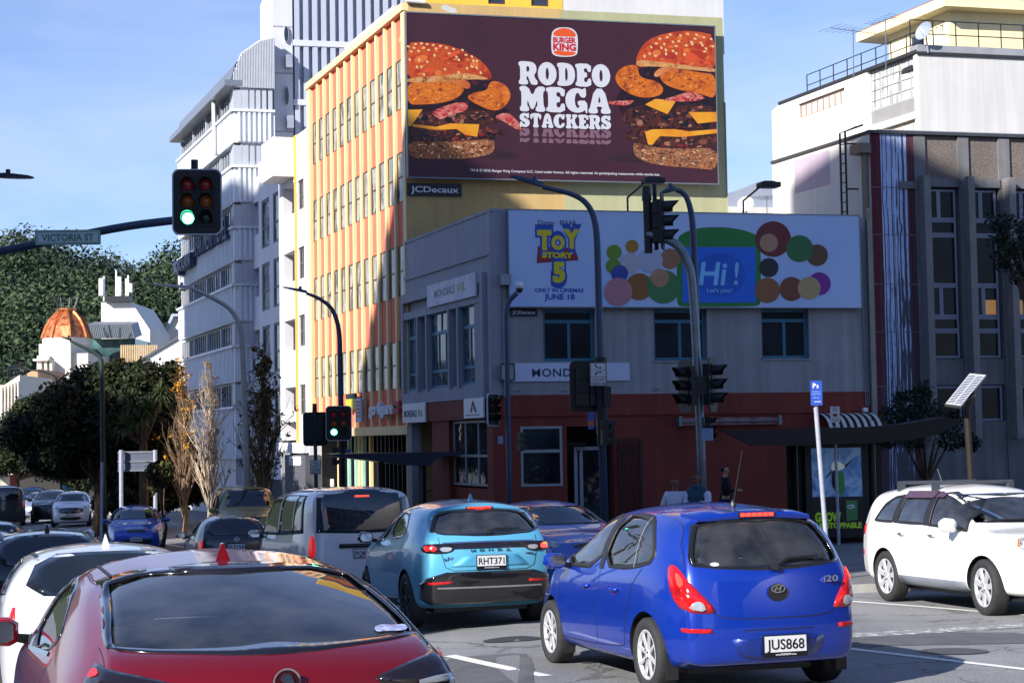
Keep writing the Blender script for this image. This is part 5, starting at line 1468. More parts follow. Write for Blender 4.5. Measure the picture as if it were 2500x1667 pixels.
street_lamp('street_lamp','dark lamp head reaching in at the left edge above the arm of the signal',34,(-160,34),[(-160,620),(-158,480),(-145,445),(-90,438),(-5,434)],(82,435),M_DARKPOLE,.11,.05)
l7=street_lamp('street_lamp','dark green lamp pole with a long bracket against the big dark tree',62,(255,62),[(253,1200),(249,900),(248,878),(240,866),(200,846),(172,832)],(150,824),pm('dark_green_pole','#1d3430',.5,.2,.1),.11,.05)
street_lamp('street_lamp','thin far lamp arching over the white balconies at the left',112,(150,112),[(146,1000),(140,925),(128,914),(90,904),(60,902)],(20,900),M_DARKPOLE,.09,.05)
for o in('l5','l6'):pass
b=gpt(-110,30)
t=thing('traffic_signal','large six-lamp green signal on a long mast arm against the sky','traffic light',b,0,'traffic signals of the junction')
mb=MB().use(M_LAMPD);mb.smooth=True
arm=[b,at(-112,760,30),at(-110,670,30),at(-90,640,30),at(-40,622,30),at(120,590,30),at(300,553,30),at(425,538,30),at(478,533,30.25)]
mb.tube([arm[0]]+[Vector(p)for p in chaikin([tuple(p)for p in arm[1:]],2,False)],.075,12);mb.lathe(b,(0,0,1),[(.2,0),(.2,.3),(.1,.4)],12)
mb.build('mast_arm',None,t)
head(t,at(481,493,30),6,2,(0,-1),s=1.0)
mb=MB().use(M_DARKPOLE);a=at(475,415,30.1);mb.tube([a-Vector((0,0,1.2)),a+Vector((0,0,.18))],.065,12);mb.build('finial_pipe',None,t)
fs=Frame(at(168,581,29.9),(1,.04));cz=at(168,581,29.9).z
sg=MB().use(pm('street_sign_green','#2f7f63',.5)).outline(fs,[(u,cz+z)for u,z in rrect(1.16,.27,.02)],.06,.08)
sg.use(pm('street_sign_white','#b9cbc8',.5)).outline(fs,[(u,cz+z)for u,z in rrect(1.13,.24,.02)],.08,.082)
sg.use(pm('street_sign_green','#2f7f63',.5))
def tilt_text(mb,fr,s_,u0,u1,z0,h,n,slope,bold):
 b0=len(mb.v);mb.text(fr,s_,u0,z0,h,u1-u0,n,n+.003,bold=bold)
 for v in mb.v[b0:]:v.z+=slope*((v-fr.O).dot(fr.U)-(u0+u1)/2)
for nn in(0,):
 sg.outline(fs,[(u,cz+z)for u,z in rrect(1.10,.215,.02)],.0822,.0836)
 sg.use(pm('street_sign_white','#b9cbc8',.5)).outline(fs,[(u,cz+z)for u,z in rrect(1.075,.19,.02)],.0838,.0850)
 sg.use(pm('street_sign_green','#2f7f63',.5));tilt_text(sg,fs,'VICTORIA ST',-.46,.46,cz-.062,.125,.0852,0,.02)
tag(sg.build('street_sign',recalc=False),'white and green street name plate on the mast arm at the left','street sign')
b=gpt(833,53.6)
t=thing('traffic_signal','green signal with a pale-edged board in front of the fin building','traffic light',b,0,'traffic signals of the junction')
head(t,at(827,1033,53.4),4,2,(0,-1),s=.93)
mb=MB().use(M_DARKPOLE);mb.tube([b,at(832,985,53.7)],.085,10);mb.build('pole',None,t)
h=head(t,at(822,1113,53.7),90,1,None,False,s=.65)
mb=MB().use(pm('blue_box','#2b4f9a',.5));f_=Frame(at(850,1105,53.6),(1,.1));z_=at(850,1105,53.6).z;mb.box(f_,-.07,.07,z_-.13,z_+.13,0,.12);mb.build('call_box',None,t)
b=gpt(772,54.5)
t=thing('traffic_signal','back of a signal board on a slim pole left of the green one','traffic light',b,0,'traffic signals of the junction')
head(t,at(770,1047,54.6),176,2,None,s=.93,edge=False)
mb=MB().use(M_LAMPD);mb.tube([b,at(768,985,54.5)],.06,10);mb.use(M_DARKPOLE).tube([at(768,1008,54.5),at(768,985,54.5)],[.08,.07],10);mb.build('pole',None,t)
def turn_sign(name,label,px0,py0,px1,py1,d):
 c=at((px0+px1)/2,(py0+py1)/2,d);fr=Frame((c.x,c.y,0),(1,.03));s=d/F_PX
 w,h=(px1-px0)*s,(py1-py0)*s
 mb=MB().use(pm('regulatory_white','#c9c9cb',.5)).outline(fr,[(u,c.z+z)for u,z in rrect(w,h,w*.06)],0,.012)
 K=pm('sign_black','#16171a',.5);mb.use(K)
 o,i=rrect(w*.97,h*.98,w*.05),rrect(w*.9,h*.93,w*.04)
 for a in range(len(o)):
  b_=(a+1)%len(o);mb.poly([fr.P(o[a][0],c.z+o[a][1],.0145),fr.P(o[b_][0],c.z+o[b_][1],.0145),fr.P(i[b_][0],c.z+i[b_][1],.0145),fr.P(i[a][0],c.z+i[a][1],.0145)])
 U=lambda x,y:(w*x,c.z+h*y)
 mb.outline(fr,[U(-.47,-.135),U(.47,-.135),U(.47,-.115),U(-.47,-.115)],.012,.015)
 for k in range(4):x=-.44+.25*k;mb.outline(fr,[U(x,.165),U(x+.13,.165),U(x+.13,.185),U(x,.185)],.012,.015)
 for sgn,yb in((1,.25),(-1,.1)):
  q=[(-.12,.17),(-.12,.1),(-.06,.02),(.02,0),(.1,0),(.1,.05),(.2,-.03),(.1,-.10),(.1,-.05),(.0,-.05),(-.12,-.02),(-.2,.08),(-.2,.17)]
  mb.outline(fr,[U(x,yb+sgn*y*.75+(.05 if sgn>0 else-.03))for x,y in q],.012,.015)
 mb.text(fr,'TURN INTO',-w*.36,c.z-h*.285,h*.1,w*.72,.012,.015,bold=.01)
 mb.text(fr,'NEAREST LANE',-w*.43,c.z-h*.44,h*.1,w*.86,.012,.015,bold=.01)
 return tag(mb.build(name,recalc=False),label,'traffic sign')
turn_sign('turn_sign','white turn-lane sign on the slim pole left of the green-lit signal',757,1123,784,1157,54.3)
b=gpt(1472,35.8)
t=thing('traffic_signal','back of a tall black signal board on the lamp pole beside the turn-lane sign','traffic light',b,0,'traffic signals of the junction')
head(t,at(1436,943,36.1),186,2,None,s=.93,edge=False)
mb=MB().use(M_DARKPOLE);mb.tube([at(1471,1060,35.9),at(1466,872,35.9)],.13,12)
for(x0,y0,x1,y1)in((1475,943,1492,992),(1460,1028,1500,1085)):
 a=at(x0,y1,35.7);c=at(x1,y0,35.7);mb.cube(a.x,c.x,a.y,a.y+.3,a.z,c.z)
mb.build('control_boxes',None,t)
mb=MB().use(pm('blue_box','#2b4f9a',.5));a=at(1437,1048,35.6);c=at(1450,1005,35.6);mb.cube(a.x,c.x,a.y,a.y+.12,a.z,c.z)
mb.use(pm('orange_label','#c45a20',.5));e=at(1443,1033,35.6);mb.cube(e.x-.05,e.x+.05,e.y-.004,e.y,e.z-.05,e.z+.05);mb.build('call_box',None,t)
h=head(t,at(1482,1055,35.5),100,1,None,False,s=.6)
turn_sign('turn_sign','white turn-lane sign on the slate lamp pole below the poster',1440,885,1481,942,35.6)
b=gpt(1714,36.6)
t=thing('traffic_signal','goose-neck mast with side-facing black signals before the cinema poster','traffic light',b,0,'traffic signals of the junction')
mb=MB().use(M_GALV);mb.smooth=True
mb.tube([b]+[Vector(p)for p in chaikin([tuple(at(x,y,36.4))for x,y in((1712,1100),(1692,690),(1680,640),(1658,600),(1625,582),(1577,571))],3,False)],.095,12)
mb.smooth=False;mb.use(M_DARKPOLE)
mb.tube([at(1583,618,36.4),at(1579,490,36.4)],.09,12);mb.tube([at(1579,490,36.4),at(1578,455,36.4)],[.11,.09],12)
mb.tube([at(1603,610,36.6),at(1597,450,36.6)],.05,8)
mb.build('mast_arm',None,t)
head(t,at(1619,540,36.4),78,1,None,True,s=1.05,edge=False,visor=.32)
head(t,at(1601,545,36.6),172,1,None,False,s=1.0)
head(t,at(1672,942,36.0),-62,1,None,True,s=.95,edge=False,visor=.3)
head(t,at(1742,938,36.2),66,1,None,True,s=1.0,edge=False,visor=.3)
mb=MB().use(M_DARKPOLE);a=at(1689,963,36.2);c=at(1729,918,36.2);mb.cube(a.x,c.x,a.y-.1,a.y+.2,a.z,c.z);mb.build('control_box',None,t)
h=head(t,at(1736,1045,36.3),60,1,None,False,s=.55)
mb=MB().use(pm('call_unit','#7f93b3',.5));f_=Frame(at(1728,1060,35.8),(1,-.3));z_=at(1728,1060,35.8).z;mb.box(f_,-.11,.11,z_-.13,z_+.13,0,.14);mb.build('call_box',None,t)
b=gpt(1240,45)
t=thing('camera_pole','slim pole with a white dome camera at the corner of the grey building','camera pole',b)
mb=MB().use(M_LAMPD);mb.smooth=True
mb.tube([b]+[Vector(p)for p in chaikin([tuple(at(x,y,45))for x,y in((1243,1150),(1236,800),(1236,740),(1262,715))],3,False)],.07,10);mb.build('pole',None,t)
cp_=at(1268,702,44.9)
mb=MB().use(M_WHITE);mb.smooth=True;mb.lathe(cp_,(0,0,1),[(.10,-.02),(.105,.08),(.09,.15),(.001,.16)],16);mb.use(M_BLACK).lathe(cp_,(0,0,1),[(.10,-.021),(.09,-.09),(.05,-.14),(.001,-.15)],16);mb.build('dome_camera',None,t)
head(t,at(1205,1000,44.8),62,2,None,True,s=.72,edge=True)
h=head(t,at(1275,1078,44.6),120,1,None,False,s=.55)
mb=MB().use(pm('call_unit','#7f93b3',.5));a=at(1216,1083,44.7);c=at(1228,1064,44.7);mb.cube(a.x,c.x,a.y,a.y+.12,a.z,c.z);mb.build('call_box',None,t)
def pole_sign(name,label,cat,d,base_x,top,r,sign,face,polemat):
 b=gpt(base_x,d);t=thing(name,label,cat,b)
 mb=MB().use(polemat);mb.tube([b,at(top[0],top[1],d)],r,10);mb.build('pole',None,t)
 x0,y0,x1,y1=sign;c=at((x0+x1)/2,(y0+y1)/2,d-.06);s=d/F_PX
 fr=Frame((c.x,c.y,0),(1,-.05));w,h=(x1-x0)*s,(y1-y0)*s
 mb=MB().use(face[0]).outline(fr,[(u,c.z+z)for u,z in rrect(w,h,w*.05)],0,.01)
 for txt,x,y,hh,ww,mt in face[1]:mb.use(mt).text(fr,txt,w*x,c.z+h*y,h*hh,w*ww,.01,.013,bold=.02)
 return t,mb,fr,w,h,c
M_PSIGN=pm('parking_blue','#2145a3',.5);M_POLEW=pm('pale_sign_pole','#a3a7b8',.5,.2,.15,8)
t,mb,fr,w,h,c=pole_sign('parking_sign','blue parking sign on a pale pole beside the blue hatchback','parking sign',26.6,2017,(1991,985),.036,(1979,929,2007,989),(M_PSIGN,[('P',-.3,.2,.2,.25,M_WHITE),('5',.02,.2,.13,.18,M_WHITE),('Coupons or',-.36,.03,.06,.72,pm('pale_blue_print','#7f9bd6',.5)),('Money Meter',-.4,-.07,.06,.8,MATS['pale_blue_print']),('Other Any',-.3,-.22,.06,.55,MATS['pale_blue_print'])],),M_POLEW)
mb.use(M_WHITE).outline(fr,[(-w*.2,c.z-h*.37),(w*.38,c.z-h*.36),(w*.38,c.z-h*.34),(-w*.2,c.z-h*.35)],.01,.013);mb.build('sign_plate',None,t,recalc=False)
t,mb,fr,w,h,c=pole_sign('bus_stop_sign','small white bus stop sign before the striped awning','bus stop sign',38,2042,(2038,1040),.035,(2027,992,2050,1031),(pm('regulatory_white','#c9c9cb',.5),[('Bus Stop',-.38,-.32,.08,.76,pm('dark_red_letters','#6d1420',.5))]),M_POLEW)
mb.use(pm('sign_black','#16171a',.5)).outline(fr,[(u,c.z+z+h*.32)for u,z in ellipse(0,0,w*.2,w*.2)],.01,.0125);mb.use(MATS['regulatory_white']).outline(fr,[(u,c.z+z+h*.32)for u,z in ellipse(0,0,w*.14,w*.14)],.0125,.0135)
mb.use(MATS['dark_red_letters']).outline(fr,[(u,c.z+z-h*.04)for u,z in rrect(w*.45,h*.17,w*.06)],.01,.013);mb.outline(fr,[(-w*.2,c.z-h*.43),(w*.35,c.z-h*.43),(w*.35,c.z-h*.4),(-w*.2,c.z-h*.4)],.01,.013)
mb.build('sign_plate',None,t,recalc=False)
b=gpt(2374,30);t=thing('solar_panel','small tilted solar panel on a brown post above the white car','solar panel',b)
mb=MB().use(pm('bronze_post','#2f2925',.5,.4));mb.tube([b,at(2360,1000,30)],.06,12);mb.build('post',None,t)
q=[at(2306,987,29.75),at(2345,992,29.65),at(2409,914,30.1),at(2368,910,30.2)]
nrm=(q[1]-q[0]).cross(q[3]-q[0]).normalized();nrm=nrm if nrm.y<0 else-nrm
pq=lambda a,b_:q[0]+(q[1]-q[0])*a+(q[3]-q[0])*b_+(q[2]-q[3]-q[1]+q[0])*a*b_
mb=MB().use(pm('panel_frame','#8d8b88',.3,.8));mb.prism(q,-nrm*.05)
p_=mb.build('panel',None,t)
mb=MB().use(pm('panel_white_backing','#c9ccd8',.12,0,.04,spec=.9));mb.prism([pq(.03,.03)+nrm*.001,pq(.97,.03)+nrm*.001,pq(.97,.97)+nrm*.001,pq(.03,.97)+nrm*.001],nrm*.003)
mb.use(pm('solar_cell','#1d2238',.15,.1,.1,8,spec=.9))
for i in range(2):
 for j in range(18):
  a0,a1=.06+.46*i,.06+.46*i+.42;b0,b1=.06+.049*j,.06+.049*j+.03
  mb.prism([pq(a0,b0)+nrm*.0045,pq(a1,b0)+nrm*.0045,pq(a1,b1)+nrm*.0045,pq(a0,b1)+nrm*.0045],nrm*.001)
mb.build('cells',None,p_)
mb=MB().use(M_BLACK);c=pq(.75,.45)-nrm*.06;mb.lathe(c,-nrm,[(.12,0),(.14,.1),(.09,.2),(.0,.21)],14);mb.tube([c-nrm*.1,at(2360,1000,30)],.06,8);mb.build('bracket',None,t)
ds=38.5
b=gpt(2050,ds);t=thing('bus_shelter','dark bus shelter with a swept wing roof and a lit advert','bus shelter',b)
M_SHELT=pm('shelter_charcoal','#15171c',.4,.2,.12)
mb=MB().use(M_SHELT)
out=[(1770,1050),(1860,1048),(1990,1044),(2120,1042),(2215,1034),(2310,1017),(2352,1030),(2290,1060),(2230,1073),(2140,1080),(2050,1083),(1960,1088),(1842,1087)]
mb.prism([at(x,y,ds-.8)for x,y in out],(.1,1.7,0));mb.build('roof',None,t)
mb=MB().use(M_SHELT)
for x in(1952,2128):mb.tube([gpt(x,ds),at(x,1085,ds)],.08,8)
a,c=at(1945,1300,ds+.3),at(2150,1085,ds+.3);mb.cube(a.x,c.x,a.y,a.y+.06,b.z,c.z)
a,c=at(1925,1300,ds+.9),at(1960,1085,ds+.9);mb.cube(a.x,c.x,a.y,a.y+.06,b.z,c.z);mb.build('posts',None,t)
fa=Frame(at(2045,1190,ds-.2),(1,-.02))
px_=lambda x,y:fa.uz(x,y)
u0,z0,u1,z1=fa.rect(1968,1078,2122,1312);mb=MB().use(M_BLACK);mb.box(fa,u0,u1,z0,z1,-.12,0);ad=mb.build('advert_case',None,t)
pic=MB();A2=Art(fa,0)
pic.use(noise_mix('advert_sky',['#1f4f88','#3a6ca3','#6d90bb','#2b5a94'],2.5,5,.3));A2.layer(pic,[(1980,1094),(2101,1092),(2106,1211),(1984,1213)],0,0)
pic.use(pm('advert_brown','#2b2522',.5));A2.layer(pic,[(1984,1213),(2106,1211),(2108,1290),(1986,1292)],0,0)
pic.use(pm('advert_shirt','#c3c9bd',.5));A2.layer(pic,[(2033,1128),(2045,1124),(2062,1136),(2062,1142),(2050,1148),(2030,1148),(2029,1138)],1,1)
pic.use(pm('advert_skin','#4a3026',.5));A2.layer(pic,[(2036,1106),(2045,1106),(2047,1120),(2041,1128),(2036,1122)],2,1);A2.layer(pic,[(2062,1136),(2080,1121),(2080,1124),(2064,1143)],2,0);A2.layer(pic,[(2029,1148),(2015,1165),(2017,1168),(2032,1152)],2,0)
pic.use(pm('advert_green','#2a6a3a',.5));A2.layer(pic,[(2044,1150),(2054,1148),(2062,1160),(2062,1208),(2048,1210)],2,1);A2.layer(pic,[(2036,1104),(2046,1104),(2047,1111),(2035,1111)],3,1)
pic.use(pm('advert_dark','#1c2226',.5));A2.layer(pic,[(2030,1148),(2048,1148),(2046,1180),(2050,1210),(2041,1210),(2039,1196),(2031,1188)],1,1)
pic.use(pm('tin_green','#2a5f40',.4));A2.layer(pic,[(2065,1221),(2093,1220),(2094,1268),(2067,1271)],2,0);pic.use(M_WHITE);A2.layer(pic,[(2068,1232),(2086,1230),(2088,1240),(2070,1242)],3,1)
r_=fa.rect(2071,1233,2085,1239);pic.use(MATS['tin_green']).text(fa,'MILO',r_[0],r_[1],r_[3]-r_[1],r_[2]-r_[0],.009,.0105,bold=.03)
pic.use(pm('lime_letters','#7fae2c',.5))
for s_,bx in(('GROW',(1990,1250,2054,1272)),('UNSTOPPABLE',(1992,1275,2104,1288))):
 r_=fa.rect(*bx);pic.text(fa,s_,r_[0],r_[1],r_[3]-r_[1],r_[2]-r_[0],.004,.006,bold=.05)
[lit(MATS[k],.12)for k in('advert_sky','lime_letters','advert_shirt','tin_green','advert_green')]
pic.build('poster',None,ad,recalc=False)
d2=51
b=gpt(1028,d2);t=thing('bus_shelter','dark flat-winged shelter roof before the fin building shopfront','bus shelter',b)
mb=MB().use(pm('shelter_blue_black','#1b2438',.35,.3,.1))
mb.prism([at(x,y,d2)for x,y in((812,1108),(950,1105),(1045,1104),(1170,1100),(1172,1104),(1090,1114),(1062,1122),(1052,1137),(1022,1137),(960,1130),(812,1113))],(-.5,1.5,0));mb.build('roof',None,t)
mb=MB().use(M_SHELT);mb.tube([b,at(1030,1137,d2+.3)],.12,10);mb.tube([gpt(930,d2+.6),at(930,1120,d2+.6)],.08,8);mb.build('posts',None,t)
b=gpt(338,58);t=thing('road_sign','grey back of a large road sign on two pale posts under the tree','road sign',b)
mb=MB().use(pm('sign_back_grey','#5a5f70',.5,.3,.08));a,c=at(288,1152,58.1),at(384,1100,58.1);mb.cube(a.x,c.x,a.y,a.y+.04,a.z,c.z)
mb.use(M_GALV)
for y in(1104,1126,1148):z=at(330,y,58).z;mb.cube(a.x,c.x,a.y-.03,a.y,z-.03,z+.03)
mb.build('sign_board',None,t)
for x in(296,379):
 mb=MB().use(M_POLEW);mb.tube([gpt(x,57.9),at(x,1098,57.9)],.075,8);mb.build('post',None,t)
mb=MB().use(M_POLEW);mb.tube([gpt(246,50),at(249,1128,50)],.045,8);tag(mb.build('sign_pole'),'bare thin pale pole rising from the kerb before the dark lamp pole','pole')
def panel(name,label,px0,py0,px1,py1,d,cols,cat='poster'):
 a,c=at(px0,py1,d),at(px1,py0,d);mb=MB().use(M_BLACK).cube(a.x-.05,c.x+.05,a.y,a.y+.1,ground_z(a.x,a.y),c.z+.05)
 n=len(cols)
 for k,cc in enumerate(cols):mb.use(cc).cube(a.x,c.x,a.y-.01-.001*k,a.y-.002,a.z+(c.z-a.z)*k/n,a.z+(c.z-a.z)*(k+1)/n)
 return tag(mb.build(name),label,cat)
M_MAG=pm('magenta_poster','#8a2a9a',.5,0,.2,3);M_SKYP=noise_mix('blue_poster',['#2a7ab0','#5aa6cf','#b9d0d8','#1f5f94'],2.5,4,.5);M_CYAN=pm('cyan_frame','#2a6d94',.5)
panel('poster_panel','pair of magenta posters under the dark tree behind the white car',191,1180,215,1240,110,[M_MAG,M_MAG])
panel('poster_panel','blue lit advert panel right of the dark lamp pole',264,1167,286,1211,106,[M_SKYP])
panel('poster_panel','dark panel with a cyan border under the tree',152,1178,186,1240,112,[M_CYAN,M_BLACK,M_CYAN])
panel('poster_panel','pale green shop banner behind the parked dark car',86,1155,101,1205,120,[M_SKYP,pm('mint_banner','#8dc4a8',.5)])
def leaf_mat(name,a,b_,scale=.6,trans=.25):
 m,nt,b=_new(name);N,L=nt.nodes,nt.links
 tc=N.new('ShaderNodeTexCoord');n=N.new('ShaderNodeTexNoise');n.inputs['Scale'].default_value=scale;n.inputs['Detail'].default_value=6
 L.new(tc.outputs['Object'],n.inputs['Vector'])
 g=N.new('ShaderNodeNewGeometry')
 ad=N.new('ShaderNodeMath');ad.operation='MULTIPLY_ADD';ad.inputs[1].default_value=.5;L.new(g.outputs['Random Per Island'],ad.inputs[0])
 sb=N.new('ShaderNodeMath');sb.operation='SUBTRACT';sb.inputs[1].default_value=.25;L.new(n.outputs['Fac'],sb.inputs[0]);L.new(sb.outputs[0],ad.inputs[2])
 r=N.new('ShaderNodeValToRGB');r.color_ramp.elements[0].position=.3;r.color_ramp.elements[0].color=(*hexc(a),1);r.color_ramp.elements[1].position=.7;r.color_ramp.elements[1].color=(*hexc(b_),1)
 L.new(ad.outputs[0],r.inputs['Fac']);L.new(r.outputs['Color'],b.inputs['Base Color'])
 b.inputs['Roughness'].default_value=.7;b.inputs['Specular IOR Level'].default_value=.25
 return m
def leaves(name,blobs,n,size,mat,parent=None,seed=1,shell=.5,flat=.3,loc=None,aspect=.5):
 rng=np.random.default_rng(seed)
 vol=np.array([r[0]*r[1]+r[1]*r[2]+r[0]*r[2]for _,r in blobs]);pr=vol/vol.sum()
 idx=rng.choice(len(blobs),n,p=pr)
 C=np.array([list(c)for c,_ in blobs])[idx];Rr=np.array([r for _,r in blobs])[idx]
 d=rng.normal(size=(n,3));d/=np.linalg.norm(d,axis=1)[:,None]
 rad=(shell+(1-shell)*rng.random(n)**.7)*(1+.12*rng.normal(size=n))
 P=C+d*Rr*rad[:,None]
 nr=d+rng.normal(size=(n,3))*.7+np.array([0,0,flat]);nr/=np.linalg.norm(nr,axis=1)[:,None]
 t=np.cross(nr,rng.normal(size=(n,3)));t/=np.linalg.norm(t,axis=1)[:,None];b=np.cross(nr,t)
 s=size*(.55+.9*rng.random(n))[:,None]
 V=np.stack([P-t*s,P-b*s*aspect,P+t*s,P+b*s*aspect],1).reshape(-1,3)
 off=np.zeros(3)
 if parent is not None:off=np.array(parent.location)
 me=bpy.data.meshes.new(name)
 me.from_pydata((V-off).tolist(),[],[(4*i,4*i+1,4*i+2,4*i+3)for i in range(n)])
 me.materials.append(mat)
 o=bpy.data.objects.new(name,me);COL.objects.link(o)
 if parent is not None:o.parent=parent
 return o
ridge=[(-900,640),(-300,600),(0,612),(60,618),(110,626),(150,648),(200,652),(222,676),(260,664),(300,668),(340,680),(390,668),(420,650),(520,640),(700,660)]
def ridge_y(x):return float(np.interp(x,[p[0]for p in ridge],[p[1]for p in ridge]))
mb=MB().use(pm('hill_soil','#2f3a26',.9,0,.2));mb.smooth=True
cols_=list(range(-900,701,50));lv=[(230,.0),(290,.35),(350,.7),(400,.95),(430,1.0),(520,.9)]
grid=[]
for x in cols_:
 zr_=at(x,ridge_y(x)+22,430).z
 for d,f in lv:
  p=at(x,1000,d);grid.append((p.x,d,-3+(zr_+3)*f))
mb.v=[Vector(g_)for g_ in grid];k=len(lv)
for i in range(len(cols_)-1):
 for j in range(k-1):mb.face((i*k+j,(i+1)*k+j,(i+1)*k+j+1,i*k+j+1))
tag(mb.build('hill'),kind='structure')
rng=random.Random(11);blobs=[]
for _ in range(520):
 x=rng.uniform(-420,520);f=rng.random()**.8;d=np.interp(f,[0,.35,.7,.95,1],[232,290,350,400,430])
 zr_=at(x,ridge_y(x)+22,430).z;p=at(x,1000,d);r=rng.uniform(3.0,6.5)
 blobs.append(((p.x,d+rng.uniform(-5,5),-3+(zr_+3)*f+r*.45),(r*rng.uniform(.9,1.3),r,r*rng.uniform(.75,1.15))))
o=leaves('hill_forest',blobs,130000,.5,leaf_mat('forest_leaves','#16221b','#46573a',.05),seed=4,shell=.72)
tag(o,kind='stuff')
M_DKLEAF=leaf_mat('dark_glossy_leaves','#0c1209','#2c3618',.5)
M_BARK=noise_mix('bark',['#2a2019','#4a3a2c','#6d5a46'],6,6,.9,.4,bump=.3,mapping=(1,1,.3))
def tree(name,label,d,base_x,blobs_px,n,leaf,mat,seed,r=.28,forks=5,group=None,cat='tree'):
 b=gpt(base_x,d);t=thing(name,label,cat,b,0,group)
 bl=[]
 for x,y,rx,ry in blobs_px:
  rng_=random.Random(seed*77+int(x));dd=d+rng_.uniform(-1.5,1.5);p=at(x,y,dd);s=dd/F_PX
  bl.append((tuple(p),(rx*s,min(rx,ry)*s*1.1,ry*s)))
 leaves('crown',bl,n,leaf,mat,t,seed)
 mb=MB().use(M_BARK);mb.smooth=True
 c0=sum((Vector(c)for c,_ in bl),Vector())/len(bl)
 top=Vector((b.x,b.y,b.z+(c0.z-b.z)*.55))
 mb.tube([b,b.lerp(top,.5)+Vector((.1,0,0)),top],[r,r*.75,r*.6],8)
 for c,_ in bl[:forks+4]:
  c=Vector(c);mb.tube([top-Vector((0,0,.4)),top.lerp(c,.5)+Vector((0,0,.3)),c],[r*.5,r*.3,r*.1],6)
 mb.build('trunk',None,t)
 return t
tree('street_tree','huge dark evergreen street tree below the copper dome',66,236,[(150,1010,70,75),(215,960,75,65),(285,930,80,50),(350,935,62,55),(400,960,45,60),(110,1070,70,55),(190,1060,85,60),(290,1030,90,85),(380,1040,55,90),(240,1110,80,45),(330,1110,70,50),(60,1060,50,50),(420,905,28,25),(430,1000,30,80),(180,1130,70,40),(120,1120,60,40),(380,1120,60,50),(290,1090,90,50)],60000,.11,M_DKLEAF,5,.24)
tree('street_tree','dark ragged evergreen tree at the left edge over the far cars',108,40,[(20,1075,50,55),(75,1095,55,50),(120,1125,60,45),(10,1125,45,35),(170,1140,55,40),(40,1030,35,35),(200,1170,45,30),(60,1000,30,30),(90,985,22,28)],24000,.13,M_DKLEAF,9,.22)
tree('bush','dark clipped shrubs along the far kerb behind the blue car',70,330,[(300,1215,40,32),(350,1225,45,30),(400,1215,40,35),(440,1200,40,40),(255,1230,30,25),(480,1180,35,50),(420,1150,30,60),(270,1180,40,50),(330,1180,45,50),(455,1140,30,70)],16000,.11,M_DKLEAF,12,.12,cat='bush')
tree('small_tree','small thin-leaved tree before the back of the road sign',56,398,[(372,1150,18,22),(390,1175,22,22),(405,1150,20,28),(380,1190,16,16)],900,.09,leaf_mat('olive_leaves','#1f2410','#4a4a1e',1.0),13,.06)
def cabbage():
 b=gpt(352,63);t=thing('cabbage_tree','cabbage tree with spiky tufts in front of the dark crown','tree',b)
 mb=MB().use(M_BARK);heads=[(322,985),(362,1000),(392,962),(340,1025),(300,1040)]
 top=at(350,1080,63)
 mb.tube([b,top],[.2,.15],8)
 lf=MB().use(leaf_mat('strap_leaves','#26341f','#6d7a4a',1.2));rg=random.Random(5)
 for x,y in heads:
  c=at(x,y,62.6);mb.tube([top,top.lerp(c,.5)+Vector((0,0,-.15)),c],[.12,.1,.08],7)
  for _ in range(120):
   v=Vector((rg.gauss(0,1),rg.gauss(0,1),rg.gauss(.25,.8))).normalized();L_=rg.uniform(.5,.85)
   s=v.cross(Vector((0,0,1))).normalized()*.022;m_=c+v*L_*.6;e=c+v*L_-Vector((0,0,.18*L_))
   lf.poly([c-s,c+s,m_+s,m_-s]);lf.poly([m_-s,m_+s,e])
 mb.build('trunk',None,t);lf.build('crown',None,t,recalc=False)
cabbage()
def bare_tree(label,d,bx,y_top,y_base,spread,bark,seed,leafm=None,nleaf=0,lean=0,dens=1.0):
 b=gpt(bx,d);t=thing('bare_tree',label,'tree',b,0,'upright winter trees along the kerb')
 rg=random.Random(seed);s=d/F_PX
 top=at(bx+lean,y_top,d);H=top.z-b.z;mb=MB().use(bark);tips=[]
 def axis(f):return b.lerp(top,f)
 mb.tube([axis(i/7)+Vector((rg.gauss(0,.03),rg.gauss(0,.03),0))for i in range(8)],[max(.012,.10*(1-i/7.2))for i in range(8)],6)
 f0=.13
 def twig(p,v,L_,r,lev):
  pts=[p];v=v.normalized()
  for _ in range(3):
   v=(v+Vector((rg.gauss(0,.12),rg.gauss(0,.12),.10))).normalized();pts.append(pts[-1]+v*L_/3)
  mb.tube(pts,[r,r*.8,r*.6,r*.3],4,False);tips.append(pts[-1]);tips.append(pts[2])
  if lev<2:
   for k in range(3 if lev==0 else 2):
    q=pts[1].lerp(pts[-1],rg.random());twig(q,v+Vector((rg.gauss(0,.35),rg.gauss(0,.35),.15)),L_*rg.uniform(.35,.6),r*.5,lev+1)
 nb_=int(78*dens)
 for k in range(nb_):
  f=f0+(.95-f0)*(k/nb_);a=rg.uniform(0,2*math.pi);L_=H*(.27*(1-f)+.07)*rg.uniform(.7,1.2)
  w=spread*rg.uniform(.5,1.1)
  twig(axis(f),Vector((math.cos(a)*w,math.sin(a)*w,1)),L_,.042*(1.1-f),0)
 mb.build('branches',None,t,recalc=False)
 if leafm:
  bl=[(tuple(rg.choice(tips)),(.16,.16,.16))for _ in range(max(3,nleaf//6))]
  leaves('leaves',bl,nleaf,.06,leafm,t,seed,.1)
 return t
M_PALEBARK=noise_mix('pale_bark',['#a3907a','#c9b8a0','#8d7a66'],5,4,.8,.3)
M_TANBARK=noise_mix('tan_bark',['#6d5440','#8d7458','#54402f'],5,4,.8,.3)
M_GOLD=leaf_mat('golden_leaves','#8d5a10','#c98d1c',2);M_OLIVELEAF=leaf_mat('brown_green_leaves','#2a2a12','#6d5a24',2)
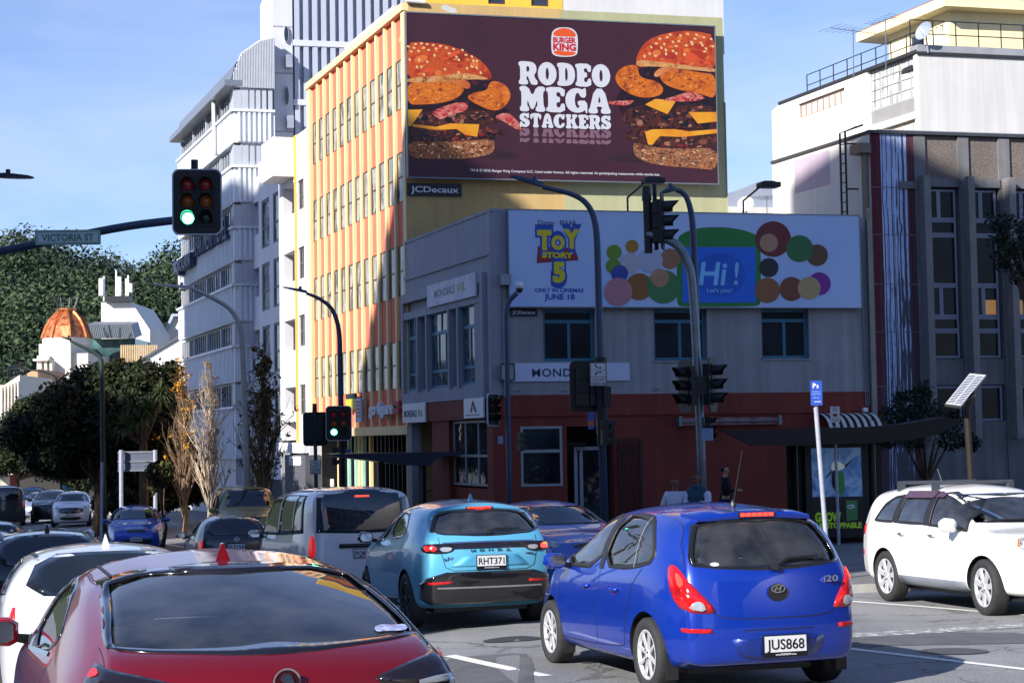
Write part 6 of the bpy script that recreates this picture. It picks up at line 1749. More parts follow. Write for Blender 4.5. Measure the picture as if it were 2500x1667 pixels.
bare_tree('pale bare upright tree lit by the sun behind the black hatchback',57,513,885,1250,.42,M_PALEBARK,21,M_GOLD,160)
bare_tree('brownish upright tree with a few golden leaves left of the sunlit bare one',60,447,905,1260,.36,M_TANBARK,22,M_GOLD,420,dens=1.1)
bare_tree('leafy brown upright tree against the pale street lamp',55,640,880,1240,.55,M_TANBARK,23,M_OLIVELEAF,2600,dens=1.2)
M_DKT=leaf_mat('small_dark_leaves','#0f150e','#2c3626',1.5)
tree('small_tree','small dark tree before the wall of the mural building, under the solar panel',43,2258,[(2190,1010,48,30),(2255,1000,45,35),(2310,1030,40,35),(2160,1075,42,22),(2230,1080,40,22),(2330,1075,45,25),(2370,1080,26,25),(2250,960,30,30),(2200,970,28,20)],3600,.055,M_DKT,31,.09)
tree('small_tree','dark thin-leaved tree crown entering at the right edge over the office windows',40,2560,[(2440,540,40,25),(2480,580,45,50),(2500,660,40,50),(2455,630,35,40),(2540,600,60,110),(2440,580,30,30)],2600,.06,M_DKT,33,.12)
def fbox(mb,d,x0,x1,y0,y1,dep,zb=None):
 a,c=at(x0,y1,d),at(x1,y0,d);mb.cube(a.x,c.x,d,d+dep,-3 if zb is None else a.z,c.z)
M_FARW=pm('cream_stucco','#d3cdbf',.8,0,.06,.4,streak=.06);M_DKWIN=pane('far_window')
d=150
a=at(152,960,d);t=thing('domed_building','white ornate corner building with a copper dome','building',(a.x,a.y,-3))
mb=MB().use(M_FARW)
fbox(mb,d,95,172,838,1100,12);fbox(mb,d-.4,90,120,868,1100,3);fbox(mb,d+2,120,230,885,1100,10);fbox(mb,d+.5,170,215,862,900,8)
for x in(95,108,121):fbox(mb,d-1,x,x+6,880,1100,1.2)
for y in(875,905,955):fbox(mb,d-1.3,80,118,y,y+6,2,1)
cen=at(163,826,d+3.6);R0=57*d/F_PX
mb.lathe((cen.x,cen.y,cen.z-2.6),(0,0,1),[(R0*.93,0),(R0*.93,1.8),(R0*1.04,2.0),(R0*1.04,2.6)],8,R(22.5));mb.build('wall',None,t)
M_COPPER=noise_mix('copper_scales',['#6d3420','#a85a36','#d08a5a','#8a4630'],2.2,6,.35,.3,bump=.3)
MATS['copper_scales'].node_tree.nodes['Principled BSDF'].inputs['Metallic'].default_value=.55
hD=(826-757)*d/F_PX
mb=MB().use(M_COPPER);pr_=[(R0*1.06,0),(R0*1.04,hD*.06),(R0*.98,hD*.2),(R0*.88,hD*.42),(R0*.72,hD*.65),(R0*.52,hD*.84),(R0*.34,hD*.97),(R0*.34,hD),(R0*.42,hD*1.02),(R0*.42,hD*1.08),(0,hD*1.1)]
mb.lathe(cen,(0,0,1),pr_,8,R(22.5));dm=mb.build('dome',None,t)
mb=MB().use(pm('copper_ribs','#b5683a',.35,.7))
for k in range(8):
 th=R(22.5+45*k);ref=Vector((1,0,0))
 aa=Vector((1,0,0));bb=Vector((0,0,1)).cross(aa)
 mb.tube([cen+(aa*math.cos(th)+bb*math.sin(th))*r_+Vector((0,0,h_))for r_,h_ in pr_[:7]],.16,6)
mb.build('ribs',None,dm)
mb=MB().use(M_DARKPOLE)
for k in range(8):
 th=R(45*k);p=cen+Vector((math.cos(th)*R0*.38,math.sin(th)*R0*.38,hD*1.08));mb.tube([p,p+Vector((math.cos(th)*.3,math.sin(th)*.3,1.1))],.06,5)
mb.build('finial_crown',None,t)
d=165;a=at(320,840,d);t=thing('pale_block','pale concrete roof block carrying white phone antennas','building',(a.x,a.y,-3))
mb=MB().use(pm('pale_concrete','#d6d1ca',.8,0,.05,.3));s_=[at(x,y,d)for x,y in((247,1000),(247,738),(321,738),(366,805),(366,1000))];mb.prism(s_,(0,10,0));mb.build('wall',None,t)
for x,y0,y1,r in((248,680,722,.28),(254,675,735,.1),(284,660,735,.09),(287,676,735,.22),(292,676,735,.22),(308,680,735,.1),(313,672,735,.09),(318,692,714,.28)):
 mb=MB().use(M_WHITE);mb.tube([at(x,y1,d-.3),at(x,y0,d-.3)],r,8);mb.build('antenna',None,t)
mb=MB().use(M_DARKPOLE);fbox(mb,d-.8,255,316,722,737,1.2,1);mb.build('antenna_frame',None,t)
d=158;a=at(270,900,d);t=thing('metal_roof_building','building with a ribbed grey roof and green glass terrace beside the dome','building',(a.x,a.y,-3))
mb=MB().use(pm('grey_ribbed_roof','#7f858c',.5,.4,.1));rr_=[at(x,y,d)for x,y in((212,793),(320,793),(330,826),(218,826))];mb.prism(rr_,(0,3,.5))
for k in range(24):f=k/23;mb.tube([rr_[0].lerp(rr_[1],f)-Vector((0,.1,0)),rr_[3].lerp(rr_[2],f)-Vector((0,.1,0))],.09,4)
mb.build('roof',None,t)
mb=MB().use(pane('green_terrace_glass',(.05,.10,.10)));fbox(mb,d+1,214,330,826,890,6);mb.build('terrace_glass',None,t)
mb=MB().use(pm('timber_slats','#b59a72',.7,0,.15))
for k in range(17):x=294+k*5.4;fbox(mb,d-3,x,x+3.6,842,884,.1,1)
tag(mb.build('slat_fence'),'pale timber slat fence on the terrace behind the dark tree','fence')
d=140;a=at(390,880,d);t=thing('gabled_house','white gable wall with a sloping roof edge left of the hotel','building',(a.x,a.y,-3))
mb=MB().use(pm('white_gable_wall','#dcdbd8',.8,0,.04,.4));mb.prism([at(x,y,d)for x,y in((335,1000),(337,884),(438,822),(470,822),(470,1000))],(0,8,0));mb.build('wall',None,t)
mb=MB().use(pm('slate_edge','#4a4f57',.6));mb.prism([at(x,y,d-.2)for x,y in((336,880),(438,818),(470,816),(470,822),(438,825),(336,886))],(0,8,0));mb.build('roof',None,t)
d=175;a=at(425,790,d);t=thing('gabled_house','small pale house with a pointed gable beside the hotel','building',(a.x,a.y,-3))
mb=MB().use(M_FARW);mb.prism([at(x,y,d)for x,y in((404,900),(404,805),(424,768),(446,805),(446,900))],(0,8,0));mb.build('wall',None,t)
mb=MB().use(pm('pale_roof_sheet','#9ba3b3',.5));mb.prism([at(x,y,d-.5)for x,y in((399,812),(419,766),(450,766),(450,772),(424,772),(404,814))],(0,9,0));mb.build('roof',None,t)
d=128;a=at(60,960,d)
t=thing('balcony_building','white building with pillared balconies at the far left edge','building',(a.x,a.y,-3))
mb=MB().use(M_FARW);s_=[at(x,y,d)for x,y in((-60,1200),(-60,940),(10,940),(48,915),(48,1200))];mb.prism(s_,(0,9,0))
for k in range(6):x=2+k*8;fbox(mb,d-.6,x,x+3,945-k*3,1060,.5,1)
mb.build('wall',None,t)
mb=MB().use(M_DKWIN)
for k in range(5):
 for y in(955,1000,1040):x=6+k*8;fbox(mb,d-.05,x,x+4,y,y+24,.1,1)
mb.build('windows',None,t)
mb=MB().use(M_DARKPOLE);
for k in range(9):x=20+k*5.5;mb.tube([at(x,925,d+3),at(x,896-k*1.5,d+3)],.05,4)
mb.tube([at(18,897,d+3),at(66,884,d+3)],.05,4);mb.build('roof_railing',None,t)
d=136;a=at(68,970,d);t=thing('tan_building','tan painted building between the white balconies and the domed building','building',(a.x,a.y,-3))
mb=MB().use(pm('tan_stucco','#b08a68',.8,0,.08,.4));mb.prism([at(x,y,d)for x,y in((42,1200),(42,940),(54,920),(72,908),(92,900),(92,1200))],(0,8,0));fbox(mb,d-.5,40,94,935,942,1,1);mb.build('wall',None,t)
mb=MB().use(M_DKWIN)
for x in(50,66,80):fbox(mb,d-.05,x,x+7,960,990,.1,1)
mb.build('windows',None,t)
d=118;a=at(10,1160,d);t=thing('shop_awning','white shop verandah fascia at the far left under the tree','shop',(a.x,a.y,ground_z(a.x,a.y)))
mb=MB().use(M_WHITE);fbox(mb,d,-40,41,1138,1155,3,1);p_=at(-8,1152,d-.02);mb.use(M_DARKPOLE).text(Frame((p_.x,p_.y,0),(1,0)),'ners',0,p_.z,.3,.8,.0,.02,bold=.03);mb.build('fascia',None,t)
mb=MB().use(pane('bright_shop',(.25,.24,.2),spec=.5));fbox(mb,d+2,-40,40,1158,1225,.5,1);mb.use(pm('red_shop_panel','#7a1c14',.6));fbox(mb,d+1.9,24,40,1158,1225,.5,1);mb.use(pm('orange_flowers','#d9821c',.6));fbox(mb,d+1.7,30,38,1185,1196,.2,1);mb.build('shopfront',None,t)
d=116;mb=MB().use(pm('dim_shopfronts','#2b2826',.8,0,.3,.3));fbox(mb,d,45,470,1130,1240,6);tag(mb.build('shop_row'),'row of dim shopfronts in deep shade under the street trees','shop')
M_TRIM=pm('black_trim',(.014,.014,.016),.45,0,.1)
M_GLOSSB=pm('gloss_black_trim',(.008,.008,.01),.08,0,0,coat=1.0)
M_CABIN=pm('dark_cabin_trim',(.022,.022,.025),.8,0,.2,4)
M_SEAT=pm('seat_cloth',(.03,.03,.034),.9,0,.2,6)
M_RIMA=pm('alloy_rim','#c3c6ca',.3,.35,.06,5,coat=.4)
M_RIMD=pm('dark_alloy_rim','#2a2d33',.3,.7,.06,5)
M_PLATE=pm('plate_white','#c6c8cc',.4,0,.05,3)
M_PBLACK=pm('plate_black','#0d0e12',.4)
M_REDL=noise_mix('red_lamp_lens',['#8a0a0c','#c2161a','#a30d12'],9,3,.06,.2,spec=.9)
M_REDGLOW=emit('brake_lamp_glow',(1.0,.05,.03),1.6,(.7,.02,.02))
M_REDSOFT=emit('lamp_red_soft',(1.0,.03,.02),.25,(.45,.012,.014))
M_CLEARL=pm('clear_lamp_lens','#a9aeb5',.08,.3,.15,12,spec=.9)
M_SMOKEL=pm('smoked_lamp_lens','#1c1418',.06,0,.2,9,spec=.9)
M_AMBERL=emit('amber_lamp',(1.0,.35,.03),.5,(.6,.22,.03))
M_HEADL=noise_mix('headlamp_lens',['#6d747c','#b5bac0','#3d434a','#d9dce0'],8,3,.05,.5,spec=.9)
G_REAR=glass('tinted_rear_glass',(.50,.55,.58),refl=.8);G_SIDE=glass('side_glass',(.5,.54,.55));G_FRONT=glass('windscreen_glass',(.7,.76,.76));G_DARK=glass('privacy_glass',(.10,.12,.14),refl=1.3)
P_CAR=pane('car_window',(.010,.014,.020),.02,.02,1.0)
class Car:
 def __init__(s,name,label,loc,yaw,S,paint,group=None,cat='car',pitch=0.):
  s.S=S;s.paint=paint
  s.root=thing(name,label,cat,loc,R(yaw),group)
  s.root.rotation_euler=(R(pitch),0,R(yaw))
  s.L,s.W,s.H=S['L'],S['W'],S['H']
  s.shape()
 def ip(s,key,y):a=s.S[key];return float(np.interp(y,[p[0]for p in a],[p[1]for p in a]))
 def shape(s):
  S,L,W,H=s.S,s.L,s.W,s.H
  ys=sorted({0,.06,.16,.32,.55,*[round(v,3)for v in np.arange(.85,L-.8,S.get('step',.33))],L-.72,L-.45,L-.25,L-.1,L})
  DR=S.get('DR',1.0);DF=S.get('DF',.9)
  rows=9;G={}
  offR=lambda z:float(np.interp(z,[p[0]for p in S['tail']],[p[1]for p in S['tail']]))
  offF=lambda z:float(np.interp(z,[p[0]for p in S['nose']],[p[1]for p in S['nose']]))
  zlow=S.get('zlow',.19)
  for i,y0 in enumerate(ys):
   wR=max(0,1-y0/DR);wF=max(0,1-(L-y0)/DF)
   bz=s.ip('belt',y0)
   w=s.ip('plan',y0)*W/2
   for j in range(rows):
    if j<=4:
     z=(zlow+(.06 if(y0<.2 or y0>L-.2)else 0),zlow+.11,zlow+.5*(bz-zlow),bz-.12,bz)[j]
     y=y0+offR(z)*wR-offF(z)*wF
     x=w*(.93,.985,1.0,.985,.955)[j]*(1-S.get('bk',0)*wR*(0,0,0,.45,1)[j])
    else:
     yt=y0+S['roof_r']*wR-S['hood_off']*wF
     zt=s.ip('top',yt)
     k=max(0.,min(1.,(zt-bz)/(.55*(H-bz))))
     we=w*.955*.93*(1-k)+S['wr']*k
     if j==5:
      ze=bz+(zt-bz)*(.55 if k>.3 else.6);x=(w*.955*(1-S.get('bk',0)*wR)+we)/2+.025*k;z=ze
      y=y0+(offR(z)if k>.2 else S['roof_r'])*wR-S['hood_off']*wF
     else:
      z=zt-(.075*k+.018*(1-k),.022*k+.008,0)[j-6];x=we*(1,.55,0)[j-6]
      if k<1:x*=1-.10*(1-k)*(j==6)
      y=yt
    G[i,j]=(x,y,z)
  v,f=[],[]
  def add(p):v.append((p[0],p[1]-L/2,p[2]));return len(v)-1
  n=len(ys);Lf,Rt={},{}
  for i in range(n):
   for j in range(rows):
    x,y,z=G[i,j]
    Rt[i,j]=add((x,y,z));Lf[i,j]=Rt[i,j]if j==8 else add((-x,y,z))
  for i in range(n-1):
   for j in range(rows-1):
    f.append((Rt[i,j],Rt[i+1,j],Rt[i+1,j+1],Rt[i,j+1]));f.append((Lf[i,j],Lf[i,j+1],Lf[i+1,j+1],Lf[i+1,j]))
  C=(-.55,0,.55)
  low={}
  for i in range(n):
   x,y,z=G[i,0];low[i]=[Lf[i,0]]+[add((x*c,y,z))for c in C]+[Rt[i,0]]
  for i in range(n-1):
   for c in range(4):f.append((low[i][c],low[i][c+1],low[i+1][c+1],low[i+1][c]))
  for i,sg,bul in((0,-1,S.get('bulR',.09)),(n-1,1,S.get('bulF',.2))):
   prev=None
   for j in range(7):
    if j<6:
     x,y,z=G[i,j];b_=bul*(1 if j>0 else.6)
     row=[Lf[i,j]]+[add((x*c,y+sg*b_*(1-c*c),z+(.0 if j<5 else.01)))if j else low[i][k+1]for k,c in enumerate(C)]+[Rt[i,j]]
     if j==0:
      for k,c in enumerate(C):q=v[low[i][k+1]];v[low[i][k+1]]=(q[0],q[1]+sg*b_*(1-c*c),q[2])
    else:
     for idx,c in((Lf[i,7],.55),(Rt[i,7],.55),(Rt[i,8],0)):q=v[idx];v[idx]=(q[0],q[1]+sg*bul*.8*(1-c*c),q[2])
     row=[Lf[i,6],Lf[i,7],Rt[i,8],Rt[i,7],Rt[i,6]]
    if prev:
     for c in range(4):f.append((prev[c],prev[c+1],row[c+1],row[c]))
    prev=row
  me=bpy.data.meshes.new('body');me.from_pydata(v,[],f);me.materials.append(s.paint)
  bm=bmesh.new();bm.from_mesh(me);bmesh.ops.recalc_face_normals(bm,faces=bm.faces);bm.to_mesh(me);bm.free()
  o=bpy.data.objects.new('body',me);COL.objects.link(o)
  md=o.modifiers.new('s','SUBSURF');md.levels=S.get('sub',2);md.subdivision_type='CATMULL_CLARK'
  dg=bpy.context.evaluated_depsgraph_get()
  ev=bpy.data.meshes.new_from_object(o.evaluated_get(dg))
  o.modifiers.clear();o.data=ev;ev.name='body'
  s.bvh=BVHTree.FromPolygons([q.co[:]for q in ev.vertices],[tuple(p.vertices)for p in ev.polygons])
  s.body=o
  cut=MB().use(M_TRIM);s.axles=[S['roh'],S['roh']+S['wb']]
  cutters=[]
  for ya in s.axles:
   for sx in(-1,1):
    c=MB().use(M_TRIM);c.lathe((sx*(W/2-.30),ya-L/2,S['R']*.98),(sx,0,0),[(S['R']+.055,0),(S['R']+.055,.5)],32);cutters.append(c)
  s.cutters=cutters
 def view(s,p,view):
  a,b=p
  if view in('rear','front'):
   sg=-1 if view=='rear' else 1;x0=s.W/2-.30;t=s.S['tail' if sg<0 else 'nose']
   if abs(a)<=x0:return Vector((a,sg*(s.L/2+2),b)),Vector((0,-sg,0))
   an=min((abs(a)-x0)/.30,1.75);sx=1 if a>0 else-1;d=Vector((sx*math.sin(an),sg*math.cos(an),0))
   c=Vector((sx*x0,sg*(s.L/2-.30-float(np.interp(b,[q[0]for q in t],[q[1]for q in t]))),b));return c+d*2,-d
  if view=='top':return Vector((a,b-s.L/2,s.H+1)),Vector((0,0,-1))
  sg=-1 if view=='left' else 1;return Vector((sg*s.W,a-s.L/2,b)),Vector((-sg,0,0))
 def proj(s,p,view,off=0.):
  o,d=s.view(p,view)
  h=s.bvh.ray_cast(o,d)
  if h[0]is None:
   q=o+d*(2.2 if view in('rear','front')else s.W*.55);h=s.bvh.find_nearest(q)
  nrm=h[1]if h[1].dot(d)<0 else-h[1]
  return h[0]+nrm*off
 def open(s,windows,cabin):
  cs=list(s.cutters)
  if cabin:
   y0,y1,z0=cabin;c=MB().use(M_CABIN)
   ny=8;secs=[]
   for k in range(ny+1):
    y=y0+(y1-y0)*k/ny;zt=s.ip('top',y)-.10;bz=s.ip('belt',y);w=s.ip('plan',y)*s.W/2*(1-s.S.get('bk',0)*max(0,1-y/s.S.get('DR',1)))-.10;kk=max(0.,min(1.,(zt-bz)/.3))
    wr=(s.S['wr']-.08)*kk+w*.8*(1-kk);zt=max(zt,z0+.1)
    secs.append([(-w,y-s.L/2,z0),(w,y-s.L/2,z0),(w*.98,y-s.L/2,max(z0+.05,min(bz,zt-.02))),(wr,y-s.L/2,zt),(-wr,y-s.L/2,zt),(-w*.98,y-s.L/2,max(z0+.05,min(bz,zt-.02)))])
   for q in secs:c.v+=[Vector(p)for p in q]
   for k in range(ny):
    for e in range(6):c.face((6*k+e,6*k+(e+1)%6,6*k+6+(e+1)%6,6*k+6+e))
   c.face(range(6));c.face([6*ny+e for e in range(6)][::-1]);cs.append(c)
   for view,pts,depth in windows:
    c=MB().use(M_TRIM);o=[]
    d=s.view((0,0),view)[1];sg=-1 if view=='rear' else 1
    for p in pts:o.append(Vector((p[0],sg*(s.L/2+.8),p[1]))if view in('rear','front')else s.view(p,view)[0]+d*s.W*.4)
    c.prism(o,d*((depth+.8)if view in('rear','front')else depth+s.W*.1));cs.append(c)
  obs=[]
  for c in cs:
   ob=c.build('cutter',None,None);obs.append(ob)
   md=s.body.modifiers.new('b','BOOLEAN');md.operation='DIFFERENCE';md.solver='EXACT';md.object=ob;md.material_mode='TRANSFER'
  dg=bpy.context.evaluated_depsgraph_get()
  ev=bpy.data.meshes.new_from_object(s.body.evaluated_get(dg))
  s.body.modifiers.clear();s.body.data=ev;ev.name='body'
  ev.polygons.foreach_set('use_smooth',[True]*len(ev.polygons))
  ev.set_sharp_from_angle(angle=R(38))
  for ob in obs:m_=ob.data;bpy.data.objects.remove(ob);bpy.data.meshes.remove(m_)
  s.body.parent=s.root
 def patch(s,name,pts,view,mat,off=.004,sm=1,rings=5,dome=0.,parent=None,skirt=True,res=.05):
  if sm:pts=chaikin(pts,sm)
  q=[]
  for a,b in zip(pts,pts[1:]+pts[:1]):
   k=max(1,int(math.hypot(b[0]-a[0],b[1]-a[1])/res))
   q+=[(a[0]+(b[0]-a[0])*i/k,a[1]+(b[1]-a[1])*i/k)for i in range(k)]
  cx,cy=sum(p[0]for p in pts)/len(pts),sum(p[1]for p in pts)/len(pts)
  mb=MB().use(mat);mb.smooth=True;n=len(q)
  if skirt:mb.v+=[s.proj(p,view,-.012)for p in q]
  for r in range(rings):
   f=1-r/rings;d=off+dome*math.sin(min(1,(1-f)*1.6)*math.pi/2)
   mb.v+=[s.proj((cx+(p[0]-cx)*f,cy+(p[1]-cy)*f),view,d)for p in q]
  mb.v.append(s.proj((cx,cy),view,off+dome));tot=rings+(1 if skirt else 0)
  for r in range(tot-1):
   for i in range(n):j=(i+1)%n;mb.face((r*n+i,r*n+j,r*n+n+j,r*n+n+i))
  for i in range(n):mb.face(((tot-1)*n+i,(tot-1)*n+(i+1)%n,tot*n))
  o=mb.build(name,None,parent or s.body if parent is not False else s.root,local=True)
  return o
 def ribbon(s,mb,pts,w,view,off=.003):
  q=[]
  for a,b in zip(pts,pts[1:]):
   k=max(1,int(math.hypot(b[0]-a[0],b[1]-a[1])/.04));q+=[(a[0]+(b[0]-a[0])*i/k,a[1]+(b[1]-a[1])*i/k)for i in range(k)]
  q.append(pts[-1]);base=len(mb.v)
  for i,p in enumerate(q):
   a,b=q[max(0,i-1)],q[min(len(q)-1,i+1)];dx,dy=b[0]-a[0],b[1]-a[1];l=math.hypot(dx,dy)or 1
   for sg in(-.5,.5):mb.v.append(s.proj((p[0]-dy/l*w*sg,p[1]+dx/l*w*sg),view,off))
  for i in range(len(q)-1):mb.face((base+2*i,base+2*i+1,base+2*i+3,base+2*i+2))
 def frame_ring(s,name,pts,view,mat,w=.05,off=.005,sm=1,parent=None):
  pts=chaikin(pts,sm)if sm else pts
  cx,cy=sum(p[0]for p in pts)/len(pts),sum(p[1]for p in pts)/len(pts);q=[]
  for a,b in zip(pts,pts[1:]+pts[:1]):
   k=max(1,int(math.hypot(b[0]-a[0],b[1]-a[1])/.05));q+=[(a[0]+(b[0]-a[0])*i/k,a[1]+(b[1]-a[1])*i/k)for i in range(k)]
  mb=MB().use(mat);mb.smooth=True;n=len(q)
  for ww,oo in((.012,-.004),(.012,off),(-w,off),(-w,off-.006)):
   for p in q:
    l=math.hypot(p[0]-cx,p[1]-cy)or 1;k=1+ww/l;mb.v.append(s.proj((cx+(p[0]-cx)*k,cy+(p[1]-cy)*k),view,oo))
  for r in range(3):
   for i in range(n):j=(i+1)%n;mb.face((r*n+i,r*n+j,r*n+n+j,r*n+n+i))
  return mb.build(name,None,parent or s.root,local=True)
 def part(s,name,mb,parent=None,**k):return mb.build(name,None,parent or s.root,local=True,**k)
 def wheels(s,rim=None,spokes=7,steer=0.,style='alloy',hub=None):
  S=s.S;rim=rim or M_RIMA;Rw=S['R'];tw=S.get('tw',.2);rr=Rw*S.get('rimf',.66)
  for ya in s.axles:
   for sx in(-1,1):
    C=Vector((sx*(s.W/2-tw/2-.015),ya-s.L/2,Rw));st=steer if ya==s.axles[1]else 0
    ax=Vector((sx*math.cos(R(st)),sx*math.sin(R(st)),0));h=tw/2
    mb=MB().use(M_RUBBER);mb.smooth=True
    mb.lathe(C,ax,[(rr*.97,-h*.85),(Rw*.90,-h),(Rw*.985,-h*.8),(Rw,-h*.4),(Rw,h*.4),(Rw*.985,h*.8),(Rw*.93,h),(Rw*.78,h*1.02),(rr*1.0,h*.9),(rr*.97,h*.6)],40)
    for g_ in(-.35,0,.35):pass
    w=mb.build('wheel',None,s.root,local=True)
    mb=MB().use(M_TRIM);mb.lathe(C,ax,[(rr*.98,-h*.5),(rr*.98,h*.15),(.001,h*.15)],28);mb.use(rim);mb.smooth=True
    mb.lathe(C,ax,[(rr*.985,h*.2),(rr*1.0,h*.88),(rr*.95,h*.92),(rr*.89,h*.82),(rr*.87,h*.3)],40);mb.smooth=False
    up_=Vector((0,0,1));e1=ax.cross(up_).normalized();e2=up_
    for k in range(spokes):
     a=2*math.pi*k/spokes+.3;d=e1*math.cos(a)+e2*math.sin(a);t=ax.cross(d)
     wi,wo=(.34,.42)if spokes<8 else(.22,.2)
     wi,wo=wi*rr*2.6/spokes,wo*rr*3.2/spokes
     P=lambda r,tt,hh:C+d*(rr*r)+t*tt+ax*hh
     mb.hexa([P(.16,-wi,h*.62),P(.16,wi,h*.62),P(.92,wo,h*.72),P(.92,-wo,h*.72),P(.16,-wi*.7,h*.80),P(.16,wi*.7,h*.80),P(.92,wo*.75,h*.9),P(.92,-wo*.75,h*.9)])
    mb.smooth=True;mb.lathe(C,ax,[(rr*.26,h*.55),(rr*.24,h*.85),(rr*.12,h*.93),(.001,h*.94)],20)
    mb.smooth=False;mb.use(M_RIMD)
    for k in range(5):a=2*math.pi*k/5;mb.lathe(C+(e1*math.cos(a)+e2*math.sin(a))*rr*.19+ax*h*.86,ax,[(rr*.035,0),(rr*.03,.012)],8)
    mb.build('rim',None,w,local=True)
 def mirrors(s,y,z,mat,wide=.22,high=.15,face=None):
  for sx in(-1,1):
   p=s.proj((y,z),'left' if sx<0 else 'right');mb=MB().use(mat);mb.smooth=True
   c=p+Vector((sx*(.06+wide/2),.0,.03))
   prev=None;secs=[]
   for k in range(7):
    t=-1+2*k/6;yy=t*.075;sc=math.sqrt(max(0.02,1-(max(-.75,t))**2))if t>-.9 else.85
    secs.append([c+Vector((sx*wide/2*a*sc,yy,high/2*b*sc))for a,b in((-1,-.7),(-.6,-1),(.6,-.95),(1,-.4),(.95,.5),(.5,1),(-.6,.9),(-1,.5))])
   for q in secs:mb.v+=q
   for k in range(6):
    for e in range(8):mb.face((8*k+e,8*k+(e+1)%8,8*k+8+(e+1)%8,8*k+8+e))
   mb.face(range(8));mb.face([48+e for e in range(8)]);mb.smooth=False
   mb.use(M_TRIM).hexa([p+Vector(q)for q in((-sx*.03,-.03,-.06),(sx*.12,-.02,-.02),(sx*.12,.05,-.02),(-sx*.03,.06,-.06),(-sx*.03,-.03,-.0),(sx*.12,-.02,.02),(sx*.12,.05,.02),(-sx*.03,.06,.0))])
   o=s.part('mirror',mb)
   g=MB().use(face or M_CHROME);q=[c+Vector((sx*wide/2*a*.74,-.0765,high/2*b*.74))for a,b in((-1,-.7),(-.6,-1),(.6,-.95),(1,-.4),(.95,.5),(.5,1),(-.6,.9),(-1,.5))]
   g.prism(q,(0,-.003,0));g.build('mirror_glass',None,o,local=True)
 def plate(s,txt,view,z,sub=None,x=0.,w=.36,h=.125,black=True,off=.02):
  p=s.proj((x,z),view,off);sg=-1 if view=='rear' else 1
  fr=Frame((p.x,p.y,0),(-sg,0));mb=MB().use(M_PBLACK);hh=h+(.04 if sub else.012)
  mb.box(fr,-w/2-.008,w/2+.008,z-hh+h/2,z+h/2+.008,-.02,.004)
  mb.use(M_PLATE).box(fr,-w/2,w/2,z-h/2,z+h/2,.004,.006)
  o=s.part('number_plate',mb)
  t=MB().use(M_PBLACK).text(fr,txt,0,z-h*.33,h*.66,w*.90,.006,.008,bold=.012,align='C')
  if sub:t.use(M_PLATE).text(fr,sub,0,z-h/2-.026,.016,w*.5,.004,.006,bold=.01,align='C')
  t.build('lettering',None,o,local=True,recalc=False);return o
 def badge_frame(s,view,x,z,off=.006):
  p=s.proj((x,z),view,off);sg=-1 if view=='rear' else 1;return Frame((p.x,p.y,0),(-sg,0)),z
 def letters(s,name,view,txt,x,z,h,w,mat=None,off=.005,bold=.02):
  fr,zz=s.badge_frame(view,x,z,off);return s.part(name,MB().use(mat or M_CHROME).text(fr,txt,0,zz-h/2,h,w,-.002,.004,bold=bold,align='C'),recalc=False)
 def shark(s,y,mat,h=.07,l=.17):
  p=s.proj((0,y),'top');mb=MB().use(mat);q=[p+Vector(t)for t in((0,-l*.5,-.01),(0,l*.5,-.01),(0,l*.1,h*.55),(0,-l*.28,h),(0,-l*.42,h*.95))]
  mb.v+=[q[0]+Vector((-.035,0,0)),q[0]+Vector((.035,0,0)),q[1],q[2],q[3]+Vector((-.006,0,0)),q[3]+Vector((.006,0,0)),q[4]+Vector((-.006,0,0)),q[4]+Vector((.006,0,0))]
  for f in((0,2,3,4,6),(1,7,5,3,2),(4,3,5),(4,5,7,6),(0,6,7,1),(0,1,2)):mb.face(f)
  return s.part('antenna_fin',mb)
 def spoiler(s,y0,y1,z0,z1,w,mat):
  mb=MB().use(mat);mb.smooth=True;secs=[]
  for k in range(9):
   t=-1+k/4;x=w*t;dy=.05*t*t;dz=-.03*t*t;e=1 if abs(t)<.99 else.6
   secs.append([Vector((x,y-s.L/2+dy,z+dz))for y,z in((y0,z0+(1-e)*.02),(y0-.008,(z0+z1)/2),(y0+.012,z1-(1-e)*.02),(y1,z1+.028),(y1,z0+.02),(y0+.07,z0-.004))])
  for q in secs:mb.v+=q
  for k in range(8):
   for e in range(6):mb.face((6*k+e,6*k+(e+1)%6,6*k+6+(e+1)%6,6*k+6+e))
  mb.face(range(6));mb.face([48+e for e in range(6)])
  o=mb.build('spoiler',None,s.root,local=True);o.data.set_sharp_from_angle(angle=R(45));return o
 def spoiler_lamp(s,y0,z0,z1,w,par):
  mb=MB().use(M_TRIM).cube(-w-.01,w+.01,y0-s.L/2-.012,y0-s.L/2+.03,z0-.006,z1+.006);mb.use(M_REDGLOW)
  for k in range(6):x=-w+2*w*k/6;mb.cube(x+.004,x+w/3-.004,y0-s.L/2-.016,y0-s.L/2-.01,z0,z1)
  mb.build('high_brake_lamp',None,par,local=True)
 def interior(s,y_front,y_rear,z_seat,z_head,xs=(-.36,.36),wheel=1):
  def block(name,x,y,w,t,z0,z1,rake,mat=M_SEAT):
   mb=MB().use(mat);mb.smooth=True;n=6;m_=12;secs=[]
   for k in range(n+1):
    f=k/n;sc=(.9,1,1,.98,.94,.84,.5)[k];secs.append([Vector((x+w/2*sc*math.copysign(abs(math.cos(a))**.5,math.cos(a)),y-s.L/2-rake*f+t/2*math.copysign(abs(math.sin(a))**.6,math.sin(a)),z0+(z1-z0)*f))for a in[2*math.pi*q/m_ for q in range(m_)]])
   for q in secs:mb.v+=q
   for k in range(n):
    for e in range(m_):mb.face((m_*k+e,m_*k+(e+1)%m_,m_*k+m_+(e+1)%m_,m_*k+m_+e))
   mb.face(range(m_));mb.face([m_*n+e for e in range(m_)]);return s.part(name,mb)
